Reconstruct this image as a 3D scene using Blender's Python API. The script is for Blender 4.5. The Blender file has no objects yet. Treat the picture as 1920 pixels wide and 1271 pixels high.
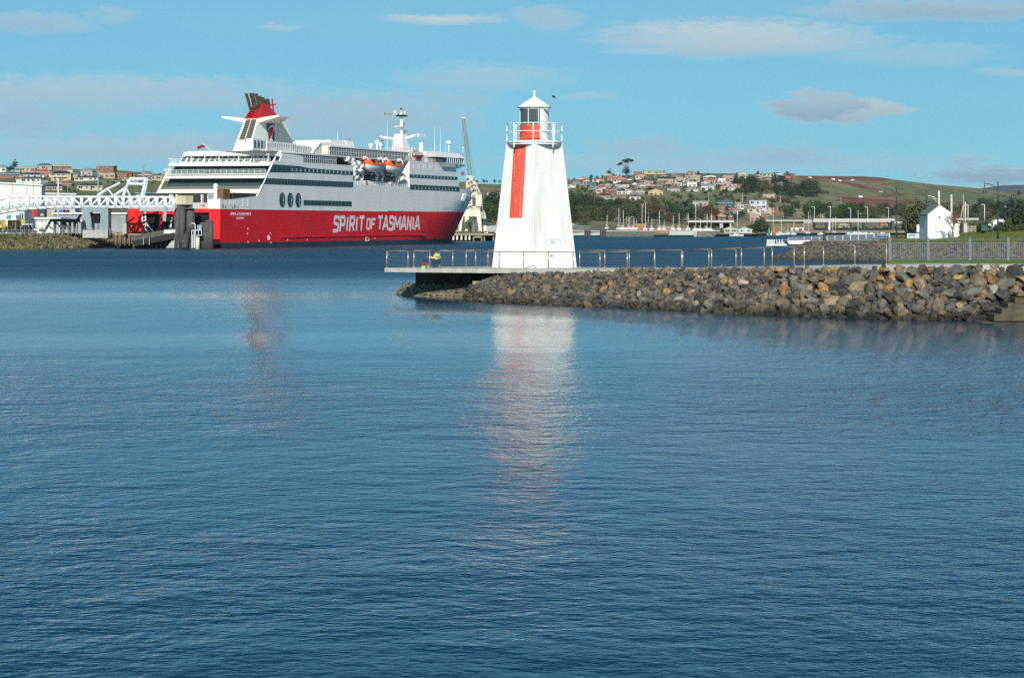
import bpy, math, random
from mathutils import Vector, Matrix, noise as mnoise
R=math.radians
random.seed(7)
scene=bpy.context.scene
COL=scene.collection
# ---------------------------------------------------------------- camera
F=3800.0; H=5.8; HY=424.0          # focal length in photo pixels, eye height, horizon row
cam=bpy.data.cameras.new('camera'); camo=bpy.data.objects.new('camera',cam); COL.objects.link(camo)
camo.location=(0,0,H); camo.rotation_euler=(R(90),0,0)
cam.sensor_width=36; cam.lens=F/1920*36; cam.shift_y=-(635.5-HY)/1920
cam.clip_start=0.5; cam.clip_end=60000
scene.camera=camo
# ---------------------------------------------------------------- light
SUN_EL=29; SUN_AZ=-3               # sun behind the camera, a little to the left
sun=bpy.data.lights.new('sun','SUN'); suno=bpy.data.objects.new('sun',sun); COL.objects.link(suno)
sun.energy=5.0; sun.angle=R(0.5); sun.color=(1.0,0.945,0.85)
ldir=Vector((math.sin(R(-SUN_AZ))*math.cos(R(SUN_EL)), math.cos(R(SUN_AZ))*math.cos(R(SUN_EL)), -math.sin(R(SUN_EL))))
suno.rotation_euler=ldir.to_track_quat('-Z','Y').to_euler(); suno.location=(0,-20,60)
scene.cycles.use_denoising=False
scene.view_settings.view_transform='Standard'; scene.view_settings.look='None'
scene.view_settings.exposure=0.0; scene.view_settings.gamma=1; scene.view_settings.use_curve_mapping=False
world=bpy.data.worlds.new('World'); scene.world=world; world.use_nodes=True
def build_world():
    nt=world.node_tree; N=nt.nodes; L=nt.links; N.clear()
    def node(t,**k):
        n=N.new(t)
        for a,b in k.items(): setattr(n,a,b)
        return n
    def m(op,a,b=None,c=None,clamp=False):
        n=node('ShaderNodeMath',operation=op,use_clamp=clamp)
        for i,v in enumerate((a,b,c)):
            if v is None: continue
            if isinstance(v,(int,float)): n.inputs[i].default_value=v
            else: L.new(v,n.inputs[i])
        return n.outputs[0]
    tc=node('ShaderNodeTexCoord'); sep=node('ShaderNodeSeparateXYZ'); L.new(tc.outputs['Generated'],sep.inputs[0])
    x,y,z=sep.outputs
    sky=node('ShaderNodeTexSky',sky_type='NISHITA',sun_disc=False,sun_elevation=R(SUN_EL),sun_rotation=R(180+SUN_AZ),
             altitude=0,air_density=1.0,dust_density=0.3,ozone_density=3.0)
    # read the sky a few degrees higher than the true direction: clear winter air
    z2=m('ADD',m('MAXIMUM',z,0.0),0.09)
    cmb=node('ShaderNodeCombineXYZ'); L.new(x,cmb.inputs[0]); L.new(y,cmb.inputs[1]); L.new(z2,cmb.inputs[2])
    nrm=node('ShaderNodeVectorMath',operation='NORMALIZE'); L.new(cmb.outputs[0],nrm.inputs[0]); L.new(nrm.outputs[0],sky.inputs[0])
    tint=node('ShaderNodeMix',data_type='RGBA',blend_type='MULTIPLY'); tint.inputs[0].default_value=1
    L.new(sky.outputs[0],tint.inputs[6]); tint.inputs[7].default_value=SKYTINT
    # clouds, laid out by direction on the sky (azimuth and height angle)
    ys=m('MAXIMUM',y,0.02)
    az=m('DIVIDE',x,ys); el=m('DIVIDE',z,ys)
    U=m('MULTIPLY_ADD',az,38.0,9.6); V=m('MULTIPLY_ADD',el,-38.0,4.24)
    cv=node('ShaderNodeCombineXYZ'); L.new(m('MULTIPLY',U,0.55),cv.inputs[0]); L.new(m('MULTIPLY',V,2.2),cv.inputs[1])
    n1=node('ShaderNodeTexNoise'); n1.inputs['Scale'].default_value=1.3; n1.inputs['Detail'].default_value=7; n1.inputs['Roughness'].default_value=0.55; L.new(cv.outputs[0],n1.inputs['Vector'])
    n2=node('ShaderNodeTexNoise'); n2.inputs['Scale'].default_value=5; n2.inputs['Detail'].default_value=5; n2.inputs['Roughness'].default_value=0.6; L.new(cv.outputs[0],n2.inputs['Vector'])
    w1=m('SUBTRACT',n1.outputs[0],0.5); w2=m('SUBTRACT',n2.outputs[0],0.5)
    Uw=m('MULTIPLY_ADD',w1,1.6,U); Vw=m('MULTIPLY_ADD',w1,0.36,m('MULTIPLY_ADD',w2,0.16,V))
    tot=None; shade=None
    for cx,cy,rx,ry,amt,sh in CLOUDS:
        a=m('DIVIDE',m('SUBTRACT',Uw,cx),rx); b=m('DIVIDE',m('SUBTRACT',Vw,cy),ry)
        d=m('SUBTRACT',1.0,m('ADD',m('MULTIPLY',a,a),m('MULTIPLY',b,b)))
        d=m('MULTIPLY',m('ADD',d,m('MULTIPLY',w2,1.4)),(1.6 if amt<0.79 else 2.0) if amt>=0.75 else 0.95,clamp=True)
        d=m('MULTIPLY',m('SMOOTH_MIN',d,1.0,0.3),min(0.95,amt*1.45))
        # the underside of a cloud is darker than its top
        s=m('MULTIPLY',d,m('MULTIPLY_ADD',b,0.35,sh))
        tot=d if tot is None else m('MAXIMUM',tot,d)
        shade=s if shade is None else m('MAXIMUM',shade,s)
    front=m('GREATER_THAN',y,0.02)
    # thin high cloud everywhere
    cirr=node('ShaderNodeTexNoise'); cirr.inputs['Scale'].default_value=1.0; cirr.inputs['Detail'].default_value=4
    mp=node('ShaderNodeCombineXYZ'); L.new(m('MULTIPLY',x,2.5),mp.inputs[0]); L.new(m('MULTIPLY',y,2.5),mp.inputs[1]); L.new(m('MULTIPLY',z,16),mp.inputs[2]); L.new(mp.outputs[0],cirr.inputs['Vector'])
    ci=m('MULTIPLY',m('SUBTRACT',cirr.outputs[0],0.50,clamp=True),0.7)
    tot=m('ADD',m('MULTIPLY',tot,front),ci,clamp=True)
    cc=node('ShaderNodeMix',data_type='RGBA'); L.new(m('MULTIPLY',shade,1.2,clamp=True),cc.inputs[0])
    cc.inputs[6].default_value=CLOUD_LIGHT; cc.inputs[7].default_value=CLOUD_DARK
    mx=node('ShaderNodeMix',data_type='RGBA'); L.new(tot,mx.inputs[0]); L.new(tint.outputs[2],mx.inputs[6]); L.new(cc.outputs[2],mx.inputs[7])
    bg=node('ShaderNodeBackground'); bg.inputs[1].default_value=SKYSTR; L.new(mx.outputs[2],bg.inputs[0])
    out=node('ShaderNodeOutputWorld'); L.new(bg.outputs[0],out.inputs[0])
HAZE=0.00003
SKYSTR=0.112
SKYTINT=(0.56,0.97,0.94,1)
CLOUD_LIGHT=(5.0,6.1,6.6,1); CLOUD_DARK=(2.8,4.05,5.0,1)
# cx,cy,rx,ry in hundredths of the photo grid (direction angles), strength, darkness
CLOUDS=[(13.9,0.72,3.1,0.42,0.66,0.12),(15.35,2.0,1.0,0.34,0.80,0.62),(16.1,2.1,0.95,0.30,0.80,0.30),(17.6,0.2,3.0,0.26,0.6,0.8),
 (8.4,0.38,1.25,0.11,0.62,0.0),(10.2,0.33,0.7,0.28,0.35,0.6),(9.0,1.45,1.9,0.33,0.35,0.25),(8.5,1.85,1.0,0.16,0.35,0.6),
 (1.5,1.75,5.0,0.42,0.50,0.25),(0.3,2.25,1.4,0.5,0.45,0.7),(0.6,0.42,1.2,0.25,0.45,0.75),(2.1,0.3,0.5,0.2,0.3,0.7),
 (6.7,2.2,2.6,0.6,0.52,0.5),(3.0,2.8,4.5,0.35,0.5,0.2),(13.5,3.05,5.5,0.25,0.35,0.2),(17.0,1.0,2.2,0.3,0.25,0.1),(12.0,2.75,1.2,0.26,0.40,0.5),(14.7,2.95,1.4,0.28,0.45,0.75),
 (18.0,3.0,0.7,0.18,0.45,0.85),(18.7,3.3,1.8,0.26,0.66,1.0),(12.5,0.95,1.6,0.12,0.4,0.0),(18.9,1.36,0.6,0.1,0.35,0.1),
 (5.4,0.52,0.6,0.08,0.3,0.0),(10.9,1.8,0.9,0.1,0.3,0.2)]

build_world()
# ---------------------------------------------------------------- helpers
def P(px,py,D): return Vector(((px-960)/F*D, D, H+(HY-py)/F*D))
def X(px,D): return (px-960)/F*D
def PXof(x,y): return 960+F*x/max(y,1)
def PYof(z,y): return HY-(z-H)/y*F
MATS={}
def mat(name,col,rough=0.6,metal=0.0,var=0.12,scale=3.0,bump=0.0,spec=0.4,stain=None,emis=None,bscale=None):
    if name in MATS: return MATS[name]
    m=bpy.data.materials.new(name); m.use_nodes=True; nt=m.node_tree; b=nt.nodes['Principled BSDF']
    b.inputs['Roughness'].default_value=rough; b.inputs['Metallic'].default_value=metal; b.inputs['Specular IOR Level'].default_value=spec
    c=(*col,1)
    if var or stain:
        tc=nt.nodes.new('ShaderNodeTexCoord'); n=nt.nodes.new('ShaderNodeTexNoise'); n.inputs['Scale'].default_value=scale; n.inputs['Detail'].default_value=6; n.inputs['Roughness'].default_value=0.62
        nt.links.new(tc.outputs['Object'],n.inputs['Vector'])
        r=nt.nodes.new('ShaderNodeMapRange'); r.inputs[1].default_value=0.3; r.inputs[2].default_value=0.7; nt.links.new(n.outputs[0],r.inputs[0])
        mx=nt.nodes.new('ShaderNodeMix'); mx.data_type='RGBA'; nt.links.new(r.outputs[0],mx.inputs[0])
        mx.inputs[6].default_value=(*[v*(1-var) for v in col],1); mx.inputs[7].default_value=(*[min(1,v*(1+var)) for v in col],1)
        res=mx.outputs[2]
        if stain:      # (colour, amount, scale) vertical streaks of rust or grime
            mp=nt.nodes.new('ShaderNodeMapping'); mp.inputs['Scale'].default_value=(stain[2],stain[2],stain[2]*0.12); nt.links.new(tc.outputs['Object'],mp.inputs[0])
            n3=nt.nodes.new('ShaderNodeTexNoise'); n3.inputs['Scale'].default_value=1; n3.inputs['Detail'].default_value=5; nt.links.new(mp.outputs[0],n3.inputs['Vector'])
            r3=nt.nodes.new('ShaderNodeMapRange'); r3.inputs[1].default_value=0.55; r3.inputs[2].default_value=0.75; r3.inputs[4].default_value=stain[1]; nt.links.new(n3.outputs[0],r3.inputs[0])
            m3=nt.nodes.new('ShaderNodeMix'); m3.data_type='RGBA'; nt.links.new(r3.outputs[0],m3.inputs[0]); nt.links.new(res,m3.inputs[6]); m3.inputs[7].default_value=(*stain[0],1); res=m3.outputs[2]
        nt.links.new(res,b.inputs['Base Color'])
        if bump:
            n4=nt.nodes.new('ShaderNodeTexNoise'); n4.inputs['Scale'].default_value=bscale or scale*4; n4.inputs['Detail'].default_value=6; nt.links.new(tc.outputs['Object'],n4.inputs['Vector'])
            bp=nt.nodes.new('ShaderNodeBump'); bp.inputs['Strength'].default_value=bump; bp.inputs['Distance'].default_value=0.05; nt.links.new(n4.outputs[0],bp.inputs['Height']); nt.links.new(bp.outputs[0],b.inputs['Normal'])
    else: b.inputs['Base Color'].default_value=c
    if emis: b.inputs['Emission Color'].default_value=(*emis,1); b.inputs['Emission Strength'].default_value=1
    MATS[name]=m; return m
def s2l(r,g,b):
    return tuple((v/255/12.92 if v/255<=0.04045 else ((v/255+0.055)/1.055)**2.4) for v in (r,g,b))
class MB:
    def __init__(s): s.v=[]; s.f=[]; s.m=[]; s.cur=0
    def face(s,*pts):
        b=len(s.v); s.v+= [tuple(p) for p in pts]; s.f.append(tuple(range(b,b+len(pts)))); s.m.append(s.cur)
    def box(s,x0,x1,y0,y1,z0,z1,rot=0,about=None):
        b=len(s.v); pts=[(x,y,z) for z in (z0,z1) for y in (y0,y1) for x in (x0,x1)]
        if rot:
            cx,cy=about or ((x0+x1)/2,(y0+y1)/2); c,sn=math.cos(rot),math.sin(rot)
            pts=[(cx+(x-cx)*c-(y-cy)*sn, cy+(x-cx)*sn+(y-cy)*c, z) for x,y,z in pts]
        s.v+=pts
        for f in ((0,2,3,1),(4,5,7,6),(0,1,5,4),(2,6,7,3),(0,4,6,2),(1,3,7,5)): s.f.append(tuple(b+i for i in f)); s.m.append(s.cur)
        return s
    def hexa(s,bot,top):
        b=len(s.v); s.v+=[tuple(p) for p in bot]+[tuple(p) for p in top]; n=len(bot)
        s.f.append(tuple(b+i for i in range(n))[::-1]); s.m.append(s.cur); s.f.append(tuple(b+n+i for i in range(n))); s.m.append(s.cur)
        for i in range(n):
            j=(i+1)%n; s.f.append((b+i,b+j,b+n+j,b+n+i)); s.m.append(s.cur)
        return s
    def prism(s,poly,d):       # polygon (3-D points) extruded by vector d
        d=Vector(d); return s.hexa([Vector(p) for p in poly],[Vector(p)+d for p in poly])
    def tube(s,p0,p1,r0,n=6,r1=None,cap=True):
        p0=Vector(p0);p1=Vector(p1); r1=r0 if r1 is None else r1
        ax=(p1-p0); 
        if ax.length<1e-6: return s
        ax.normalize(); u=ax.orthogonal().normalized(); w=ax.cross(u); b=len(s.v)
        for p,r in((p0,r0),(p1,r1)):
            for i in range(n):
                a=2*math.pi*i/n+math.pi/n; s.v.append(tuple(p+u*(r*math.cos(a))+w*(r*math.sin(a))))
        for i in range(n):
            j=(i+1)%n; s.f.append((b+i,b+j,b+n+j,b+n+i)); s.m.append(s.cur)
        if cap:
            s.f.append(tuple(b+i for i in range(n))[::-1]); s.m.append(s.cur); s.f.append(tuple(b+n+i for i in range(n))); s.m.append(s.cur)
        return s
    def bar(s,p0,p1,w,t=None):  # square bar
        return s.tube(p0,p1,w*0.707,4)
    def path(s,pts,r,n=6):
        for a,b in zip(pts,pts[1:]): s.tube(a,b,r,n)
        return s
    def lathe(s,cx,cy,prof,n=16,a0=0,a1=2*math.pi):
        b=len(s.v); full=abs(a1-a0-2*math.pi)<1e-6; k=n if full else n+1
        for r,z in prof:
            for i in range(k):
                a=a0+(a1-a0)*i/n; s.v.append((cx+r*math.cos(a),cy+r*math.sin(a),z))
        for q in range(len(prof)-1):
            for i in range(n):
                j=(i+1)%k if full else i+1
                s.f.append((b+q*k+i,b+q*k+j,b+(q+1)*k+j,b+(q+1)*k+i)); s.m.append(s.cur)
        return s
    def sphere(s,c,r,n=10,sz=1.0):
        prof=[(max(1e-3,r*math.sin(math.pi*i/(n//2+1))),c[2]-r*sz*math.cos(math.pi*i/(n//2+1))) for i in range(n//2+2)]
        return s.lathe(c[0],c[1],prof,n)
    def grid(s,rows):
        b=len(s.v); w=len(rows[0])
        for r in rows: s.v+=[tuple(p) for p in r]
        for i in range(len(rows)-1):
            for j in range(w-1):
                s.f.append((b+i*w+j,b+i*w+j+1,b+(i+1)*w+j+1,b+(i+1)*w+j)); s.m.append(s.cur)
        return s
    def mesh(s,name,mats,smooth=False,off=(0,0,0)):
        me=bpy.data.meshes.new(name); ox,oy,oz=off
        me.from_pydata([(x-ox,y-oy,z-oz) for x,y,z in s.v],[],s.f)
        if not isinstance(mats,(list,tuple)): mats=[mats]
        for q in mats: me.materials.append(q)
        if len(mats)>1: me.polygons.foreach_set('material_index',s.m)
        if smooth: me.shade_smooth()
        me.update(); return me
    def build(s,name,mats,parent=None,smooth=False,kind=None,local=False):
        off=(0,0,0)
        if parent is not None and not local: off=tuple(parent['_w']) if '_w' in parent else (0,0,0)
        me=s.mesh(name,mats,smooth,off); return link(name,me,parent,kind)
def link(name,me,parent=None,kind=None):
    o=bpy.data.objects.new(name,me); COL.objects.link(o)
    if parent is not None: o.parent=parent
    if kind: o['kind']=kind
    return o
THINGS=[]
def tag(o,label,cat,group=None):
    o['label']=label; o['category']=cat
    if group: o['group']=group
    THINGS.append(o); return o
def thing(name,label,cat,loc,rot=0,group=None):
    """Empty at the thing's base; children built in world coordinates (rot==0) or local ones"""
    o=bpy.data.objects.new(name,None); COL.objects.link(o); o.location=loc; o.rotation_euler=(0,0,rot); o.empty_display_size=0.5
    o['_w']=tuple(loc); return tag(o,label,cat,group)
def struct(name,mb,m,smooth=False): return mb.build(name,m,None,smooth,'structure')
def sub(o): # mark sub-part parent offset
    return o
def kids(o): return [c for c in COL.objects if c.parent is o]
def copy_thing(src,children,loc,rot,label,cat=None,scale=None,name=None):
    r=src.copy(); COL.objects.link(r); r.location=loc; r.rotation_euler=(0,0,rot)
    if scale: r.scale=scale
    r['label']=label
    if cat: r['category']=cat
    THINGS.append(r)
    for ch in children:
        c=ch.copy(); COL.objects.link(c); c.parent=r
    return r
def text_obj(name,body,m,height,width=None,extrude=0.03,bold=0.0,matrix=None,parent=None,space=1.0,shear=0.0):
    cu=bpy.data.curves.new(name,'FONT'); cu.body=body; cu.size=1; cu.extrude=0.0; cu.offset=bold; cu.space_character=space; cu.shear=shear; cu.resolution_u=2
    o=bpy.data.objects.new('tmp',cu); COL.objects.link(o)
    bpy.context.view_layer.update(); dg=bpy.context.evaluated_depsgraph_get()
    me=bpy.data.meshes.new_from_object(o.evaluated_get(dg)); bpy.data.objects.remove(o)
    xs=[v.co.x for v in me.vertices]; ys=[v.co.y for v in me.vertices]
    x0,x1,y0,y1=min(xs),max(xs),min(ys),max(ys); sy=height/(y1-y0); sx=(width/(x1-x0)) if width else sy
    for v in me.vertices: v.co=((v.co.x-x0)*sx,(v.co.y-y0)*sy,0)
    import bmesh
    bm=bmesh.new(); bm.from_mesh(me); r=bmesh.ops.extrude_face_region(bm,geom=bm.faces[:]); 
    bmesh.ops.translate(bm,vec=(0,0,extrude),verts=[g for g in r['geom'] if isinstance(g,bmesh.types.BMVert)]); bm.to_mesh(me); bm.free()
    me.name=name; me.materials.clear(); me.materials.append(m)
    if matrix is not None: me.transform(matrix)
    return link(name,me,parent)
def lerp(a,b,t): return a+(b-a)*t
def table(tb,x):
    if x<=tb[0][0]: return tb[0][1]
    for (a,b),(c,d) in zip(tb,tb[1:]):
        if x<=c: return b+(d-b)*(x-a)/(c-a)
    return tb[-1][1]
# shared materials
white=mat('white_paint',(0.80,0.80,0.77),0.45,var=0.04,scale=2)
cream=mat('cream_paint',(0.74,0.68,0.52),0.5,var=0.06,scale=1)
steelw=mat('white_steel',(0.70,0.73,0.74),0.45,var=0.06)
greyst=mat('grey_steel',(0.26,0.31,0.34),0.45,var=0.12,scale=2)
darkst=mat('dark_steel',(0.055,0.055,0.055),0.6,var=0.3,scale=2)
concrete=mat('concrete',(0.40,0.385,0.34),0.85,var=0.18,scale=1.5,bump=0.3,stain=((0.16,0.15,0.12),0.5,2.0))
darkglass=mat('dark_glass',(0.012,0.03,0.035),0.12,var=0,spec=0.7)
black=mat('black_void',(0.006,0.006,0.007),0.9,var=0)
stainless=mat('stainless_steel',(0.46,0.40,0.32),0.32,metal=0.55,var=0.1,scale=6)
wood=mat('weathered_timber',(0.17,0.12,0.075),0.85,var=0.3,scale=3)
blackrub=mat('black_rubber',(0.02,0.02,0.02),0.8,var=0.2)
# ================================================================ water, terrain
def build_water():
    m=bpy.data.materials.new('river_water'); m.use_nodes=True; nt=m.node_tree; N=nt.nodes; L=nt.links; b=N['Principled BSDF']
    b.inputs['Base Color'].default_value=(0.001,0.032,0.066,1); b.inputs['Roughness'].default_value=0.10; b.inputs['IOR'].default_value=1.333
    geo=N.new('ShaderNodeNewGeometry')
    def mt(op,a,bb=None,clamp=False):
        n=N.new('ShaderNodeMath'); n.operation=op; n.use_clamp=clamp
        for i,v in enumerate((a,bb)):
            if v is None: continue
            if isinstance(v,(int,float)): n.inputs[i].default_value=v
            else: L.new(v,n.inputs[i])
        return n.outputs[0]
    def noise(sx,sy,rot,sc,det,ro,off=(0,0)):
        ad=N.new('ShaderNodeVectorMath'); ad.operation='ADD'; L.new(geo.outputs['Position'],ad.inputs[0]); ad.inputs[1].default_value=(off[0],off[1],0)
        n=N.new('ShaderNodeMapping'); n.inputs['Scale'].default_value=(sx,sy,1); n.inputs['Rotation'].default_value=(0,0,rot); L.new(ad.outputs[0],n.inputs[0])
        q=N.new('ShaderNodeTexNoise'); q.noise_dimensions='2D'; q.inputs['Scale'].default_value=sc; q.inputs['Detail'].default_value=det; q.inputs['Roughness'].default_value=ro; L.new(n.outputs[0],q.inputs['Vector']); return q.outputs[0]
    E=0.03
    def height(off):      # surface height in metres: short wavelets, ripples and a longer chop
        h=None
        for amp,sx,sy,rot,sc,det,ro in WAVES:
            v=mt('MULTIPLY',noise(sx,sy,rot,sc,det,ro,off),amp); h=v if h is None else mt('ADD',h,v)
        return h
    h0,hx,hy=height((0,0)),height((E,0)),height((0,E))
    sx_=mt('DIVIDE',mt('SUBTRACT',hx,h0),E); sy_=mt('DIVIDE',mt('SUBTRACT',hy,h0),E)
    # wind patches: ruffled and calm water alternate in long streaks, calmer in the lee of the breakwater
    pt=noise(0.006,0.035,0.02,1.0,4,0.55)
    r=N.new('ShaderNodeMapRange'); r.inputs[1].default_value=0.40; r.inputs[2].default_value=0.60; r.inputs[3].default_value=0.6; r.inputs[4].default_value=1.2; L.new(pt,r.inputs[0])
    sp=N.new('ShaderNodeSeparateXYZ'); L.new(geo.outputs['Position'],sp.inputs[0])
    jit=mt('MULTIPLY',mt('SUBTRACT',noise(0.03,0.05,0,1.0,4,0.55),0.5),34.0); yy=mt('ADD',sp.outputs[1],jit)
    def rng(a,b_,c,d):
        n=N.new('ShaderNodeMapRange'); n.interpolation_type='SMOOTHSTEP'; n.inputs[1].default_value=a; n.inputs[2].default_value=b_; n.inputs[3].default_value=c; n.inputs[4].default_value=d; L.new(yy,n.inputs[0]); return n.outputs[0]
    # a slick of calm water lies off the tip of the breakwater
    ex=mt('DIVIDE',mt('SUBTRACT',mt('ADD',sp.outputs[0],mt('MULTIPLY',jit,0.15)),SLICK[0]),SLICK[2]); ey=mt('DIVIDE',mt('SUBTRACT',mt('ADD',sp.outputs[1],mt('MULTIPLY',jit,0.12)),SLICK[1]),SLICK[3])
    sl=mt('SUBTRACT',1.0,mt('MULTIPLY',mt('SUBTRACT',1.0,mt('ADD',mt('MULTIPLY',ex,ex),mt('MULTIPLY',ey,ey)),True),0.45),True)
    st=mt('MULTIPLY',mt('MULTIPLY',r.outputs[0],sl),mt('ADD',rng(40,125,WST[0],WST[1]),rng(165,250,0.0,WST[2])))
    nx=mt('MULTIPLY',mt('MULTIPLY',sx_,st),-0.6); ny0=mt('MULTIPLY',mt('MULTIPLY',sy_,st),-1.0)   # leading faces steep, backs gentle: wind waves running in
    ny=mt('SUBTRACT',mt('ADD',mt('MINIMUM',ny0,0.0),mt('MULTIPLY',mt('MAXIMUM',ny0,0.0),rng(30,62,0.12,0.025))),mt('MULTIPLY',mt('MULTIPLY',r.outputs[0],sl),mt('ADD',rng(50,110,LEAN[0],LEAN[1]),rng(165,260,0.0,LEAN[2]))))
    cv=N.new('ShaderNodeCombineXYZ'); L.new(nx,cv.inputs[0]); L.new(ny,cv.inputs[1]); cv.inputs[2].default_value=1
    rg1=N.new('ShaderNodeMapRange'); rg1.interpolation_type='SMOOTHSTEP'; rg1.inputs[1].default_value=110; rg1.inputs[2].default_value=330; rg1.inputs[3].default_value=0.045; rg1.inputs[4].default_value=0.38; L.new(sp.outputs[1],rg1.inputs[0]); L.new(rg1.outputs[0],b.inputs['Roughness'])
    nm=N.new('ShaderNodeVectorMath'); nm.operation='NORMALIZE'; L.new(cv.outputs[0],nm.inputs[0]); L.new(nm.outputs[0],b.inputs['Normal'])
    mb=MB(); mb.grid([[(x,y,0) for x in (-14000,-3000,-600,-100,0,100,600,3000,14000)] for y in (-3000,-200,0,100,300,800,1500,4000,16000)])
    struct('river_water',mb,m)
SLICK=(-18.5,169,11,9)
WST=(2.2,0.62,0.5)
LEAN=(0.0,0.018,0.06)   # wavelets run in to this shore: their steeper leading faces look south
WAVES=[(0.060,0.75,1.0,0.15,2.0,2,0.55),(0.034,0.8,1.0,-0.2,6.0,3,0.6),(0.05,0.7,1.0,-0.1,0.9,1,0.5),(0.12,0.9,1.0,0.5,0.25,2,0.5)]
build_water()
SKYL=[(-900,335),(0,323),(60,319),(200,317),(300,327),(400,330),(600,335),(860,344),(930,346),(1060,340),(1130,334),(1200,326),(1300,325),(1400,326),(1470,331),(1500,329.5),(1560,330.5),(1620,331),(1650,333),(1665,335),(1700,340),(1760,347),(1800,350),(1850,355),(1920,363),(2100,380),(2900,405)]
DS=[(-900,880),(330,880),(700,900),(860,930),(960,1165),(1415,1165),(1450,1400),(2900,1400)]
DC=[(-900,1500),(340,1500),(900,1750),(1100,1900),(1450,1950),(1600,2300),(2900,2600)]
ZS=[(-900,3.4),(800,3.4),(950,1.6),(2900,1.6)]
def hill_par(px):
    ds=table(DS,px); dc=table(DC,px); zs=table(ZS,px); ys=HY-(zs-H)/ds*F; return ds,dc,ys,table(SKYL,px)
def hill_z(x,y):
    px=PXof(x,y); ds,dc,ys,sk=hill_par(px)
    t=(y-ds)/(dc-ds)
    if t<0: return table(ZS,px)+t*12
    if t<=1: yy=lerp(ys,sk,t**0.9); return H+(HY-yy)/F*y
    return H+(HY-sk)/F*dc-(y-dc)*0.06
def hill_D(px,py):
    ds,dc,ys,sk=hill_par(px); t=max(0.0,min(1.0,(ys-py)/(ys-sk)))**(1/0.9); return lerp(ds,dc,t)
def hill_mat():
    m=bpy.data.materials.new('hill_grass'); m.use_nodes=True; nt=m.node_tree; b=nt.nodes['Principled BSDF']; b.inputs['Roughness'].default_value=0.95; b.inputs['Specular IOR Level'].default_value=0.1
    at=nt.nodes.new('ShaderNodeAttribute'); at.attribute_name='Col'
    tc=nt.nodes.new('ShaderNodeTexCoord'); n=nt.nodes.new('ShaderNodeTexNoise'); n.inputs['Scale'].default_value=0.05; n.inputs['Detail'].default_value=9; n.inputs['Roughness'].default_value=0.7; nt.links.new(tc.outputs['Object'],n.inputs['Vector'])
    r=nt.nodes.new('ShaderNodeMapRange'); r.inputs[1].default_value=0.3; r.inputs[2].default_value=0.7; r.inputs[3].default_value=0.55; r.inputs[4].default_value=1.4; nt.links.new(n.outputs[0],r.inputs[0])
    mx=nt.nodes.new('ShaderNodeVectorMath'); mx.operation='SCALE'; nt.links.new(at.outputs['Color'],mx.inputs[0]); nt.links.new(r.outputs[0],mx.inputs['Scale']); nt.links.new(mx.outputs[0],b.inputs['Base Color'])
    return m
def soil(px,py):
    """red ploughed soil on the bare hill, as a place on the slope"""
    n=mnoise.noise(Vector((px*0.03,py*0.15,3.1))); n2=mnoise.noise(Vector((px*0.12,py*0.4,9.1)))
    w=n*0.7+n2*0.5
    def band(x0,y0,x1,y1,h):
        if px<x0-6 or px>x1+6: return 0
        yc=lerp(y0,y1,(px-x0)/(x1-x0)); e=min(1,(px-x0+6)/20,(x1+6-px)/20); return max(0,1-abs(py-yc)/(h*max(0.15,e)*(1+0.5*w)))
    v=max(band(1495,331,1675,335,5.5),band(1560,338,1665,359,3.0),band(1498,337,1560,341,1.5),band(1575,376,1720,380,7.5),band(1640,348,1690,344,1.6),band(1640,367,1700,366,2.5))
    return min(1,v*2.5)
def build_hill():
    mb=MB(); rows=[]; cols=[]
    pxs=[-900+i*40 for i in range(22)]+[-20+i*5 for i in range(400)]+[1980+i*60 for i in range(16)]
    ts=[-0.04,-0.01,0]+[i/70 for i in range(1,71)]+[1.05,1.2,1.6]
    C=[]
    for t in ts:
        row=[]
        for px in pxs:
            ds,dc,ys,sk=hill_par(px); D=lerp(ds,dc,t); x=X(px,D); z=hill_z(x,D)
            if 0<t<1: z+=mnoise.noise(Vector((x*0.012,D*0.012,0)))*2.2*min(1,t*4)*min(1,(1-t)*4+0.2)
            row.append((x,D,z))
            py=lerp(ys,sk,max(0,min(1,t))**0.9)
            n=mnoise.fractal(Vector((x*0.006,D*0.006,1.7)),1.0,2.0,4)
            g=Vector((0.125,0.155,0.065)); br=Vector((0.24,0.205,0.12)); dk=Vector((0.05,0.065,0.035)); rd=Vector((0.20,0.06,0.045))
            k=0.38+n*0.6
            if 1470<px<1680: k=0.72+n*0.7-0.25*max(0,min(1,(1520-px)/40))
            elif px>=1680: k=0.38-0.2*(px-1680)/250+n*0.5
            if px<360: k=0.15+n*0.4
            if py>392 and px>900: k+=0.3
            c=g.lerp(br,max(0,min(1,k)))
            if px>1000 and px<1480 and py<352: c=c.lerp(Vector((0.13,0.12,0.085)),0.5)
            if px>1470: c=c.lerp(rd,soil(px,py)*.85)
            C.append((*c,1))
        rows.append(row)
    mb.grid(rows); o=struct('hillside',mb,hill_mat(),True)
    ca=o.data.color_attributes.new('Col','FLOAT_COLOR','POINT')
    for i,c in enumerate(C): ca.data[i].color=c
build_hill()
# far ridge, blue with distance
mb=MB(); rows=[]
for k,(D,f) in enumerate(((13000,0),(14000,1),(15500,0.6))):
    rows.append([(X(px,D),D,-1 if f==0 else max(3,(HY-(table([(-800,400),(1700,380),(1790,360),(1840,351),(1880,346),(1930,345),(2100,350),(2600,372)],px)+2.2*mnoise.noise(Vector((px*0.03,0,0)))))/F*D*f)) for px in range(-800,2700,20)])
mb.grid(rows); struct('distant_ridge',mb,mat('ridge_forest',(0.05,0.065,0.05),0.95,var=0.2,scale=0.002),True)

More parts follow.
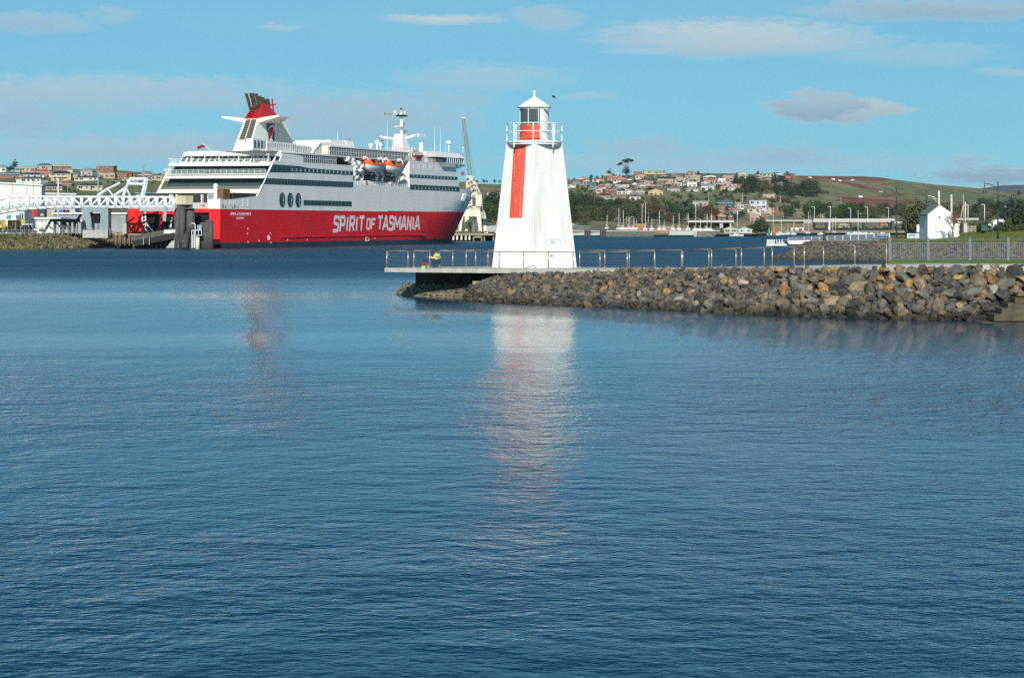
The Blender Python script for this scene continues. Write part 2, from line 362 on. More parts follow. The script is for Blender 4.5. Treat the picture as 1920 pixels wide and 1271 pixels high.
# ---- left bank and port ground
def grass_mat(name,c1,c2,sc):
    m=mat(name,tuple((a+b)/2 for a,b in zip(c1,c2)),0.95,var=0.45,scale=sc,bump=0.8,spec=0.1,bscale=2.5); return m
bankm=bpy.data.materials.new('bank_scrub'); bankm.use_nodes=True
def _bank():
    nt=bankm.node_tree; b=nt.nodes['Principled BSDF']; b.inputs['Roughness'].default_value=0.95; b.inputs['Specular IOR Level'].default_value=0.1
    tc=nt.nodes.new('ShaderNodeTexCoord'); n=nt.nodes.new('ShaderNodeTexNoise'); n.inputs['Scale'].default_value=0.55; n.inputs['Detail'].default_value=8; n.inputs['Roughness'].default_value=0.75; nt.links.new(tc.outputs['Object'],n.inputs['Vector'])
    r=nt.nodes.new('ShaderNodeValToRGB'); e=r.color_ramp.elements; e[0].position=0.32; e[0].color=(0.025,0.028,0.018,1); e[1].position=0.7; e[1].color=(0.20,0.165,0.10,1)
    q=e.new(0.5); q.color=(0.105,0.098,0.055,1); q=e.new(0.43); q.color=(0.06,0.075,0.03,1)
    nt.links.new(n.outputs[0],r.inputs[0]); nt.links.new(r.outputs[0],b.inputs['Base Color'])
_bank()
GZ=3.4
def bank_edge(px): return table([(-900,455),(0,479),(120,495),(210,530),(250,556),(330,590),(420,720),(800,800),(905,790),(930,830),(960,1150)],px)
mb=MB(); rows=[]
pxs=[-900+i*60 for i in range(15)]+[-6+i*2.4 for i in range(110)]+[262+i*20 for i in range(33)]+[935,960]
for k,v in enumerate((0,0.05,0.2,0.4,0.6,0.8,1.0,1.25,3,40)):
    row=[]
    for px in pxs:
        D0=bank_edge(px); wdt=38 if px<215 else max(0.5,38-(px-215)*1.2)
        if k<=7: D=D0+v*wdt
        elif k==8: D=D0+wdt+60
        else: D=max(D0+90,table(DS,px)+8)
        z=-0.8+ (GZ+0.8)*min(1,v) if v<=1 else GZ
        if k>=8: z=GZ
        if k==9: z=hill_z(X(px,D),D)-0.15
        if 0<k<8 and px<260: z+=0.55*mnoise.fractal(Vector((X(px,D)*0.35,D*0.35,0)),1,2,4)*(1 if v<1 else 0.4)
        row.append((X(px,D),D,z))
    rows.append(row)
mb.grid(rows[:8]); struct('river_bank',mb,bankm)
mb=MB(); mb.grid(rows[7:]); struct('port_ground',mb,mat('asphalt_yard',(0.10,0.10,0.095),0.9,var=0.3,scale=0.2))
# scrub tufts on the left bank: nobody could count them
mb=MB(); rr=random.Random(4)
for i in range(9000):
    px=rr.uniform(-60,228); v=rr.random()**0.8; D=bank_edge(px)+v*(38 if px<215 else 20)+rr.uniform(0,2); x=X(px,D)
    z=-0.8+(GZ+0.8)*v; 
    if z<0.25: continue
    h=rr.uniform(0.25,0.8); w=rr.uniform(0.2,0.6); a=rr.uniform(-0.8,0.8); c,s_=math.cos(a)*w,math.sin(a)*w
    mb.cur=rr.choice((0,0,1,2)); mb.face((x-c,D-s_,z-0.1),(x+c,D+s_,z-0.1),(x+c*0.7+rr.uniform(-.2,.2),D+s_,z+h),(x-c*0.5,D-s_-0.1,z+h*0.8))
o=mb.build('bank_scrub',[mat('scrub_dry',(0.20,0.17,0.085),0.95,var=0.3),mat('scrub_green',(0.08,0.105,0.035),0.95,var=0.3),mat('scrub_dark',(0.035,0.035,0.025),0.95,var=0.3)],None,False,'stuff')
o['label']='dry scrub and weeds growing over the left river bank'; o['category']='scrub'
# ================================================================ breakwater
FRONT=[(1000,159.6,2.40),(1100,157.6,2.42),(1176,155.5,2.52),(1278,150.5,2.70),(1390,144.0,2.95),(1508,137,3.1),(1662,131.5,3.25),(1800,129.3,3.32),(1920,128.2,3.38),(2150,124,3.42)]
BACK=[(1000,172,2.40),(1087,167.4,2.40),(1180,163.9,2.45),(1280,158.9,2.55),(1380,153.4,2.68),(1489,148.4,2.9),(1603,143.4,3.08),(1662,140.9,3.16),(1760,139,3.26),(1850,133,3.34),(1920,129.5,3.38),(2150,125,3.42)]
CROWN=[(868,160,0.7),(900,159.6,1.35),(930,159,1.85),(960,158.6,2.02),(1000,158,2.1),(1100,156,2.2),(1180,153.5,2.55),(1300,146.5,2.68),(1400,141,2.82),(1508,135,2.95),(1660,130.5,3.08),(1800,128.3,3.15),(1920,127.4,3.22),(2150,123,3.25)]
WATERL=[(868,158,0),(900,154.5,0),(930,152,0),(1000,149,0),(1100,145.5,0),(1200,142,0),(1400,132.8,0),(1600,127.4,0),(1850,123.8,0),(1920,122.4,0),(2150,118,0)]
def tb3(t,px): return P3(px,table([(a,b) for a,b,c in t],px),table([(a,c) for a,b,c in t],px))
def P3(px,D,z): return Vector((X(px,D),D,z))
pathm=mat('path_concrete',(0.42,0.41,0.375),0.85,var=0.10,scale=1.2,bump=0.2,stain=((0.26,0.25,0.22),0.5,0.8))
mb=MB(); rows=[[],[],[]]
for px in range(1000,2151,25):
    a=tb3(FRONT,px); b=tb3(BACK,px); rows[0].append(a-Vector((0,0,0.5))); rows[1].append(a); rows[2].append(b)
mb.grid(rows); struct('path',mb,pathm)
lawnm=grass_mat('lawn_grass',(0.10,0.15,0.02),(0.17,0.21,0.045),1.2)
mb=MB(); rows=[[],[],[]]
for px in range(1664,2151,18):
    b=tb3(BACK,px); rows[0].append(b+Vector((0,-0.2,-0.03))); rows[1].append(P3(px,max(b.y+0.2,142),3.32)); rows[2].append(P3(px,146.5,3.36))
mb.grid(rows); struct('grass_verge',mb,lawnm)
mb=MB(); rows=[[] for _ in range(4)]
for px in range(868,2151,18):
    w=tb3(WATERL,px); c=tb3(CROWN,px); rows[0].append(w+Vector((0,-2.2,-1.6))); rows[1].append(w+Vector((0,0,-0.25))); rows[2].append(c+Vector((0,0,-0.28))); rows[3].append(c+Vector((0,3,-0.30)))
mb.grid(rows)
rows=[[],[],[]]
for px in range(1000,2151,25):
    b=tb3(BACK,px); 
    if px>1660: b=P3(px,146.5,3.34)
    rows[0].append(b-Vector((0,0,0.02))); rows[1].append(b+Vector((0,1.6,-1.2))); rows[2].append(b+Vector((0,5,-5)))
mb.grid(rows); struct('breakwater_core',mb,mat('rubble_core',(0.045,0.04,0.033),0.95,var=0.5,scale=3,bump=1))
# ---- boulders
def rock_mat(name,c1,c2,c3,rough=0.85):
    m=bpy.data.materials.new(name); m.use_nodes=True; nt=m.node_tree; b=nt.nodes['Principled BSDF']; b.inputs['Roughness'].default_value=rough; b.inputs['Specular IOR Level'].default_value=0.25
    geo=nt.nodes.new('ShaderNodeNewGeometry')
    n=nt.nodes.new('ShaderNodeTexNoise'); n.inputs['Scale'].default_value=1.7; n.inputs['Detail'].default_value=7; n.inputs['Roughness'].default_value=0.65; nt.links.new(geo.outputs['Position'],n.inputs['Vector'])
    r=nt.nodes.new('ShaderNodeValToRGB'); e=r.color_ramp.elements; e[0].position=0.36; e[0].color=(*c1,1); e[1].position=0.66; e[1].color=(*c3,1); q=e.new(0.5); q.color=(*c2,1)
    nt.links.new(n.outputs[0],r.inputs[0])
    oi=nt.nodes.new('ShaderNodeObjectInfo'); mr=nt.nodes.new('ShaderNodeMapRange'); mr.inputs[3].default_value=0.7; mr.inputs[4].default_value=1.25; nt.links.new(oi.outputs['Random'],mr.inputs[0])
    # tide line: rock is dark and wet just above the water
    sp=nt.nodes.new('ShaderNodeSeparateXYZ'); nt.links.new(geo.outputs['Position'],sp.inputs[0])
    wl=nt.nodes.new('ShaderNodeMath'); wl.operation='MULTIPLY_ADD'; nt.links.new(n.outputs[0],wl.inputs[0]); wl.inputs[1].default_value=0.8; nt.links.new(sp.outputs[2],wl.inputs[2])
    tr=nt.nodes.new('ShaderNodeMapRange'); tr.inputs[1].default_value=0.55; tr.inputs[2].default_value=1.25; tr.inputs[3].default_value=0.36; tr.inputs[4].default_value=1.0; nt.links.new(wl.outputs[0],tr.inputs[0])
    mu=nt.nodes.new('ShaderNodeMath'); mu.operation='MULTIPLY'; nt.links.new(mr.outputs[0],mu.inputs[0]); nt.links.new(tr.outputs[0],mu.inputs[1])
    vs=nt.nodes.new('ShaderNodeVectorMath'); vs.operation='SCALE'; nt.links.new(r.outputs[0],vs.inputs[0]); nt.links.new(mu.outputs[0],vs.inputs['Scale']); nt.links.new(vs.outputs[0],b.inputs['Base Color'])
    n2=nt.nodes.new('ShaderNodeTexNoise'); n2.inputs['Scale'].default_value=9; n2.inputs['Detail'].default_value=5; nt.links.new(geo.outputs['Position'],n2.inputs['Vector'])
    bp=nt.nodes.new('ShaderNodeBump'); bp.inputs['Strength'].default_value=0.7; bp.inputs['Distance'].default_value=0.06; nt.links.new(n2.outputs[0],bp.inputs['Height']); nt.links.new(bp.outputs[0],b.inputs['Normal'])
    return m
RM={'grey':rock_mat('rock_grey',(0.075,0.074,0.066),(0.125,0.12,0.10),(0.185,0.168,0.135)),
    'dark':rock_mat('rock_dark',(0.035,0.036,0.038),(0.07,0.07,0.068),(0.12,0.11,0.09)),
    'olive brown':rock_mat('rock_olive',(0.085,0.073,0.05),(0.14,0.118,0.078),(0.20,0.165,0.11)),
    'tan':rock_mat('rock_tan',(0.12,0.10,0.068),(0.215,0.165,0.10),(0.30,0.235,0.15)),
    'rusty orange':rock_mat('rock_orange',(0.12,0.095,0.065),(0.33,0.18,0.07),(0.43,0.25,0.10)),
    'pale':rock_mat('rock_pale',(0.20,0.20,0.18),(0.30,0.29,0.26),(0.4,0.38,0.35)),
    'pink':rock_mat('rock_pink',(0.30,0.20,0.17),(0.46,0.33,0.29),(0.5,0.42,0.38))}
import bmesh
def rock_mesh(seed,squash,hi=True):
    """angular quarried stone: the hull of a few scattered points"""
    rg=random.Random(seed); bm=bmesh.new()
    for k in range(17):
        d=Vector((rg.gauss(0,1),rg.gauss(0,1),rg.gauss(0,1))).normalized()*rg.uniform(0.82,1.08)
        m_=max(abs(d.x),abs(d.y),abs(d.z)); d=d.lerp(d/m_*0.82,0.45)      # lean towards a block
        bm.verts.new((d.x*squash[0],d.y*squash[1],d.z*squash[2]))
    r=bmesh.ops.convex_hull(bm,input=bm.verts); bmesh.ops.delete(bm,geom=[v for v in bm.verts if not v.link_faces],context='VERTS')
    bmesh.ops.bevel(bm,geom=bm.edges[:],offset=0.035,segments=1,affect='EDGES')
    bmesh.ops.recalc_face_normals(bm,faces=bm.faces); me=bpy.data.meshes.new('boulder'); bm.to_mesh(me); bm.free(); return me
SHAPES=[('blocky',(1,.9,.85)),('flat',(1.25,1,.55)),('long',(1.5,.85,.7)),('angular',(1,1,1)),('upright',(.75,.8,1.15)),('rounded',(1.1,1,.8))]
rmesh=[]
for i in range(18):
    sh=SHAPES[i%6]; rmesh.append((sh[0],rock_mesh(i*13+5,sh[1])))
rmat_mesh={}
def rock_var(i,c):
    if (i,c) not in rmat_mesh:
        me=rmesh[i][1].copy(); me.name='boulder'; me.materials.append(RM[c]); rmat_mesh[(i,c)]=me
    return rmat_mesh[(i,c)]
SECT=[(930,'under the platform'),(1000,'left of the lighthouse door'),(1085,'below the lighthouse door'),(1180,'just right of lighthouse'),(1280,'below the first railing'),(1390,'below mid walkway'),(1508,'below the near railing end'),(1600,'below the last railing posts'),(1668,'left of the grey fence'),(1740,'below first fence bay'),(1818,'below second fence bay'),(1890,'below third fence bay'),(9999,'above the steps')]
ROWN=[(0.12,'at the waterline'),(0.35,'in the low row'),(0.62,'at mid height'),(0.86,'in the upper row'),(2,'on the crest')]
def build_rocks():
    rg=random.Random(21); cand=[]
    pts=[]
    # dart throwing on the slope, large stones first
    def tryadd(px,v,r):
        w=tb3(WATERL,px); c=tb3(CROWN,px); p=w.lerp(c,v); 
        if px>1852 and v<0.42+ (1852-px)*0.001 : return
        if px>1895 and v<0.50: return
        for q,qr in pts:
            if abs(q.x-p.x)<1.6 and (q-p).length<(qr+r)*0.80: return
        pts.append((p,r)); cand.append((px,v,p,r))
    for r,n in ((0.46,170),(0.38,1200),(0.30,4200),(0.24,9000),(0.18,12000)):
        for _ in range(n):
            px=rg.uniform(872,2120); v=rg.uniform(-0.02,0.97 if px<1840 else 0.9)
            k=0.80 if px<1250 else (0.92 if px<1450 else 1.12)
            tryadd(px,v,r*rg.uniform(0.85,1.12)*k)
    items=[]
    for px,v,p,r in cand:
        i=rg.randrange(18); q=rg.random()
        right=min(1,max(0,(px-1100)/600)); top=v>0.6
        po=0.015+0.13*right*(1.2 if top else 0.25)+(0.03 if top else 0); pt=0.13+0.08*right; pd=0.2; pp=0.02 if px<1500 else 0.006
        if q<po: c='rusty orange'
        elif q<po+pt: c='tan'
        elif q<po+pt+pd: c='dark'
        elif q<po+pt+pd+pp: c='pale'
        elif q<po+pt+pd+pp+0.18: c='olive brown'
        else: c='grey'
        rot=Matrix.Rotation(rg.uniform(0,6.28),3,'Z')@Matrix.Rotation(rg.gauss(0,0.35),3,'X')@Matrix.Rotation(rg.gauss(0,0.35),3,'Y')
        off=Vector((0,-0.05,r*0.05)); s=r*1.12*rg.uniform(0.95,1.1)
        items.append((px,v,p+off,s,i,c,rot))
    # one pale pink boulder stands out near the middle
    it=min(items,key=lambda t:abs(t[0]-1396)/20+abs(t[1]-0.62)*6-t[3]); k=items.index(it); items[k]=it[:5]+('pink',)+it[6:]
    items.sort(key=lambda t:-(t[3]/t[2].y if 865<t[0]<1925 else 0)-(1 if t[5]=='pink' else 0))
    big=items[:300]; rest=items[300:]
    for px,v,p,s,i,c,rot in big:
        o=bpy.data.objects.new('boulder',rock_var(i,c)); COL.objects.link(o)
        o.matrix_world=Matrix.Translation(p)@(rot.to_4x4())@Matrix.Scale(s,4)
        if c=='pink': lab='pale pink boulder standing out among grey ones half way up the rock wall'
        else:
            sec=next(n for lim,n in SECT if px<lim); row=next(n for lim,n in ROWN if v<lim)
            size='large' if s*3800/p.y>17 else ('small' if s*3800/p.y<11 else '')
            lab=' '.join(w for w in (size,c.replace('rusty ','').replace('olive ',''),rmesh[i][0],'boulder',row,sec) if w)
        tag(o,lab,'boulder','boulders of the breakwater rock wall')
    cols=list(RM); vv=[[] for _ in cols]; mb=MB()
    for px,v,p,s,i,c,rot in rest:
        me=rmesh[i][1]; b=len(mb.v); M3=rot*s
        mb.v+= [tuple(p+M3@q.co) for q in me.vertices]; ci=cols.index(c)
        for f in me.polygons: mb.f.append(tuple(b+k for k in f.vertices)); mb.m.append(ci)
    # small rubble between
    for _ in range(2600):
        px=rg.uniform(870,2120); v=rg.uniform(-0.05,1.06); w=tb3(WATERL,px); c_=tb3(CROWN,px); p=w.lerp(c_,v)-Vector((0,0,0.10))
        if px>1852 and v<0.5: continue
        s=rg.uniform(0.13,0.26); i=rg.randrange(18); me=rmesh[i][1]; b=len(mb.v); rot=Matrix.Rotation(rg.uniform(0,6.28),3,'Z')
        mb.v+= [tuple(p+rot@(q.co*s)) for q in me.vertices]; ci=cols.index(rg.choice(['grey','grey','dark','tan','olive brown','olive brown']))
        for f in me.polygons: mb.f.append(tuple(b+k for k in f.vertices)); mb.m.append(ci)
    o=mb.build('breakwater_rubble',[RM[c] for c in cols],None,False,'stuff'); o['label']='smaller stones filling the gaps of the breakwater rock wall'; o['category']='rubble'
build_rocks()
# ---- platform
plat=thing('viewing_platform','concrete viewing platform with open ends jutting out over the water around the lighthouse','platform',(X(860,166),166,0))
DZ=2.4
out=[P3(721,165,DZ),P3(860,162.4,DZ),P3(1002,159.8,DZ),P3(1090,157.8,DZ),P3(1120,164,DZ),P3(1087,168,DZ),P3(1045,172.5,DZ),P3(930,172,DZ),P3(874,170.6,DZ),P3(776,168.2,DZ)]
mb=MB(); mb.hexa([p-Vector((0,0,0.34)) for p in out],[p-Vector((0,0,0.004)) for p in out]); mb.build('deck_slab',concrete,plat)
mb=MB(); mb.hexa([P3(779,169,-1),P3(900,168.0,-1),P3(1000,166.0,-1),P3(1000,171,-1),P3(779,170.5,-1)],[P3(779,169,2.05),P3(900,168.0,2.05),P3(1000,166.0,2.05),P3(1000,171,2.05),P3(779,170.5,2.05)])
mb.build('abutment',mat('dark_wet_concrete',(0.06,0.05,0.042),0.9,var=0.5,scale=0.8,stain=((0.02,0.02,0.02),0.8,1.2)),plat)  # the deck's shadow is put into this dark concrete colour
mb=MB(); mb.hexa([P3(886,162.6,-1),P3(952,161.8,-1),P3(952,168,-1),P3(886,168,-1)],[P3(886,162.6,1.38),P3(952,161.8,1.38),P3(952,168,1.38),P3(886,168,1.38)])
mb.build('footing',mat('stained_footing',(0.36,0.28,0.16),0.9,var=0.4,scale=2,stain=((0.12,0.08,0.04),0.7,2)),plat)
# mortared stone apron at the tip: stones with pale joints standing proud
ap=thing('stone_apron','dark mortared stone apron with pale joints at the water under the platform','apron',P3(800,166,0))
APB=[(738,171.5,-0.15),(770,167.5,-0.15),(800,165.5,-0.15),(850,162.5,-0.15),(890,158.5,-0.15)]
APT=[(756,172.0,0.98),(780,169.8,1.0),(800,168.4,1.02),(850,166.8,1.06),(890,165.5,1.08)]
mb=MB(); rows=[[],[],[],[]]
for px in range(738,892,8):
    b=tb3(APB,px); t=tb3(APT,max(756,px+0)); rows[0].append(b+Vector((0,0,-0.8))); rows[1].append(b); rows[2].append(t); rows[3].append(t+Vector((0.0,1.2,-0.02)))
mb.grid(rows); mb.build('mortar_bed',mat('pale_mortar',(0.20,0.175,0.12),0.9,var=0.6,scale=2.2,stain=((0.05,0.045,0.035),0.9,3)),ap)
rg=random.Random(3); sm=[]
for k in range(6):
    me=rock_mesh(200+k,(1,.85,.5)); me.materials.append(RM[('dark','grey','olive brown')[k%3]]); me.name='stone'; sm.append(me)
px=744.0
for row in range(5):
    px=742+row*3+rg.uniform(0,5)
    while px<888:
        wv=rg.uniform(7,12); b=tb3(APB,px); t=tb3(APT,max(756,px)); p=b.lerp(t,max(0,0.02+row*0.23+rg.gauss(0,.05)))
        o=link('stone',rg.choice(sm),ap); o.location=p-Vector(ap['_w'])+Vector((0,0.02,-0.02)); sc=wv/2/23*1.08; o.scale=(sc,sc,sc); o.rotation_euler=(R(22)+rg.gauss(0,.2),rg.gauss(0,.2),rg.uniform(-3,3)); o.scale=(sc*rg.uniform(.8,1.4),sc*rg.uniform(.7,1.1),sc*rg.uniform(.5,1.0)); px+=wv
# steps
stp=thing('concrete_steps','broad mossy concrete steps going down into the water at the right edge','steps',P3(1900,123,0))
stm=mat('mossy_concrete',(0.085,0.075,0.048),0.9,var=0.4,scale=1.5,bump=0.5,stain=((0.07,0.06,0.035),0.7,1.5))
for k,(px0,z0,z1) in enumerate(((1842,-0.6,0.03),(1864,0.1,0.50),(1878,0.5,0.83),(1890,0.83,1.13),(1903,1.13,1.42))):
    D=121.2+0.55*k; x0=X(px0,D)
    mb=MB(); mb.box(x0,x0+9+k*0.2,D,D+5,z0 if k else -0.6,z1); mb.build('step',stm,stp)
# ---- railings
def rail(name,label,pts,htop,group='stainless railings of the walkway and platform',closed=False):
    t=thing(name,label,'railing',pts[0],0,group)
    me=None; base=Vector(t['_w'])
    for i,p in enumerate(pts):
        h=htop(i) if callable(htop) else htop
        m=MB(); m.tube((0,0,0),(0,0,h),0.044,8); m.tube((0,0,0),(0,0,0.03),0.10,8)
        if me is None: me=m.mesh('post',stainless,True); h0=h
        o=link('post',me,t); o.location=p-base; o.scale=(1,1,h/h0)
    m=MB(); tops=[p+Vector((0,0,(htop(i) if callable(htop) else htop))) for i,p in enumerate(pts)]
    m.path(tops,0.036,8); m.build('top_rail',mat('rail_steel',(0.20,0.17,0.13),0.45,metal=0.2,var=0.15,scale=5),t,True)
    m=MB()
    for k in range(9):
        fz=0.08+0.095*k
        m.path([p.lerp(q,fz) for p,q in zip(pts,tops)],0.0035,3)
    w=m.build('wire',mat('wire_steel',(0.45,0.43,0.4),0.4,metal=0.8,var=0),t); w['kind']='stuff'
    return t
front_pts=[P3(px,D,DZ) for px,D in ((725,165.2),(765,164.5),(806,163.7),(849,162.9),(892,162.1),(936,161.4),(982,160.5),(1028,159.7),(1075,158.6))]
front2=[P3(px,D,table([(a,c) for a,b,c in FRONT],px)) for px,D in ((1125,157.2),(1176,156.0),(1227,153.4),(1278,151),(1334,147.7),(1390,144.5),(1448,141),(1508,137.5))]
rail('walkway_railing','near stainless railing running from the platform tip past the lighthouse to mid path',front_pts+front2,lambda i: 1.36 if i<9 or i>15 else 1.31)
rail('platform_railing','stainless railing along the back of the platform behind the seated angler',[P3(px,D,DZ) for px,D in ((727,166.0),(776,167.9),(824,169.2),(874,170.3),(915,171.2),(960,171.8),(1005,172.2),(1045,172.2))],1.36)
bk=[(1087,167),(1134,165.5),(1180,163.5),(1228,161),(1280,158.5),(1329,156),(1380,153),(1433,150.5),(1489,148),(1544,145.5),(1603,143),(1662,140.5)]
rail('walkway_railing','far stainless railing on the seaward side of the path ending at the grey fence',[P3(px,D,table([(a,c) for a,b,c in BACK],px)) for px,D in bk],1.38)
# ---- grey picket fence
fen=thing('picket_fence','grey steel picket fence with top bar standing on the grass right of the walkway','fence',P3(1668,144.3,3.3))
fp=[P3(px,D,3.32) for px,D in ((1668,144.3),(1740,144.6),(1818,144.9),(1890,145.2),(1966,145.5),(2042,145.8))]
base=Vector(fen['_w']); fg=mat('fence_grey',(0.15,0.17,0.185),0.5,var=0.1)
m=MB(); m.box(-.09,.09,-.09,.09,-0.1,1.62); m.box(-.11,.11,-.11,.11,1.62,1.66); pm=m.mesh('post',fg)
m=MB(); m.box(-.016,.016,-.016,.016,0.10,1.22); km=m.mesh('picket',fg)
for i,p in enumerate(fp):
    o=link('post',pm,fen); o.location=p-base
    if i<len(fp)-1:
        q=fp[i+1]
        for z,w in ((1.50,0.05),(1.25,0.055),(0.08,0.05)):
            m=MB(); m.bar(p+Vector((0.09,0,z)),q+Vector((-0.09,0,z)),w); m.build('rail',fg,fen)
        for k in range(1,21):
            o=link('picket',km,fen); o.location=p.lerp(q,k/21)-base
# ================================================================ lighthouse
def lighthouse():
    cx,cy=X(1002,165.7),165.7; z0,z1=DZ,12.45; hb,ht=3.38,2.22
    t=thing('lighthouse','white timber clad square lighthouse with a red vertical stripe and round lantern room','lighthouse',(cx,cy,z0))
    def corner(k,z):    # k=0 near, 1 right, 2 far, 3 left
        r=lerp(hb,ht,(z-z0)/(z1-z0)); a=R(-90+90*k+2.5*0-3*((z1-z)/(z1-z0))); return Vector((cx+r*math.cos(a),cy+r*math.sin(a),z))
    wm=mat('lighthouse_white',(0.73,0.74,0.71),0.5,var=0.05,scale=1.3,stain=((0.50,0.49,0.42),0.55,1.1)); red=mat('lighthouse_red',(0.72,0.075,0.035),0.5,var=0.08,scale=2,stain=((0.8,0.5,0.4),0.25,5))
    def face_pt(k,u,z,d=0):
        a=corner(k,z); b=corner((k+1)%4,z); n=Vector(((b-a).y,-(b-a).x,0)).normalized(); return a.lerp(b,u)+n*d
    N=30
    for k in range(4):
        m=MB()
        for i in range(N):     # vertical boards with a groove between
            u0,u1=i/N,(i+1)/N; g=0.17/N
            pts=[(u0,0.0),(u0+g,0.035),(u1-g,0.035),(u1,0.0)]
            for (ua,da),(ub,db) in zip(pts,pts[1:]): m.face(face_pt(k,ua,z0,da),face_pt(k,ub,z0,db),face_pt(k,ub,z1,db),face_pt(k,ua,z1,da))
        m.build('wall',wm,t)
    # corner boards
    for k in range(4):
        m=MB(); m.tube(corner(k,z0),corner(k,z1),0.10,6); m.build('corner_board',wm,t)
    # red stripe: proud painted panel on the left face
    m=MB(); zt,zb=12.38,6.45
    na=30
    def sp(u,z,d): return face_pt(3,u,z,d)
    u0t,u1t,u0b,u1b=0.25,0.71,0.315,0.685
    def uu(s,z): tt=(z-z0)/(z1-z0); f=(z-zb)/(zt-zb); return lerp(lerp(u0b,u0t,f),lerp(u1b,u1t,f),s)
    for i in range(16):
        s0,s1=i/16,(i+1)/16; g=0.007
        for sa,sb,da,db in ((s0,s0+g,0.026,0.042),(s0+g,s1-g,0.042,0.042),(s1-g,s1,0.042,0.026)):
            m.face(sp(uu(sa,zb),zb,da),sp(uu(sb,zb),zb,db),sp(uu(sb,zt),zt,db),sp(uu(sa,zt),zt,da))
    m.build('stripe',red,t)
    # door with sign and handle on the right face
    m=MB(); a=[face_pt(0,u,z,0.05) for u,z in ((0.36,z0+0.02),(0.63,z0+0.02),(0.66,4.72),(0.37,4.72))]; n=(a[1]-a[0]).cross(a[3]-a[0]).normalized()
    m.hexa([p-n*0.045 for p in a],a); m.build('door',white,t)
    m=MB()
    fr=[a[0],a[3],a[2],a[1]]
    for p,q in zip(fr,fr[1:]): m.tube(p+n*0.01,q+n*0.01,0.03,4)
    m.build('door_frame',mat('door_trim',(0.62,0.63,0.6),0.5,var=0.05),t)
    m=MB(); h0=a[0].lerp(a[3],0.42)+(a[1]-a[0])*0.13+n*0.05; m.tube(h0,h0+(a[1]-a[0]).normalized()*0.22,0.03,6); m.build('handle',black,t)
    m=MB(); ex=(a[1]-a[0]).normalized(); ez=(a[3]-a[0]).normalized(); so=a[3]-ez*0.36+ex*0.10; sw=0.72
    m.hexa([so,so+ex*sw,so+ex*sw+ez*0.30,so+ez*0.30],[p+n*0.015 for p in (so,so+ex*sw,so+ex*sw+ez*0.30,so+ez*0.30)]); m.build('sign',mat('sign_white',(0.78,0.78,0.78),0.5,var=0),t)
    M=Matrix((( *ex,0),(*ez,0),(*n,0),(0,0,0,1))).transposed(); M.translation=so+n*0.018+ex*0.06+ez*0.08-Vector(t['_w'])
    text_obj('lettering','TasPorts',mat('sign_blue',(0.02,0.025,0.05),0.5,var=0),0.15,0.58,0.004,0.0,M,t,shear=0.3)
    # gallery: ring slab, rails
    zf=12.42
    m=MB(); m.lathe(cx,cy,[(1.0,zf),(2.16,zf),(2.16,zf+0.16),(2.26,zf+0.16),(2.26,zf+0.30),(0.9,zf+0.30)],48); m.build('gallery_floor',wm,t)
    zr=zf+0.30
    me=None
    for i in range(8):
        a_=R(-93+45*i); p=(cx+2.24*math.cos(a_),cy+2.24*math.sin(a_),zr-0.25); m=MB(); m.tube(p,(p[0],p[1],zr+1.42),0.045,6); m.tube((p[0],p[1],zr-0.55),(p[0],p[1],zr-0.1),0.06,4); m.build('gallery_post',white,t)
    for h in (1.42,0.76):
        m=MB(); m.path([(cx+2.24*math.cos(R(a_)),cy+2.24*math.sin(R(a_)),zr+h) for a_ in range(0,361,9)],0.038,6); m.build('gallery_rail',white,t,True)
    # lantern room drum
    rd=1.2; zg0,zg1=14.06,15.32; zt=15.46
    def ang(px): return -math.acos(max(-1,min(1,((px-1001.7)/22.9)/rd)))   # front half
    aL,aR=ang(974.5),ang(1011.5); gR=ang(1009)
    m=MB(); m.lathe(cx,cy,[(rd,zr),(rd,zt)],40,aR,aL+2*math.pi); m.build('drum_wall',wm,t,True)
    m=MB(); m.lathe(cx,cy,[(rd,zr),(rd,zg0-0.06)],24,aL,aR); m.build('drum_panel',red,t,True)
    m=MB(); m.lathe(cx,cy,[(rd-0.05,zg0-0.06),(rd+0.03,zg0-0.06),(rd+0.03,zg0),(rd-0.05,zg0)],20,aL,aR); m.build('window_sill',mat('sill_bronze',(0.3,0.24,0.19),0.6),t)
    gm=bpy.data.materials.new('lantern_glass'); gm.use_nodes=True; b=gm.node_tree.nodes['Principled BSDF']; b.inputs['Base Color'].default_value=(0.10,0.14,0.14,1); b.inputs['Transmission Weight'].default_value=0.35; b.inputs['Roughness'].default_value=0.03; b.inputs['IOR'].default_value=1.15
    am=ang(990)
    for q0,q1 in ((aL+0.03,am-0.02),(am+0.02,gR)):
        m=MB(); m.lathe(cx,cy,[(rd-0.04,zg0),(rd-0.04,zg1)],8,q0,q1); m.lathe(cx,cy,[(rd-0.055,zg1),(rd-0.055,zg0)],8,q0,q1); m.build('window_pane',gm,t,True)
    for q in (aL+0.015,am,gR):
        m=MB(); p=(cx+(rd-0.02)*math.cos(q),cy+(rd-0.02)*math.sin(q)); m.tube((*p,zg0),(*p,zg1),0.035,4); m.build('window_mullion',white,t)
    m=MB(); m.lathe(cx,cy,[(rd,zg1),(rd,zt)],20,gR-0.02,aR+0.02) if gR<aR else None; m.lathe(cx,cy,[(rd+0.002,zg1),(rd+0.002,zt)],20,aL,aR); m.build('window_head',wm,t,True)
    m=MB(); m.lathe(cx,cy,[(rd-0.1,zg0-0.3),(rd-0.1,zt)],24,R(20),R(160)); m.build('inner_wall',mat('lantern_interior',(0.10,0.12,0.11),0.8),t)
    m=MB(); m.lathe(cx,cy,[(0.001,zg0-0.08),(rd-0.06,zg0-0.08)],24); m.build('lantern_floor',mat('lantern_floor',(0.16,0.11,0.08),0.8),t)
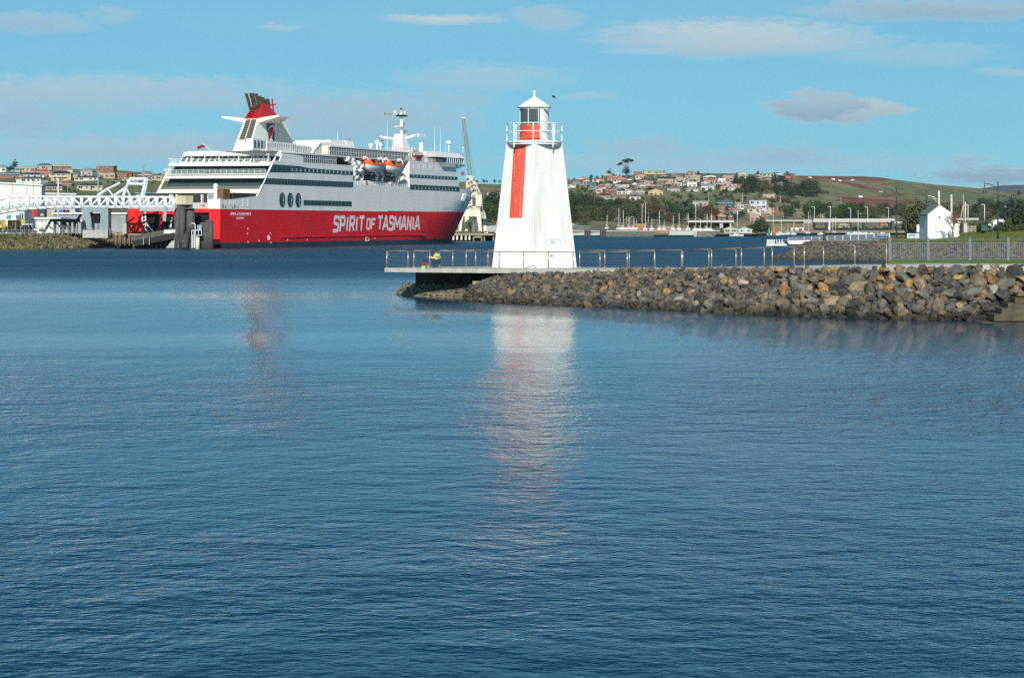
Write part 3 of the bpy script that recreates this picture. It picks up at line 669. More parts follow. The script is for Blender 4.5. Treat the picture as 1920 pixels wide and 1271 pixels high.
    m=MB(); m.lathe(cx,cy,[(0.001,zg0-0.05),(0.32,zg0-0.05),(0.24,zg0+0.12),(0.16,zg0+0.35),(0.2,zg0+0.5),(0.2,zg0+0.8),(0.1,zg0+0.95),(0.001,zg0+1.0)],12); m.build('lamp',mat('lamp_red',(0.30,0.03,0.03),0.3),t,True)
    # roof
    m=MB(); m.lathe(cx,cy,[(1.15,15.44),(1.39,15.46),(1.41,15.50),(1.0,15.80),(0.5,16.12),(0.18,16.30),(0.10,16.38),(0.085,16.42),(0.07,16.85),(0.001,16.86)],32); m.build('roof',white,t,True)
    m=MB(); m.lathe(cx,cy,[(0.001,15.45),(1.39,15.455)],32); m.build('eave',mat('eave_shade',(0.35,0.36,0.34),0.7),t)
    # small arm with anemometer and floodlight under the eave
    m=MB(); p=Vector((cx+1.2,cy-0.8,15.35)); m.path([p,p+Vector((0,0,0.35)),p+Vector((0.14,0,0.85)),p+Vector((0.3,0,0.95))],0.02,5); m.build('bracket',greyst,t)
    m=MB(); m.sphere(p+Vector((0.30,0,1.0)),0.08,8); m.sphere(p+Vector((0.42,0,0.93)),0.09,8); m.build('wind_gauge',black,t)
    m=MB(); m.hexa([p+Vector(v) for v in ((-0.45,-.3,-.05),(-.1,-.35,-.2),(0.0,-.2,-.2),(-.35,-.15,-.02))],[p+Vector(v) for v in ((-0.45,-.3,.06),(-.05,-.35,.02),(0.05,-.2,.02),(-.35,-.15,.08))]); m.build('floodlight',greyst,t)
    return t
lighthouse()
# ================================================================ angler
def skin_body(name,vs,es,rad,root=0,sub=2):
    me=bpy.data.meshes.new(name); me.from_pydata(vs,es,[]); o=bpy.data.objects.new('tmp',me); COL.objects.link(o)
    md=o.modifiers.new('s','SKIN'); md.use_smooth_shade=True
    for i,r in enumerate(rad): me.skin_vertices[0].data[i].radius=(r,r)
    for i in range(len(vs)): me.skin_vertices[0].data[i].use_root=(i==root)
    sd=o.modifiers.new('d','SUBSURF'); sd.levels=sub; sd.render_levels=sub
    bpy.context.view_layer.update(); dg=bpy.context.evaluated_depsgraph_get()
    r=bpy.data.meshes.new_from_object(o.evaluated_get(dg)); bpy.data.objects.remove(o); r.name=name; return r
hivis=mat('hivis_yellow',(0.68,0.74,0.24),0.7,var=0.12,scale=6,bump=0.3); navy=mat('navy_cloth',(0.018,0.022,0.045),0.85,var=0.3,scale=8,bump=0.4); skinm=mat('skin',(0.42,0.22,0.14),0.6,var=0.05); hair=mat('dark_hair',(0.02,0.014,0.01),0.7,var=0.2); bootm=mat('boot_leather',(0.05,0.035,0.02),0.7)
def angler():
    bx,by=X(819,164.6),164.6
    t=thing('person','person squatting on the platform in a yellow and navy jacket and dark trousers','person',(bx,by,DZ))
    # local axes: -x is left in the photo, +y away
    vs=[(.20,0,.42),(.10,.02,.62),(-.02,.04,.86),(.0,.04,1.00),(-.05,.05,1.10),  # pelvis, waist, chest, upper chest, neck
        (-.09,.06,1.20),(-.12,.06,1.28),        # head
        (.14,.14,.40),(-.32,.18,.52),(-.10,.20,.10),(-.28,.22,.05),  # right leg thigh->knee->ankle->toe (far)
        (.14,-.14,.40),(-.30,-.18,.50),(-.06,-.20,.10),(-.24,-.22,.05),
        (.02,.24,.98),(-.22,.30,.78),(-.46,.20,.80),(-.54,.17,.82),
        (.02,-.20,.98),(-.20,-.28,.74),(-.44,-.10,.76),(-.52,-.06,.80)]
    es=[(0,1),(1,2),(2,3),(3,4),(4,5),(5,6),(0,7),(7,8),(8,9),(9,10),(0,11),(11,12),(12,13),(13,14),(3,15),(15,16),(16,17),(17,18),(3,19),(19,20),(20,21),(21,22)]
    rad=[.24,.25,.28,.23,.08,.105,.10,.14,.09,.06,.05,.14,.09,.06,.05,.10,.075,.05,.04,.10,.075,.05,.04]
    me=skin_body('body',vs,es,rad)
    for q in (hivis,navy,skinm,bootm): me.materials.append(q)
    for p in me.polygons:
        c=p.center; i=0
        d=c.z-(0.58+0.55*(c.x+0.1))   # the jacket's yellow runs diagonally above the navy
        if c.z<0.14: i=3
        elif c.x<-.40 and c.z>.7: i=2
        elif c.z>1.08: i=2
        elif d<0 and c.z<0.86: i=1
        elif c.z<0.62: i=1
        p.material_index=i
    o=link('body',me,t); t.scale=(1.22,1.15,1.08)
    m=MB(); m.sphere((-.09,.06,1.27),0.125,12,0.95); m.tube((-.20,.04,1.25),(-.29,.03,1.24),0.06,6,0.05); m.build('cap',hair,t,True,local=True)
    m=MB(); m.sphere((-.215,.05,1.19),0.02,6); m.build('nose',skinm,t,True,local=True)
    for s in (-1,1):
        m=MB()
        for k in range(4): m.path([(-.53,s*.12+s*k*.022,.81),(-.60,s*.11+s*k*.02,.83+.01*k),(-.62,s*.10+s*k*.015,.79)],0.011,5)
        m.path([(-.52,s*.10,.83),(-.57,s*.06,.86)],0.013,5); m.build('hand',skinm,t,True,local=True)
    r=thing('fishing_rod','thin dark fishing rod held up by the squatting person','fishing rod',(bx-0.5,by,DZ+0.8))
    m=MB(); m.tube((bx-.50,by+.05,DZ+.72),(bx-.35,by+1.2,DZ+1.45),0.016,5,0.012); m.tube((bx-.35,by+1.2,DZ+1.45),(bx-.15,by+3.2,DZ+2.0),0.012,5,0.006); m.build('blank',black,r)
    m=MB(); m.sphere((bx-.5,by+.05,DZ+.68),0.05,8); m.build('reel',greyst,r)
    b=thing('tackle_bag','dark red and black tackle bag on the platform left of the squatting person','bag',(X(797,164.4),164.4,DZ))
    bx2=X(797,164.4); by2=164.4
    m=MB(); m.hexa([(bx2-.30,by2-.2,DZ+.02),(bx2+.26,by2-.2,DZ+.02),(bx2+.26,by2+.2,DZ+.02),(bx2-.30,by2+.2,DZ+.02)],[(bx2-.24,by2-.15,DZ+.48),(bx2+.2,by2-.15,DZ+.5),(bx2+.2,by2+.15,DZ+.5),(bx2-.24,by2+.15,DZ+.48)]); m.build('body',mat('bag_red',(0.16,0.015,0.02),0.7,var=0.3),b)
    m=MB(); m.box(bx2-.20,bx2+.18,by2-.16,by2+.16,DZ+.49,DZ+.56); m.path([(bx2-.15,by2,DZ+.55),(bx2-.1,by2,DZ+.68),(bx2+.1,by2,DZ+.68),(bx2+.14,by2,DZ+.55)],0.02,5); m.build('lid',black,b)
    c=thing('bait_box','small lime green box standing in front of the tackle bag','box',(bx2-.12,by2-.3,DZ))
    m=MB(); m.box(bx2-.26,bx2+.03,by2-.45,by2-.27,DZ,DZ+.14); m.build('tray',mat('lime_plastic',(0.30,0.62,0.08),0.5),c)
    m=MB(); m.box(bx2-.275,bx2+.045,by2-.465,by2-.255,DZ+.14,DZ+.175); m.build('lid',mat('lime_lid',(0.35,0.66,0.12),0.5),c)
    c=thing('plastic_bag','crumpled grey plastic bag beside the lime green box','bag',(bx2+.25,by2-.3,DZ))
    me=rock_mesh(77,(.17,.13,.15)); me.materials.append(mat('plastic_grey',(0.35,0.38,0.48),0.4)); o=link('sack',me,c); o.location=(0,0,.1)
    m=MB(); m.tube((bx2+.25,by2-.3,DZ+.2),(bx2+.28,by2-.3,DZ+.32),0.02,5,0.05); m.build('knot',MATS['plastic_grey'],c)
angler()
# ================================================================ ferry
A_=math.atan(1511/3731); DX_,DY_=math.sin(A_),math.cos(A_); HBm=14.0
SD0=525.0; SX0=X(413,SD0)                 # starboard stern corner
def SSf(px,py,u=0.0):
    x0=SX0-u*DY_; y0=SD0+u*DX_; k=(px-960)/F; s=(k*y0-x0)/(DX_-k*DY_); D=y0+s*DY_; return s,H+(HY-py)/F*D
def SUf(px,py,s):
    k=(px-960)/F; x0=SX0+s*DX_; y0=SD0+s*DY_; u=(x0-k*y0)/(DY_+k*DX_); D=y0+u*DX_; return u,H+(HY-py)/F*D
ship=bpy.data.objects.new('ferry',None); COL.objects.link(ship)
SHL=Vector((SX0-HBm*DY_,SD0+HBm*DX_,0)); ship.location=SHL; ship.rotation_euler=(0,0,math.pi/2-A_); ship['_w']=(0,0,0)
tag(ship,'huge red and white passenger ferry berthed stern first with a red topped funnel','ferry')
SM=Matrix.Translation(SHL)@Matrix.Rotation(math.pi/2-A_,4,'Z')
def plated(name,col,var,plate=(0.05,0.42),rough=0.45,rust=((0.35,0.22,0.12),0.22,0.25)):
    m=mat(name,col,rough,var=var,scale=0.25,stain=rust); nt=m.node_tree; b=nt.nodes['Principled BSDF']
    tc=nt.nodes.new('ShaderNodeTexCoord'); mp=nt.nodes.new('ShaderNodeMapping'); mp.inputs['Rotation'].default_value=(R(90),0,0); nt.links.new(tc.outputs['Object'],mp.inputs[0])
    b.inputs['Specular IOR Level'].default_value=0.18
    br=nt.nodes.new('ShaderNodeTexBrick'); br.inputs['Scale'].default_value=1; br.inputs['Brick Width'].default_value=9; br.inputs['Row Height'].default_value=1.15; br.inputs['Mortar Size'].default_value=0.045; br.inputs['Mortar Smooth'].default_value=0.6; nt.links.new(mp.outputs[0],br.inputs['Vector'])
    n=nt.nodes.new('ShaderNodeTexNoise'); n.inputs['Scale'].default_value=0.5; nt.links.new(tc.outputs['Object'],n.inputs['Vector'])
    ad=nt.nodes.new('ShaderNodeMath'); ad.operation='MULTIPLY_ADD'; nt.links.new(n.outputs[0],ad.inputs[0]); ad.inputs[1].default_value=1.2; nt.links.new(br.outputs['Fac'],ad.inputs[2])
    bp=nt.nodes.new('ShaderNodeBump'); bp.inputs['Strength'].default_value=0.45; bp.inputs['Distance'].default_value=0.06; bp.invert=True; nt.links.new(ad.outputs[0],bp.inputs['Height']); nt.links.new(bp.outputs[0],b.inputs['Normal'])
    return m
hullred=plated('hull_red',(0.68,0.008,0.016),0.10,rust=((0.30,0.05,0.04),0.4,0.3)); sidew=plated('hull_white',(0.76,0.76,0.73),0.04)
hullblue=mat('boot_blue',(0.022,0.035,0.055),0.5,var=0.25,scale=0.4); shw=mat('ship_white',(0.80,0.80,0.76),0.45,var=0.05,scale=0.3,stain=((0.5,0.4,0.28),0.15,0.5)); 
shc=mat('ship_cream',(0.78,0.72,0.60),0.5,var=0.06,scale=0.4,stain=((0.5,0.36,0.2),0.3,0.6)); glassd=mat('ship_glass_dark',(0.010,0.030,0.042),0.2,var=0.25,scale=0.6,spec=0.35)
glassg=mat('ship_glass_green',(0.03,0.085,0.09),0.12,var=0.3,scale=0.7,spec=0.7); decks=mat('deck_grey',(0.30,0.31,0.30),0.8,var=0.15); shadowb=mat('recess_shade_brown',(0.16,0.11,0.09),0.8,var=0.3)  # recess brown carries the shade of the set-in walls in its colour
JOINED={'mullion','pane','hull_mark','recess_brace','deck_locker','deck_fitting','guard_rail','radar','signal_light','aerial','roof_vent','raft_rack','ramp_strut','wing_opening','mooring_port','recess_window','window'}
def sb(name,mb,m,parent=None,smooth=False): return mb.build(name,m,parent or ship,smooth,local=True)
def s0z(z): return lerp(100,150,max(0,min(1,z/15.0))**0.9)
def s1z(z): return lerp(170,183,max(0,min(1,z/15.0))**0.8)
def hullpt(t,z,side):      # t 0..1 straight, 1..2 curved
    s0,s1=s0z(z),s1z(z)
    if t<=1: return Vector((t*s0,side*HBm,z))
    a=(t-1)*math.pi/2; c=math.cos(a); return Vector((s0+(s1-s0)*math.sin(a)**0.95,side*HBm*c**0.9 if c>1e-6 else 0,z))
TS=[0,0.03,0.25,0.5,0.75]+[1+i/22 for i in range(23)]
def strip(name,zl,zh,m,n=5,ext=None):
    mb=MB()
    for side in (-1,1):
        rows=[]
        for k in range(n+1):
            row=[]
            for t in TS:
                z=lerp(zl(t),zh(t),k/n); row.append(hullpt(t,z,side))
            rows.append(row)
        if side==1: rows=rows[::-1]
        mb.grid(rows)
    return sb(name,mb,m,None,True)
zred=lambda t: 10.25+0.35*t/2
strip('boot_stripe',lambda t:-2.0,lambda t:1.45+0.1*t,hullblue,3)
strip('hull',lambda t:1.45+0.1*t,zred,hullred,6)
def zup(t):
    return 13.0 if t<0.6 else (18.0 if t<=1.35 else lerp(18.0,15.6,min(1,(t-1.35)/0.45)))
mb=MB(); SRB=SSf(768,330)[0]
def bowpt(q,z,side):
    if q<=1: return Vector((lerp(SRB,s0z(z),q),side*HBm,z))
    return hullpt(q,z,side)
for side in (-1,1):
    rows=[]
    tt=[0,.4,.8]+[1+i/22 for i in range(23)]
    for k in range(8): rows.append([bowpt(t,lerp(10.41 if t<=1 else zred(t),zup(max(1,t)),k/7),side) for t in tt])
    mb.grid(rows if side==-1 else rows[::-1])
sb('bow_plating',mb,sidew,None,True)
mb=MB(); top=[hullpt(t,17.0,-1) for t in (0.8,1,1.2,1.4,1.6,1.8,2)]; mb.face(*([Vector((p.x,p.y*0.98,min(17.2,zup(1.2+max(0,p.x-150)/60)-0.8))) for p in top]+[Vector((p.x,-p.y*0.98,15.0)) for p in top[::-1]])); sb('fore_deck',mb,decks)
mb=MB(); mb.sphere((173.5,0,-0.9),1.0,14)
me=mb.mesh('bulbous_bow',hullblue,True)
for v in me.vertices: v.co.x=168+(v.co.x-172.5)*7.0; v.co.y*=2.4; v.co.z=-0.6+(v.co.z+0.9)*2.2
link('bulbous_bow',me,ship)
# white sheer line above the red
mb=MB(); a=hullpt(0.0,10.25,-1); mb.box(0.3,100,-HBm-.04,-HBm+.05,10.22,10.40); sb('sheer_line',mb,shw)
# rubbing strake low on the side
mb=MB(); sA,zA=SSf(525,445); sB,zB=SSf(795,440); mb.hexa([(sA,-HBm-.25,2.6),(sB,-HBm-.25,3.0),(sB,-HBm+.1,3.0),(sA,-HBm+.1,2.6)],[(sA,-HBm-.25,2.85),(sB,-HBm-.25,3.25),(sB,-HBm+.1,3.3),(sA,-HBm+.1,2.95)]); sb('rubbing_strake',mb,hullred)
# ---- flat side above the red, starboard and port
sL,zL=SSf(483,370); sT,zT=SSf(514,305.5); zT=23.6; sRa,_=SSf(662,330); sRb,_=SSf(768,330); sE=SSf(862,357)[0]; sF,zF=SSf(853,309)
zF=26.2
for side,nm in ((-1,1),(1,2)):
    y0=side*HBm; dy=-side*0.35
    mb=MB(); s_first=SSf(400,380)[0]
    poly=[(0.05,10.26),(sRa,10.36),(sRa,zT),(sT,zT),(sL,13.8),(3,12.6),(0.05,12.9)]
    mb.prism([(s,y0,z) for s,z in poly],(0,dy,0)); sb('side_plating',mb,sidew)
    mb=MB(); mb.prism([(sRa+.02,y0,10.36),(sRb,y0,10.41),(sRb,y0,18.0),(sRa+.02,y0,18.0)],(0,dy,0)); sb('side_plating',mb,sidew)
mb=MB(); mb.prism([(sRb+.02,-HBm+.01,17.98),(sRb+.02,-HBm+.01,zF),(sF,-HBm+.01,zF),(sE,-HBm+.01,17.98)],(0,2*HBm-.04,0)); sb('forward_house',mb,sidew)
# forward bulkhead of the recess is white and faces aft
mb=MB(); mb.box(sRb-.12,sRb,-HBm+.05,-8.6,18.05,zF-.05); sb('recess_bulkhead',mb,shw)
# inner core and decks
mb=MB(); mb.box(42,sRa-.1,-HBm+.4,HBm-.4,9,zT-.02); mb.box(20,sRb,-HBm+.42,HBm-.42,9.0,10.2); sb('inner_house',mb,shc)
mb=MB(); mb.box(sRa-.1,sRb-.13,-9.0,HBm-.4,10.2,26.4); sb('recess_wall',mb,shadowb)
mb=MB(); mb.box(sRa-.05,sRb-.14,-HBm+.36,-9.02,17.75,18.0); sb('boat_deck',mb,decks)
# mezzanine gallery in the recess, posts, rails and lockers
mb=MB(); mb.box(sRa,sRb-.2,-10.4,-9.03,21.5,21.75); sb('boat_gallery',mb,shw)
mb=MB(); mb.box(sRa+.2,sRb-.2,-9.08,-9.02,18.9,20.4); mb.box(sRa+.2,sRb-.2,-9.08,-9.02,22.4,23.8); sb('recess_window',mb,glassd)
rg=random.Random(5)
mb=MB(); s=sRa+.3
while s<sRb-.5:
    w=rg.uniform(.5,1.3)
    if rg.random()<.8: mb.box(s,s+w*.8,-HBm+.42,-HBm+1.0,18.0,18.0+rg.uniform(.9,1.35))
    s+=w
sb('deck_locker',mb,shw)
mb=MB()
for q in (8,26): mb.box(sRa+q+1,sRa+q+2.6,-HBm+.38,-HBm+.9,18,19.2)
sb('deck_locker',mb,mat('rust_locker',(0.35,0.10,0.05),0.7))
mb=MB()
for z in (18.6,19.1): mb.path([(sRa,-HBm+.1,z),(sRb,-HBm+.1,z)],0.05,4)
for i in range(24): s=lerp(sRa,sRb,i/23); mb.tube((s,-HBm+.1,18),(s,-HBm+.1,19.1),.05,4)
sb('guard_rail',mb,shw)
# rafts: white drums stacked aft of the boats
for q,(px,py) in enumerate(((652,298),(660,301),(663,307),(666,313),(663,320),(663,327),(672,307),(668,332),(677,312),(676,322))):
    s,z=SSf(px,py,0.8); m=MB(); m.tube((s-1.3,-HBm+.9,z),(s+1.3,-HBm+.9,z),0.85,10); 
    o=m.build('liferaft_drum',shw,ship,True,local=True)
m=MB()
for px in (660,668,676,684):
    s,_=SSf(px,330,1.2); m.tube((s,-HBm+1.8,18),(s,-HBm+1.8,25.6),.16,6)
for z in (20,22,24): m.box(sRa,sRa+9,-HBm+1.6,-HBm+2.0,z,z+.14)
sb('raft_rack',m,shw)
# ---- window bands on the side: glass set in a dark band with separate mullions
def band(name,sa,sb_,za,zb,panes,m=glassd,y=-HBm,mull=shw,mw=0.10,mh=(0,1),kind=None):
    mb=MB(); pts=[(sa,za),(sb_,za),(sb_,zb),(sa,zb)]
    mb.prism([(s,y-.03,z) for s,z in pts],(0,.06,0)); b=sb(name,mb,m)
    mb=MB(); n=int(panes)
    for i in range(n+1):
        s=lerp(sa,sb_,i/n); mb.box(s-mw/2,s+mw/2,y-.07,y-.02,lerp(za,zb,mh[0]),lerp(za,zb,mh[1]))
    mb.build('mullion',mull,b,local=True)
    return b
sA=SSf(494,335)[0]; dim=mat('mullion_grey',(0.10,0.14,0.15),0.5,var=0.1)
lz0,lz1=17.1,18.75
mb=MB(); mb.prism([(sA-2.0,-HBm-.03,lz0),(sRa,-HBm-.03,lz0),(sRa,-HBm-.03,lz1),(sA+.3,-HBm-.03,lz1)],(0,.06,0)); b=sb('window_band',mb,glassd)
mb=MB()
for i in range(30): s=lerp(sA+1,sRa-1,i/29); mb.box(s-.06,s+.06,-HBm-.07,-HBm-.02,lz0+.05,lz1-.05)
mb.build('mullion',dim,b,local=True)
sU=SSf(510,311)[0]; sU2=SSf(565,318)[0]; pb=[(sU-2.2,20.3),(sU2,20.7),(SSf(580,320)[0],20.75),(sRa,20.7),(sRa,21.85),(SSf(580,320)[0],22.05),(SSf(560,314)[0],22.5),(sU+.4,22.55)]
mb=MB(); mb.prism([(s,-HBm-.03,z) for s,z in pb],(0,.06,0)); b=sb('window_band',mb,glassd)
mb=MB()
for i in range(6): s=lerp(sU+.5,sU2-4,i/5); mb.box(s-.05,s+.05,-HBm-.07,-HBm-.02,20.5,22.4)
mb.build('mullion',dim,b,local=True)
pale=mat('pane_pale',(0.33,0.42,0.42),0.3,var=0.1)
mb=MB()
for i in range(15): s=lerp(SSf(548,320)[0],sRa-2.5,i/14); mb.box(s-.35,s+.35,-HBm-.07,-HBm-.02,20.95,21.75)
mb.build('pane',pale,b,local=True)
band('window_band',sRb+.3,sE-.4,17.15,18.75,1,mull=dim)
band('window_band',sRb-.1,sE-2.0,20.9,21.95,1,mull=dim)
mb=MB()
for i in range(13): s=lerp(sRb+4,sE-3.5,i/12); mb.box(s-.28,s+.28,-HBm-.08,-HBm-.02,17.45,18.05); s-=1; mb.box(s-.28,s+.28,-HBm-.08,-HBm-.02,21.1,21.75)
sb('pane',mb,pale)
mb=MB()
for px in (776,784,787,795,798,806,809,817,820,828,831,838,842,847,852):
    s,z=SSf(px,313); mb.box(s-.32,s+.32,-HBm-.04,-HBm+.05,24.0,25.1)
sb('window',mb,shw)
# portholes and long window
for px in (529,544,559):
    s,z=SSf(px,375); m=MB(); n=28; z=13.0
    m.prism([(s+1.62*math.cos(2*math.pi*i/n),-HBm-.03,z+1.95*math.sin(2*math.pi*i/n)) for i in range(n)],(0,.06,0)); b=sb('oval_window',m,glassd)
    m=MB(); m.path([(s+1.68*math.cos(2*math.pi*i/n),-HBm-.05,z+2.0*math.sin(2*math.pi*i/n)) for i in range(n+1)],.07,4); m.build('frame',dim,b,local=True)
    m=MB(); m.box(s+.5,s+.62,-HBm-.06,-HBm-.03,z-1.7,z+1.6); m.box(s+.9,s+1.15,-HBm-.06,-HBm-.03,z-.5,z+.5); m.build('glint',pale,b,local=True)
sa_,_=SSf(569,380); sb2,_=SSf(659,382); band('long_window',sa_,sb2,11.55,13.05,14,m=glassd,mull=dim,mw=.08)
# ---- lettering
GLY={'S':[[(.98,.80),(.98,.92),(.86,1),(.2,1),(.05,.9),(.05,.62),(.2,.53),(.8,.47),(.95,.38),(.95,.1),(.8,0),(.0,0)]],'P':[[(.05,-.0),(.05,1),(.8,1),(.95,.9),(.95,.55),(.8,.45),(.05,.45)]],'I':[[(.5,0),(.5,1)]],
 'R':[[(.05,0),(.05,1),(.8,1),(.95,.9),(.95,.58),(.8,.48),(.05,.48)],[(.5,.48),(.95,0)]],'T':[[(.5,0),(.5,1)],[(-.02,1),(1.02,1)]],'O':[[(.2,0),(.05,.12),(.05,.88),(.2,1),(.8,1),(.95,.88),(.95,.12),(.8,0),(.2,0)]],'F':[[(.05,0),(.05,1),(1,1)],[(.05,.5),(.85,.5)]],
 'A':[[(0,0),(.42,1),(.58,1),(1,0)],[(.2,.3),(.8,.3)]],'M':[[(0,0),(.06,1),(.5,.25),(.94,1),(1,0)]],'N':[[(.05,0),(.05,1),(.95,0),(.95,1)]],'V':[[(0,1),(.5,0),(1,1)]],'E':[[(1,0),(.05,0),(.05,1),(1,1)],[(.05,.5),(.9,.5)]],'D':[[(.05,0),(.05,1),(.7,1),(.95,.8),(.95,.2),(.7,0),(.05,0)]],' ':[]}
GW={'I':.35,'M':1.25,' ':.5,'A':1.05}
def side_text(body,px0,px1,z0,z1,bold,shear=0.17,name='lettering',thick=.2,off=0.03):
    """each letter its own raised plate built from flat strokes"""
    s0,_=SSf(px0,420); s1,_=SSf(px1,420); tot=sum(GW.get(c,.85)+.30 for c in body)-.30; ux=(s1-s0)/tot; hh=z1-z0; th=thick*hh; x=0
    lm=mat('letter_white',(0.72,0.73,0.72),0.5,var=0.04,scale=0.5)
    for c in body:
        w=GW.get(c,.85); mb=MB()
        for st in GLY[c]:
            pts=[]
            for a_,b_ in st:
                zz=th*.5+b_*(hh-th); pts.append((s0+(x+a_*w)*ux+shear*zz,z0+zz))
            tw=th*.62
            for i,((xa,za),(xb,zb_)) in enumerate(zip(pts,pts[1:])):
                dx_,dz_=xb-xa,zb_-za; l=math.hypot(dx_,dz_) or 1; vert=abs(dz_)/l; w_=lerp(th,tw*1.25,vert)/2; nx_,nz_=-dz_/l*w_,dx_/l*w_; ex_,ez_=dx_/l*w_*.55,dz_/l*w_*.55; yo=-HBm-off-.004*(i%2)-.002*(GLY[c].index(st))
                if len(pts)==2: ex_=ez_=0
                q=[(xa-nx_-ex_,yo,za-nz_-ez_),(xb-nx_+ex_,yo,zb_-nz_+ez_),(xb+nx_+ex_,yo,zb_+nz_+ez_),(xa+nx_-ex_,yo,za+nz_-ez_)]; mb.prism(q,(0,.05,0))
        if GLY[c]: sb('letter',mb,lm)
        x+=w+.30
def zat(px,py): return SSf(px,py)[1]
side_text('SPIRIT',625,681,zat(650,436),zat(650,404.2),0)
side_text('OF',687,702,zat(694,431.5),zat(694,409),0)
side_text('TASMANIA',708,786,zat(745,433),zat(745,404.5),0)
def small_text(body,px0,px1,z0,z1,bold):
    s0,_=SSf(px0,400); s1,_=SSf(px1,400); M=Matrix(((1,0,0,s0),(0,0,-1,-HBm-.02),(0,1,0,z0),(0,0,0,1)))
    return text_obj('lettering',body,mat('letter_white',(0.72,0.73,0.72),0.5,var=0),z1-z0,s1-s0,0.03,bold,M,ship,0.94,.06)
small_text('SPIRIT of TASMANIA II',432,470,zat(450,404.5),zat(450,398.5),0.006)
small_text('DEVONPORT',443.5,458,zat(450,411.5),zat(450,407.5),0.004)
# draught and thruster marks
m=MB()
for px,py,w,h in ((503.5,446,.9,1.1),):
    s,z=SSf(px,py); n=12
    m.path([(s+w*.6*math.cos(i*math.pi/6),-HBm-.04,z+h*.6*math.sin(i*math.pi/6)) for i in range(13)],.09,4); m.box(s-.25,s+.25,-HBm-.05,-HBm-.01,z-.3,z+.3)
s,z=SSf(689,445.5); z=3.4-1.6; m.path([(s-1.2,-HBm-.04,z-.5),(s-1.2,-HBm-.04,z+.6),(s+.2,-HBm-.04,z+.6),(s+1.1,-HBm-.04,z),(s+.2,-HBm-.04,z-.5),(s-1.2,-HBm-.04,z-.5)],.09,4)
for px,py in ((465,429),(464,438),(507,438),(486,452),(508,455),(539,450),(576,450),(465,454),(703,447),(817,425),(829,424)):
    s,z=SSf(px,py); 
    if px<800: m.box(s-.16,s+.16,-HBm-.04,-HBm,z-.2,z+.2)
sb('hull_mark',m,shw)
# hawse openings near the bow and mooring ports near the stern
m=MB()
for i in range(5):
    p=hullpt(1.17+i*0.014,14.2,-1); q=hullpt(1.17+i*0.014,16.4,-1); m.tube(p+Vector((0,-.1,0)),q+Vector((0,-.1,0)),.24,5)
sb('mooring_port',m,shw)
for px,w,h in ((424,2.2,1.2),(433,2.6,1.3),(441,2.6,1.4),(458,3.2,1.9),(466,1.6,2.1)):
    s,z=SSf(px,382); m=MB(); m.box(s-w*.28,s+w*.28,-HBm-.05,-HBm-.01,11.9-h*.5,11.9+h*.5); sb('mooring_port',m,shw)
m=MB()
for px,h in ((418,1.0),(440,1.3),(423,.5),(436,.4),(446,.5)):
    s,z=SSf(px,390); m.box(s-.2,s+.2,-HBm-.06,-HBm-.01,10.4,10.4+h)
sb('mooring_port',m,mat('rust_dark',(0.10,0.06,0.035),0.8))
# ---- tier of glass above the side (deck nine) and the long glazed deck ten
def glaz(sa,sb_,za,zb,y,n,fasc=0.35):
    b=band('glazed_screen',sa,sb_,za+.05,zb-fasc,n,m=glassd,y=y,mull=shw,mw=0.2)
    mb=MB(); mb.box(sa-.3,sb_+.3,y-.25,y+.6,zb-fasc,zb); sb('deck_edge',mb,shw)
    mb=MB(); mb.path([(sa,y-.1,za+1.1),(sb_,y-.1,za+1.1)],.07,4); sb('hand_rail',mb,shw)
s9a=SSf(529,290)[0]; s9b=SSf(632,300)[0]; glaz(s9a,s9b,23.65,26.2,-HBm+.35,26)
s10a=SSf(621,280)[0]; s10b=SSf(770,290)[0]; glaz(s10a,s10b,26.25,28.95,-HBm+.5,50)
mb=MB(); mb.box(s10a,s10b,-HBm+.52,HBm-.5,26.0,26.25); mb.box(s10a,s10b,-HBm+.9,HBm-.9,26.3,28.9); sb('deck_house',mb,shc)
mb=MB(); mb.box(sRa-8,sRb+1,-HBm+.4,-9,25.95,26.2); sb('boat_deck_overhang',mb,shw)
mb=MB(); mb.box(s9a,s10a,-HBm+.6,HBm-.6,23.6,26.2); sb('deck_house',mb,shc)
mb=MB(); mb.box(s9a-6,s10a+2,-HBm+1,HBm-1,26.2,26.35); sb('open_deck',mb,decks)
# aft raised house with tall windows beside the funnel
def uband(pxa,pxb,u,za,zb,n,gm=glassg,wallm=shw,depth=2,mw=.45):
    sa,_=SSf(pxa,280,u); sc,_=SSf(pxb,280,u); y=-HBm+u
    mb=MB(); mb.box(sa,sc,y,y+depth,26.35,zb+.5); sb('deck_house',mb,wallm)
    return band('house_window',sa+.3,sc-.3,za,zb,n,m=gm,y=y,mull=shw,mw=mw)
uband(474,502,3.5,26.9,29.0,4)
uband(500,556,3.2,26.8,28.5,16)
uband(556,584,4.0,26.8,28.2,8)
uband(592,622,3.0,26.8,28.6,9)
mb=MB(); s_,z_=SSf(597,272,3); mb.bar((s_-5,-HBm+3,26.3),(s_+1,-HBm+3,29.8),.5); mb.box(s_,s_+9,-HBm+3,-HBm+8,28.4,29.9); sb('ladder_house',mb,shw)
for pa,pb,pt,u in ((609,622,266,6),(620,650,262.5,8),(650,665,264,8)):
    sa,z1=SSf(pa,pt,u); sc,_=SSf(pb,pt,u); mb=MB(); mb.hexa([(sa,-HBm+u,28.9),(sc+1,-HBm+u,28.9),(sc+1,HBm-u,28.9),(sa,HBm-u,28.9)],[(sa+.5,-HBm+u+.4,z1),(sc-.6,-HBm+u+.4,z1),(sc-.6,HBm-u,z1),(sa+.5,HBm-u,z1)]); sb('vent_house',mb,shw)
mb=MB()
for px,py in ((652,261),(655,260),(618,262)): 
    s,z=SSf(px,py,9); mb.tube((s,-HBm+9,z-1.2),(s,-HBm+9,z+.4),.45,8)
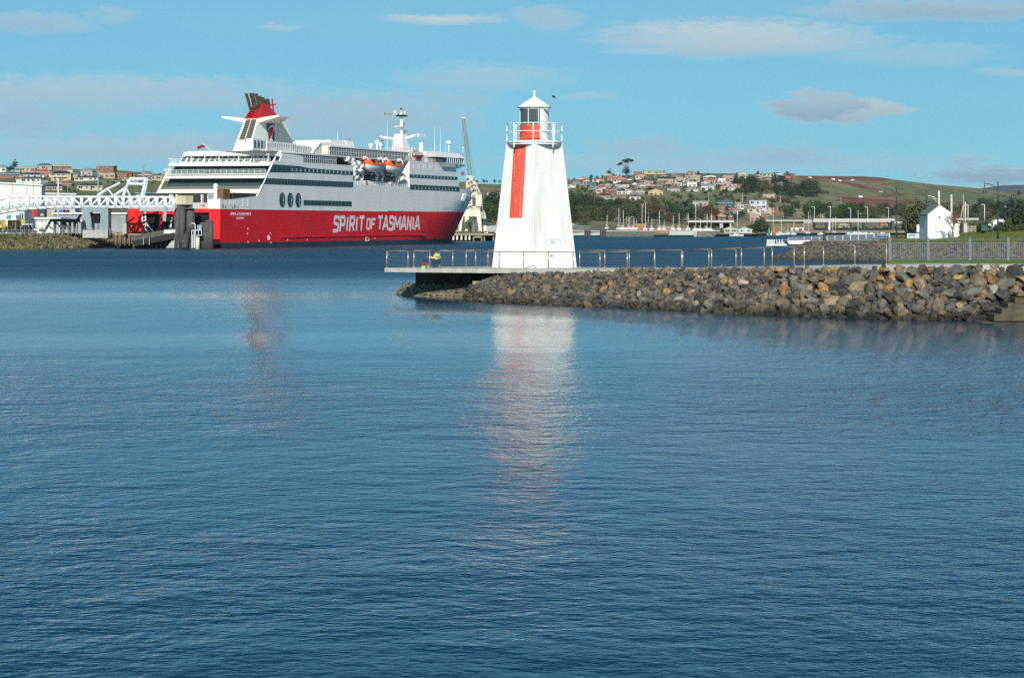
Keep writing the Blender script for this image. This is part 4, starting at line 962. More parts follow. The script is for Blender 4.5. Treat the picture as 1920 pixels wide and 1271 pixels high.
sb('roof_vent',mb,greyst)
# open rails on the top decks
def railing(a,b,h,n,rows=3,r=.04):
    mb=MB(); a=Vector(a);b=Vector(b)
    for k in range(1,rows+1): mb.tube(a+Vector((0,0,h*k/rows)),b+Vector((0,0,h*k/rows)),r,4)
    for i in range(n+1): p=a.lerp(b,i/n); mb.tube(p,p+Vector((0,0,h)),r,4)
    return sb('guard_rail',mb,shw)
railing((s9a-6,-HBm+.6,26.3),(s10a,-HBm+.6,26.3),1.1,30); railing((sRb-14,-HBm+1.5,28.95),(sE-12,-HBm+1.5,28.95),1.1,30)
railing((s10a+8,-4,30.2),(s10a+24,-4,30.2),1.0,12)
# ---- bridge
sW0,_=SSf(785,300); sW1=SSf(871,300,-1.2)[0]; 
mb=MB(); mb.box(sRb+.2,SSf(800,300)[0],-HBm+1.2,HBm-1.2,26.2,29.2); sb('deck_house',mb,shw)
mb=MB(); mb.box(SSf(800,300)[0],sF-1.0,-HBm+2.5,HBm-2.5,26.2,28.4); sb('bridge_wall',mb,shw)
bs0=SSf(811,285,0)[0]; bs1=SSf(872,288,-1.5)[0]
mb=MB(); mb.hexa([(bs0+1,-HBm-1.2,28.0),(bs1,-HBm-1.6,28.0),(bs1+1,HBm+1.6,28.0),(bs0+1,HBm+1.2,28.0)],[(bs0-.2,-HBm-.2,29.7),(bs1-3.0,-HBm-.4,29.7),(bs1-2,HBm,29.7),(bs0,HBm,29.7)]); sb('bridge_roof',mb,shw)
mb=MB(); wa=SSf(838,294,-1)[0]; mb.hexa([(wa,-HBm-1.0,26.3),(bs1-1.6,-HBm-1.1,26.3),(bs1-1.4,HBm+1,26.3),(wa,HBm+1,26.3)],[(wa-.8,-HBm-1.1,27.95),(bs1-.5,-HBm-1.4,27.95),(bs1-.3,HBm+1.3,27.95),(wa-.8,HBm+1.3,27.95)]); b=sb('bridge_window',mb,mat('bridge_glass',(0.03,0.16,0.20),0.1,var=0.3,scale=0.5,spec=0.8))
mb=MB()
for i in range(9): s=lerp(wa,bs1-1.0,i/8); mb.bar((s,-HBm-1.12,26.3),(s-.2+.6*i/8,-HBm-1.35,27.95),.14)
mb.build('mullion',shw,b,local=True)
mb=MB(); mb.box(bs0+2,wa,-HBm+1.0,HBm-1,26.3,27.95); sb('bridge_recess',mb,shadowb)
mb=MB(); mb.hexa([(wa-2.5,-HBm-.8,24.9),(bs1-2,-HBm-.8,24.9),(bs1-2,-HBm+3,24.4),(wa-2,-HBm+3,24.4)],[(wa-5,-HBm-1.2,26.3),(bs1-.6,-HBm-1.3,26.3),(bs1-.6,-HBm+4,26.3),(wa-5,-HBm+4,26.3)]); sb('bridge_wing',mb,shw)
mb=MB(); 
for px in (856,864,869): s,z=SSf(px,300,-1.2); mb.box(s-.5,s+.5,-HBm-1.36,-HBm-1.2,25.4,25.9)
sb('wing_opening',mb,glassd)
railing((sRb+.5,-HBm+.15,26.2),(bs0+20,-HBm+.15,26.2),1.1,34)
# rescue boat on the deck forward of the glazing
s,z=SSf(782,296,.5); mb=MB(); mb.hexa([(s-1.5,-HBm-.3,z-.5),(s+1.2,-HBm-.3,z-.5),(s+1.2,-HBm+1,z-.5),(s-1.5,-HBm+1,z-.5)],[(s-2.6,-HBm-.7,z+.6),(s+2.8,-HBm-.7,z+.9),(s+2.8,-HBm+1.4,z+.9),(s-2.6,-HBm+1.4,z+.6)])
rb=tag(mb.build('rescue_boat',mat('boat_red',(0.42,0.02,0.03),0.4,var=0.1),None),'small dark red rescue boat hanging just aft of the ferry bridge','rescue boat'); rb.matrix_world=SM
mb=MB()
for dx_ in (-3.6,-1.5): mb.bar((s+dx_,-HBm+1,26.2),(s+dx_-1,-HBm+.2,30.2),.4); mb.bar((s+dx_-1,-HBm+.2,30.2),(s+dx_+1.8,-HBm-.2,29.0),.35)
mb.box(s-9,s-3.5,-HBm+.1,-HBm+.2,26.3,27.6); mb.tube((s-6.5,-HBm+.6,26.2),(s-6.0,-HBm+.6,29.2),.4,6); sb('rescue_davit',mb,shc)
mb=MB()
for i in range(8): mb.bar((s-7+i*1.6,-HBm+6,29.0),(s-7+i*1.6,-HBm+6,30.2+rg.uniform(0,.8)),.3)
sb('deck_fitting',mb,mat('fitting_pink',(0.5,0.25,0.2),0.6))
# domes, masts, aerials
def dome(px,py,rpx,u,zb):
    s,z=SSf(px,py,u); D=SD0+u*DX_+s*DY_; r=rpx/F*D; m=MB(); m.sphere((s,-HBm+u,z),r,14); m.tube((s,-HBm+u,zb),(s,-HBm+u,z-r*.8),r*.35,8,r*.3); sb('radome',m,shw,None,True)
dome(695,273,4.3,10,28.8); dome(707,267,4.6,13,28.8); dome(713.5,272,3.8,11,28.8); dome(841.5,268,4.6,6,29.6); dome(868,278,1.8,0,29.6)
sM,_=SSf(752,270,14)
def mz(py): return SSf(750,py,14)[1]
mb=MB(); mb.hexa([(sM-2.8,-2,28.9),(sM+4.0,-2,28.9),(sM+4.0,2,28.9),(sM-2.8,2,28.9)],[(sM-2.6,-1.6,mz(262)),(sM+1.6,-1.6,mz(262)),(sM+1.6,1.6,mz(262)),(sM-2.6,1.6,mz(262))]); mb.hexa([(sM-2.6,-1.6,mz(262)),(sM+2,-1.6,mz(262)),(sM+2,1.6,mz(262)),(sM-2.6,1.6,mz(262))],[(sM-2.0,-1.3,mz(252)),(sM+1.8,-1.3,mz(252)),(sM+1.8,1.3,mz(252)),(sM-2.0,1.3,mz(252))]); sb('mast_base',mb,shw)
mb=MB(); mb.tube((sM+.5,0,mz(253)),(sM+.3,0,mz(222)),.55,10,.5); mb.tube((sM+.3,0,mz(222)),(sM+.3,0,mz(204)),.25,8,.12)
mb.box(sM-2,sM+2.5,-1.5,1.5,mz(238),mz(237)); mb.bar((sM-2,0,mz(237.5)),(sM+.3,0,mz(243)),.2); mb.bar((sM+2.5,0,mz(237.5)),(sM+.3,0,mz(243)),.2)
mb.bar((sM-1,0,mz(262)),(sM-1-.0,6.5,mz(257.5)),.55); mb.bar((sM,0,mz(262)),(sM+2,-4.2,mz(254)),.55)
mb.bar((sM-1,6.3,mz(257.5)),(sM-1.3,7.0,mz(255)),.35); sb('mast',mb,shw)
mb=MB(); mb.box(sM-.5,sM+6.5,-.25,.25,mz(245.5),mz(244)); mb.tube((sM+3,0,mz(250)),(sM+3,0,mz(245)),.4,6); mb.box(sM-4.5,sM+3,-.4,.4,mz(212.5),mz(211.2)); mb.box(sM-4.8,sM-4.2,-.4,.4,mz(213),mz(209.5)); mb.box(sM-1.6,sM+2.6,-1,1,mz(215.5),mz(213)); mb.tube((sM+2.5,0,mz(213)),(sM+2.9,0,mz(209)),.2,5); mb.box(sM+.5,sM+6,-6,-5.6,mz(257),mz(251)); sb('radar',mb,shw)
mb=MB(); mb.box(sM-1.6,sM+2.6,-1.1,1.1,mz(218.5),mz(216)); 
for py in (231,234,249.5): mb.box(sM+1.2,sM+1.8,-.4,.4,mz(py+1),mz(py-.6))
for py in (259.5,263.5,269,274.5): mb.box(sM-.9,sM-.1,6.2,6.9,mz(py+.7),mz(py-.7))
mb.box(sM-.2,sM+.4,-.2,.2,mz(206),mz(203)); sb('signal_light',mb,black)
mb=MB(); pts=[(sM-5,0,mz(214)),(sM-8,1.5,mz(213)),(sM-12,0.5,mz(214.5)),(sM-12,.5,mz(219.5)),(sM-8,1.5,mz(218)),(sM-5,0,mz(218))]; mb.hexa(pts,[(x,y+.05,z) for x,y,z in pts]); fl=sb('house_flag',mb,mat('flag_white',(0.75,0.75,0.75),0.8)); 
mb=MB(); mb.box(sM-9.3,sM-7.7,1.2,1.55,mz(217.3),mz(215)); mb.build('flag_emblem',hullred,fl,local=True)
mb=MB()
for px,p0,p1,u in ((726,280,226,10),(815,281,239,6),(825.5,281,239,6),(835,281,264,6),(633,263,247,12),(789.5,281,267,6)):
    s,z0=SSf(px,p0,u); _,z1=SSf(px,p1,u); mb.tube((s,-HBm+u,z0-1),(s,-HBm+u,z1),.10,4,.04)
s,z=SSf(789.5,274,6); mb.tube((s,-HBm+6,28.5),(s,-HBm+6,z+1),.7,8)
sb('aerial',mb,shw)
# ---- funnel
fa_s=SSf(452.5,284,HBm)[0]; zb=26.3
f0=SSf(459+13.8,222,HBm)[0]; f1=SSf(529,219,HBm-2.2)[0]; f1b=SSf(534,266,HBm-2.75)[0]; f2b=SSf(545,266,HBm-2.9)[0]; f2=SSf(531,226,HBm-2.2)[0]
zt_=SSf(473,222,HBm)[1]; hw0,hw1=2.75,2.15
mb=MB(); mb.hexa([(fa_s,-hw0,zb),(f1b,-hw0,zb),(f1b,hw0,zb),(fa_s,hw0,zb)],[(f0,-hw1,zt_),(f1-2.5,-hw1,zt_),(f1-2.5,hw1,zt_),(f0,hw1,zt_)]); fn=sb('funnel',mb,shw)
mb=MB()   # flared forward fins of the funnel
for s_ in (-1,1):
    pts=[(f1b-1,s_*hw0,zb),(f2b,s_*(hw0+.6),zb),(lerp(f2b,f2,.4)+1.2,s_*(hw0+.4),lerp(zb,zt_,.4)),(f2,s_*(hw1+.2),zt_-.6),(f1-3,s_*hw1,zt_)]
    mb.prism(pts,(0,s_*0.5,0))
mb.build('funnel_fin',shc,fn,local=True)
# louvres on the aft face
def fpt(v,z,d=0.0):   # v -1..1 across the aft face
    f=(z-zb)/(zt_-zb); hw=lerp(hw0,hw1,f); return Vector((lerp(fa_s,f0,f)-d,v*hw,z))
mb=MB(); mb.hexa([fpt(-1,zb,.0),fpt(1,zb,.0),fpt(1,zb,.25),fpt(-1,zb,.25)],[fpt(-1,zt_-.1,.0),fpt(1,zt_-.1,.0),fpt(1,zt_-.1,.25),fpt(-1,zt_-.1,.25)]); mb.build('aft_casing',shc,fn,local=True)
mb=MB()
for k in range(11):
    z=zb+3.0+k*(zt_-zb-3.4)/11
    for va,vb in ((-.78,-.06),(.06,.72)):
        if k<1 and va>0: continue
        mb.hexa([fpt(va,z,.25),fpt(vb,z,.25),fpt(vb,z,.33),fpt(va,z,.33)],[fpt(va,z+.6,.25),fpt(vb,z+.6,.25),fpt(vb,z+.6,.33),fpt(va,z+.6,.33)])
mb.build('louvre',mat('louvre_dark',(0.015,0.010,0.006),0.8),fn,local=True)
mb=MB()
for k in range(12):
    z=zb+2.75+k*(zt_-zb-3.4)/11; mb.bar(fpt(-.85,z,.38),fpt(.85,z,.38),.07)
mb.build('louvre_blade',shc,fn,local=True)
# red crown: two flank plates and cross bracing, pipes between
red2=mat('funnel_red',(0.55,0.015,0.025),0.45,var=0.08)
ap_s,ap_z=SSf(499,195,HBm-2); ap2=SSf(503,198,HBm-2)[0]
for s_ in (-1,1):
    mb=MB(); mb.prism([(f0-.4,s_*hw1,zt_),(f1,s_*hw1,zt_),(ap2+1,s_*hw1*.75,ap_z-.4),(ap_s-1.0,s_*hw1*.75,ap_z)],(0,-s_*.25,0)); mb.build('funnel_crown',red2,fn,local=True)
mb=MB()
for k in range(5): z=lerp(zt_,ap_z-1,k/5); mb.bar((f0+k*1.0,-hw1*.95,z),(f0+k*1.0,hw1*.95,z+.2),.3); mb.bar((f0+k,-hw1*.9,z),(f0+k+.5,hw1*.9,z+1.1),.22)
mb.box(f0-.5,f1-.5,-hw1-.1,hw1+.1,zt_-.12,zt_+.1); mb.build('crown_brace',red2,fn,local=True)
pm=mat('exhaust_brown',(0.085,0.05,0.022),0.6,var=0.3,scale=1)
for i,(pt,pb,r) in enumerate((((462,176.5),(474,220),.42),((470,176),(481,222),.40),((474,176),(484,222),.42),((480.5,176.5),(488,214),.42),((487,181),(491,210),.5),((493,183.5),(496,205),.45),((500,187),(503,200),.7))):
    u=HBm+(1.4-.45*i); a=SSf(*pt,u); b=SSf(*pb,u); mb=MB(); mb.tube((b[0],-HBm+u,b[1]),(a[0],-HBm+u,a[1]),r,10); mb.build('exhaust_pipe',pm,fn,local=True)
    mb=MB(); mb.tube((a[0],-HBm+u,a[1]-.35),(a[0]-.05,-HBm+u,a[1]+.12),r*1.12,10); mb.build('pipe_cap',darkst,fn,local=True)
a=SSf(513,202,HBm); mb=MB(); mb.tube((a[0],0,a[1]-1.5),(a[0]-1,0,a[1]+2.4),.25,5); mb.bar((a[0]-1.6,0,a[1]+.6),(a[0]+1.2,0,a[1]+.9),.3); mb.build('crown_aerial',red2,fn,local=True)
# side wings of the funnel
for s_,tipx in ((-1,None),(1,None)):
    ya=s_*hw1; yb=s_*(hw1+7.0); mb=MB(); w0,w1=f0-.2,f1
    mb.hexa([(w0,ya,zt_-1.3),(w0+12,ya,zt_-1.3),(w0+5,yb,zt_+.25),(w0-1,yb,zt_+.25)],[(w0,ya,zt_+.0),(w0+12,ya,zt_+.0),(w0+5,yb,zt_+.7),(w0-1,yb,zt_+.7)]); mb.build('funnel_wing',shc,fn,local=True)
# emblem: blue field, red blade and white sweep
yE=-hw1-.45
def ep(px,py,off=0): 
    s,z=SSf(px,py,HBm+yE); return Vector((s,yE-off-(z-32)*-.055,z))
def plate(pts,m,off,nm):
    mb=MB(); q=[ep(x,y,off) for x,y in pts]; mb.hexa([p+Vector((0,.05,0)) for p in q],q); mb.build(nm,m,fn,local=True)
plate([(501,232.5),(515.7,233),(513,265.5),(503.5,265.5)],mat('emblem_blue',(0.012,0.035,0.13),0.5,var=0),0.1,'emblem_field')
plate([(502.5,243),(506,236),(511,234.5),(515.2,236.5),(515,241),(511,250),(508.5,258),(506,262),(504.5,256)],shw,0.16,'emblem_sweep')
plate([(502.8,246),(505,240.5),(509,239),(512.8,240.5),(511.5,246),(508,254),(505.8,260.5),(504.2,258)],hullred,0.22,'emblem_blade')
plate([(504,262),(507,259),(510.5,265),(504.2,265)],shw,0.17,'emblem_sweep')
# ---- stern decks: each storey a skewed slab between its port and starboard edges
def stern_edge(z,d=0.0):
    a=(sL+(sT-sL)*(z-13.8)/(zT-13.8)+d); b=a-6.0; return (Vector((a,-HBm+.1,z)),Vector((b,HBm-.1,z)))
def slab(name,za,zb_,m,da=0.0,db=None,fwd=46,inset=0.0):
    db=da if db is None else db; A,Bp=stern_edge(za,da); A2,B2=stern_edge(zb_,db); iy=inset
    mb=MB(); mb.hexa([(A.x,A.y+iy,za),(fwd,A.y+iy,za),(fwd,Bp.y-iy,za),(Bp.x,Bp.y-iy,za)],[(A2.x,A2.y+iy,zb_),(fwd,A2.y+iy,zb_),(fwd,B2.y-iy,zb_),(B2.x,B2.y-iy,zb_)]); return sb(name,mb,m)
def stern_panes(za,zb_,d,n,m,v0=0,v1=1,w=.2,nm='mullion'):
    A,Bp=stern_edge(za,d); A2,B2=stern_edge(zb_,d); mb=MB()
    for i in range(n+1):
        f=lerp(v0,v1,i/n); mb.bar(A.lerp(Bp,f)+Vector((-.08,0,0)),A2.lerp(B2,f)+Vector((-.08,0,0)),w)
    return sb(nm,mb,m)
def zs_(py): return H+(HY-py)/F*555
slab('stern_overhang',zs_(363),zs_(356),shc,0.2); slab('stern_overhang',zs_(356),zs_(349.5),mat('overhang_shade_grey',(0.13,0.12,0.10),.8,var=.3),1.8,1.6)  # upper overhang band has its shadow painted in as grey
slab('stern_glass',zs_(349.5),zs_(335.5),glassd,2.6,2.8); stern_panes(zs_(349.5),zs_(335.5),2.6,26,dim,0.05,.75,.12)
slab('stern_glass',zs_(348.5),zs_(336.0),glassg,2.4,2.6); 
slab('stern_deck',zs_(335.5),zs_(333.5),shw,-1.0); slab('stern_deck',zs_(333.5),zs_(328.5),shc,-.3); slab('stern_deck',zs_(328.5),zs_(327),shw,-1.2)
slab('stern_glass',zs_(327),zs_(312),glassg,2.2); stern_panes(zs_(327),zs_(312),2.1,22,dim,0,1,.14)
slab('stern_deck',zs_(312),zs_(306.5),shw,-1.6)
slab('stern_house',zs_(306.5),zs_(292.5),shw,3.2)
A,Bp=stern_edge(zs_(303),3.1); A2,B2=stern_edge(zs_(293.5),3.1)
for i in range(17):
    f0_,f1_=(i+.16)/17,(i+.84)/17; mb=MB()
    q=[A.lerp(Bp,f0_),A.lerp(Bp,f1_),A2.lerp(B2,f1_),A2.lerp(B2,f0_)]; mb.hexa([p+Vector((.05,0,0)) for p in q],[p+Vector((-.05,0,0)) for p in q]); sb('stern_window',mb,glassd)
# rounded roof edge
mb=MB(); A,Bp=stern_edge(zs_(292),1.0); n=14; bot=[];
for i in range(n+1):
    f=i/n; p=A.lerp(Bp,f); bulge=3.0*math.sin(math.pi*f)**.6; ends=1.0-0.06*0; bot.append(Vector((p.x+2.2-bulge,p.y,p.z)))
mb.hexa(bot+[Vector((46,HBm-.3,bot[0].z)),Vector((46,-HBm+.3,bot[0].z))],[Vector((p.x+.4,p.y*.985,26.36)) for p in bot]+[Vector((46,HBm-.6,26.36)),Vector((46,-HBm+.6,26.36))]); sb('stern_roof',mb,shw)
for (za,d) in ((zs_(327),-1.1),(zs_(306.5),-1.4)):
    A,Bp=stern_edge(za,d); railing(A,Bp,1.15,18,3,.05)
for px in (358,381,405,438,464,488):    # roof edge lamps and props
    u,z=SUf(px,292,sT-5); f=u/(2*HBm); A,Bp=stern_edge(zs_(306),.2); p=A.lerp(Bp,f); mb=MB(); mb.tube(p,(p.x+.3,p.y,zs_(292)),.12,5); mb.box(p.x-.2,p.x+.2,p.y-.35,p.y+.35,zs_(292),zs_(290)); sb('roof_prop',mb,shw)
for sd in (0,1):
    e0=stern_edge(13.6,-.2)[sd]; e1=stern_edge(23.4,-.2)[sd]; mb=MB(); mb.bar(e0,e1,.45); sb('side_wing_edge',mb,shw)
# lower stern: dark mooring space, cream beams, bulwark
A,Bp=stern_edge(zs_(363),.6)
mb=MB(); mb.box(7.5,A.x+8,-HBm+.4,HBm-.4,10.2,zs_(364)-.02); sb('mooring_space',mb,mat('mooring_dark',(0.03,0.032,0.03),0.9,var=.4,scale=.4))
mb=MB(); mb.hexa([(A.x-.8,-HBm+.2,zs_(367.5)),(A.x+9,-HBm+.2,zs_(367.5)),(A.x+9,HBm,zs_(367.5)),(Bp.x-.8,HBm,zs_(367.5))],[(A.x-.8,-HBm+.2,zs_(363)-.02),(A.x+9,-HBm+.2,zs_(363)-.02),(A.x+9,HBm,zs_(363)-.02),(Bp.x-.8,HBm,zs_(363)-.02)]); sb('stern_beam',mb,shc)
mb=MB(); mb.hexa([(2.5,HBm-.2,10.3),(A.x,HBm-.2,10.3),(A.x,4.5,10.3),(3,4.5,10.3)],[(Bp.x-1.5,HBm-.2,zs_(364)),(A.x,HBm-.2,zs_(364)),(A.x,4.5,zs_(364)),(Bp.x-1,4.5,zs_(364))]); sb('stern_casing',mb,shw)
for u,w in ((19,.8),(17.2,.5),(7.3,.9),(9.5,.4)):
    mb=MB(); mb.box(6.6,7.4,-HBm+u-w/2,-HBm+u+w/2,10.3,zs_(367)); sb('stern_pillar',mb,shw)
mb=MB(); u,_=SUf(421,370,3); y=-HBm+u; mb.box(2,5.5,y-.2,y+1.6,12.0,15.4); sb('stern_winch',mb,mat('rusty_machinery',(0.16,0.09,0.04),0.8,var=.5,scale=1.2))
mb=MB(); mb.tube((2,y+2.1,12),(2,y+2.1,16.0),.55,8); mb.sphere((2,y+2.1,16.2),.7,8); sb('stern_winch',mb,shw)
u,_=SUf(400,368,3); mb=MB(); mb.box(2,5,-HBm+u-.6,-HBm+u+1.0,12.6,14.4); sb('stern_winch',mb,greyst)
# bulwark on the transom
ua,_=SUf(391,380,0); mb=MB(); mb.box(0,.4,-HBm,-HBm+ua,10.3,12.8); sb('stern_bulwark',mb,shw)
mb=MB(); mb.box(.02,.35,-HBm+ua+.02,HBm,10.3,11.9); sb('stern_bulwark',mb,mat('bulwark_grey',(0.5,0.52,0.52),0.6,var=.15,scale=.8))
mb=MB(); u,_=SUf(380.5,387,0); y=-HBm+u; 
for k in range(8): a_=k*math.pi/4; mb.hexa([(-.05,y+.05*math.cos(a_),11.1),(-.05,y+.7*math.cos(a_)-.12*math.sin(a_),11.1+.5*math.sin(a_)),(-.05,y+.7*math.cos(a_)+.12*math.sin(a_),11.1+.5*math.sin(a_)+.1)],[(-.08,y+.05*math.cos(a_),11.1),(-.08,y+.7*math.cos(a_)-.12*math.sin(a_),11.1+.5*math.sin(a_)),(-.08,y+.7*math.cos(a_)+.12*math.sin(a_),11.1+.5*math.sin(a_)+.1)])
sb('stern_emblem',mb,hullred)
# transom with two ramp openings
brred=mat('transom_red',(0.75,0.02,0.02),0.45,var=.06,scale=.4,stain=((0.25,0.10,0.05),.35,.5))
u1,_=SUf(264,420,0); u2,_=SUf(326,420,0); u3,_=SUf(362,420,0); u4,_=SUf(392,420,0)
def tb_(ua,ub,za,zb_): mb=MB(); mb.box(0,.6,-HBm+ua,-HBm+ub,za,zb_); return sb('transom',mb,brred)
tb_(u1,2*HBm,1.2,10.28); tb_(u3,u2,1.2,10.28); tb_(0,u4,2.4,10.28); tb_(u2,u1,8.9,10.28); tb_(u4,u3,9.3,10.28); tb_(u2,u1,1.2,2.6); tb_(u4,u3,1.2,2.4)
mb=MB(); mb.box(.7,16,-HBm+.6,HBm-.6,1.0,10.2); sb('vehicle_deck',mb,black)
mb=MB(); mb.hexa([(0.0,-HBm,2.4),(.3,-HBm,2.4),(.3,-HBm+u4,2.4),(0.0,-HBm+u4,2.4)],[(0.0,-HBm,2.41),(.3,-HBm,2.41),(.3,-HBm+u4,2.41),(0,-HBm+u4,2.41)]); mb.hexa([(4,-HBm+2,-.5),(6,-HBm+.4,-.5),(6,HBm-.4,-.5),(4,HBm-2,-.5)],[(0,-HBm,2.4),(6,-HBm,2.4),(6,HBm,2.4),(0,HBm,2.4)]); sb('counter',mb,hullred)
# things in the left opening: ramp struts
mb=MB()
for u_ in (u1-.6,u1-1.6): mb.bar((-.3,-HBm+u_,2.6),(-.3,-HBm+u_,9.5),.3)
for k in range(7): mb.bar((-.3,-HBm+u1-.6,2.8+k),(-.3,-HBm+u1-1.6,3.5+k),.2)
mb.bar((-.6,-HBm+u1-2,6.5),(-3,-HBm+u1-7,2.9),.35); mb.bar((-.6,-HBm+u1-2,4.9),(-3,-HBm+u1-5.2,2.8),.3); mb.bar((-.6,-HBm+u2+1.2,2.8),(-.6,-HBm+u2+.2,8),.35)
sb('ramp_strut',mb,shw)
mb=MB(); mb.bar((-.7,-HBm+u2+4.4,2.8),(-.7,-HBm+u2+2.9,9.3),.5); mb.bar((-.7,-HBm+u1-2.1,2.8),(-.7,-HBm+u1+.6,9.3),.4); sb('ramp_strut',mb,hullred)
# stern flag
s,z=SUf(392,286,15); mb=MB(); y=-HBm+s; mb.tube((13.5,y-1.8,zs_(287)),(12,y+.4,zs_(274)),.1,5); ff=sb('flag_staff',mb,shw)
mb=MB(); q=[(12.1,y+.2,zs_(274.5)),(12.4,y+1.2,zs_(277)),(13,y+2.6,zs_(279)),(13,y+2.2,zs_(284)),(12.6,y+1,zs_(281.5)),(12.4,y-.6,zs_(280))]; mb.hexa(q,[(a-.08,b,c) for a,b,c in q]); mb.build('flag',mat('flag_red',(0.35,0.015,0.03),0.8,var=.3),ff,local=True)
for px,py in ((338,299),(328,319)):
    z=zs_(py); A,Bp=stern_edge(z,-1.2); mb=MB(); mb.bar(Bp+Vector((0,-.3,0)),Bp+Vector((0,1.2,.1)),.2); sb('mooring_lamp',mb,shw)
# ---- lifeboats and davits
def lifeboat(pxc,lab):
    L=12.2; s,z=SSf(pxc,317,-.8); y=-HBm-.8; z=23.7
    t=thing('lifeboat',lab,'lifeboat',(0,0,0),0,'lifeboats on the starboard side'); t.matrix_world=SM@Matrix.Translation((s,y,z)); t['_w']=(0,0,0)
    rows=[];N_=14
    for i in range(N_+1):
        f=i/N_*2-1; w=2.0*max(0.02,1-abs(f)**2.6)**.6; zt=.35+.25*f*f; zk=-1.75+1.0*abs(f)**3
        rows.append([(f*L/2,-w,zt),(f*L/2,-w*.93,zt-.7),(f*L/2*.96,-w*.6,zk+.3),(f*L/2*.94,0,zk),(f*L/2*.96,w*.6,zk+.3),(f*L/2,w*.93,zt-.7),(f*L/2,w,zt)])
    m=MB(); m.grid(rows); m.build('hull',shw,t,True,local=True)
    org=mat('lifeboat_orange',(0.85,0.13,0.02),0.4,var=.08); org2=mat('lifeboat_red_brown',(0.45,0.10,0.05),0.5,var=.1)
    rows=[]
    for i in range(N_+1):
        f=i/N_*2-1; w=2.02*max(0.02,1-abs(f)**2.8)**.6; zt=.35+.25*f*f; hh=1.15 if f<-.05 else .75
        if -.62<f<-.28: hh=1.75
        if abs(f)>.9: hh=.4
        rows.append([(f*L/2,-w,zt),(f*L/2*.98,-w*.9,zt+hh*.6),(f*L/2*.96,-w*.4,zt+hh),(f*L/2*.96,w*.4,zt+hh),(f*L/2*.98,w*.9,zt+hh*.6),(f*L/2,w,zt)])
    k=8
    m=MB(); m.grid(rows[:k+1]); m.build('canopy',org,t,True,local=True)
    m=MB(); m.grid(rows[k:]); m.build('canopy_cover',org2,t,True,local=True)
    m=MB(); m.box(-4.3,-3.4,-2.1,-1.2,1.2,2.0); m.build('window',glassd,t,local=True)
    m=MB(); m.path([(r[0][0],r[0][1]-.05*1,r[0][2]) for r in rows],.1,4); m.build('fender',org,t,local=True)
    # davits
    for off in (-5.0,5.0):
        m=MB(); q=s+off
        m.bar((q,-HBm+1.5,18.0),(q+.3,-HBm+.6,20.9),.7); m.bar((q+.3,-HBm+.6,20.9),(q-3.4,-HBm-.4,22.4),.8); m.bar((q-3.2,-HBm+.0,22.2),(q-3.6,-9.3,22.8),.5)
        m.bar((q,-9.3,24.6),(q+.6,-HBm-.6,26.3),.6); m.bar((q+.6,-HBm-.6,26.3),(q+1.4,-HBm-.9,25.0),.3); m.bar((q+.3,-HBm+.6,20.9),(q+.5,-9.3,18.5),.4)
        m.tube((q+.8,-HBm-.8,26.1),(q+.8,-HBm-.8,24.4),.07,4); sb('davit',m,shw)
lifeboat(701,'orange and white lifeboat nearer the stern, hanging in the ferry side recess'); lifeboat(738.5,'orange and white lifeboat nearer the bow, hanging in the ferry side recess')
mb=MB()
for px in (692,705,730,745,757): s,z=SSf(px,330,3); mb.bar((s-2,-HBm+3,18),(s+2,-HBm+3,21.4),.25); mb.bar((s+2,-HBm+3,18),(s-2,-HBm+3,21.4),.2)
sb('recess_brace',mb,greyst)
# ================================================================ port on the left
def barpx(mb,a,b,D,w,Db=None): mb.bar(P(*a,D),P(*b,D if Db is None else Db),w)
def lx(px,base,extra=0): return X(px,base)
gw=thing('access_gangway','long white tubular truss gangway leading across to the ferry stern','gangway',(X(150,522),522,GZ))
def gD(px): return lerp(526,514,px/330)
tops=lambda x: 376 if x<0 else (lerp(376,369.5,x/15) if x<15 else lerp(369,370,(x-15)/315))
bots=lambda x: lerp(399,393,x/35) if x<35 else (lerp(393,388.5,(x-35)/70) if x<105 else 388.5)
posts=[-18,0.5,15,33,52,70,87,103,120,136,153,170,186,202,217,231,246,262,278,294,310,326]
for off,w in ((0,.42),(4.6,.36)):
    m=MB()
    for a,b in zip(posts,posts[1:]):
        m.tube(P(a,tops(a),gD(a)+off),P(b,tops(b),gD(b)+off),w*.8,8); m.tube(P(a,bots(a),gD(a)+off),P(b,bots(b),gD(b)+off),w*.9,8)
    m.build('chord',steelw,gw,True)
    for i,(a,b) in enumerate(zip(posts,posts[1:])):
        m=MB(); m.tube(P(b,tops(b)+1,gD(b)+off),P(b,bots(b),gD(b)+off),w*(1.05 if off==0 else .8),8); m.build('post',steelw,gw,True)
        m=MB()
        if i in (1,2,6,7,8,9,13,14): m.tube(P(a,tops(a)+1,gD(a)+off),P(b,bots(b)-1,gD(b)+off),w*.6,8)
        else: m.tube(P(a,bots(a)-1,gD(a)+off),P(b,tops(b)+1,gD(b)+off),w*.6,8)
        m.build('diagonal',steelw,gw,True)
m=MB()
for a,b in zip(posts,posts[1:]): m.hexa([P(a,bots(a)+3,gD(a)),P(b,bots(b)+3,gD(b)),P(b,bots(b)+3,gD(b)+4.6),P(a,bots(a)+3,gD(a)+4.6)],[P(a,bots(a)+.8,gD(a)),P(b,bots(b)+.8,gD(b)),P(b,bots(b)+.8,gD(b)+4.6),P(a,bots(a)+.8,gD(a)+4.6)])
m.build('walk_deck',darkst,gw)
m=MB()
for k in range(60):
    px=2+k*5.4; m.tube(P(px,bots(px),gD(px)+2.3),P(px,bots(px)-8.5,gD(px)+2.3),.05,4)
for dy in (4,8.5): m.path([P(px,bots(px)-dy,gD(px)+2.3) for px in (0,35,105,330)],.06,4)
w_=m.build('hand_rail',greyst,gw)
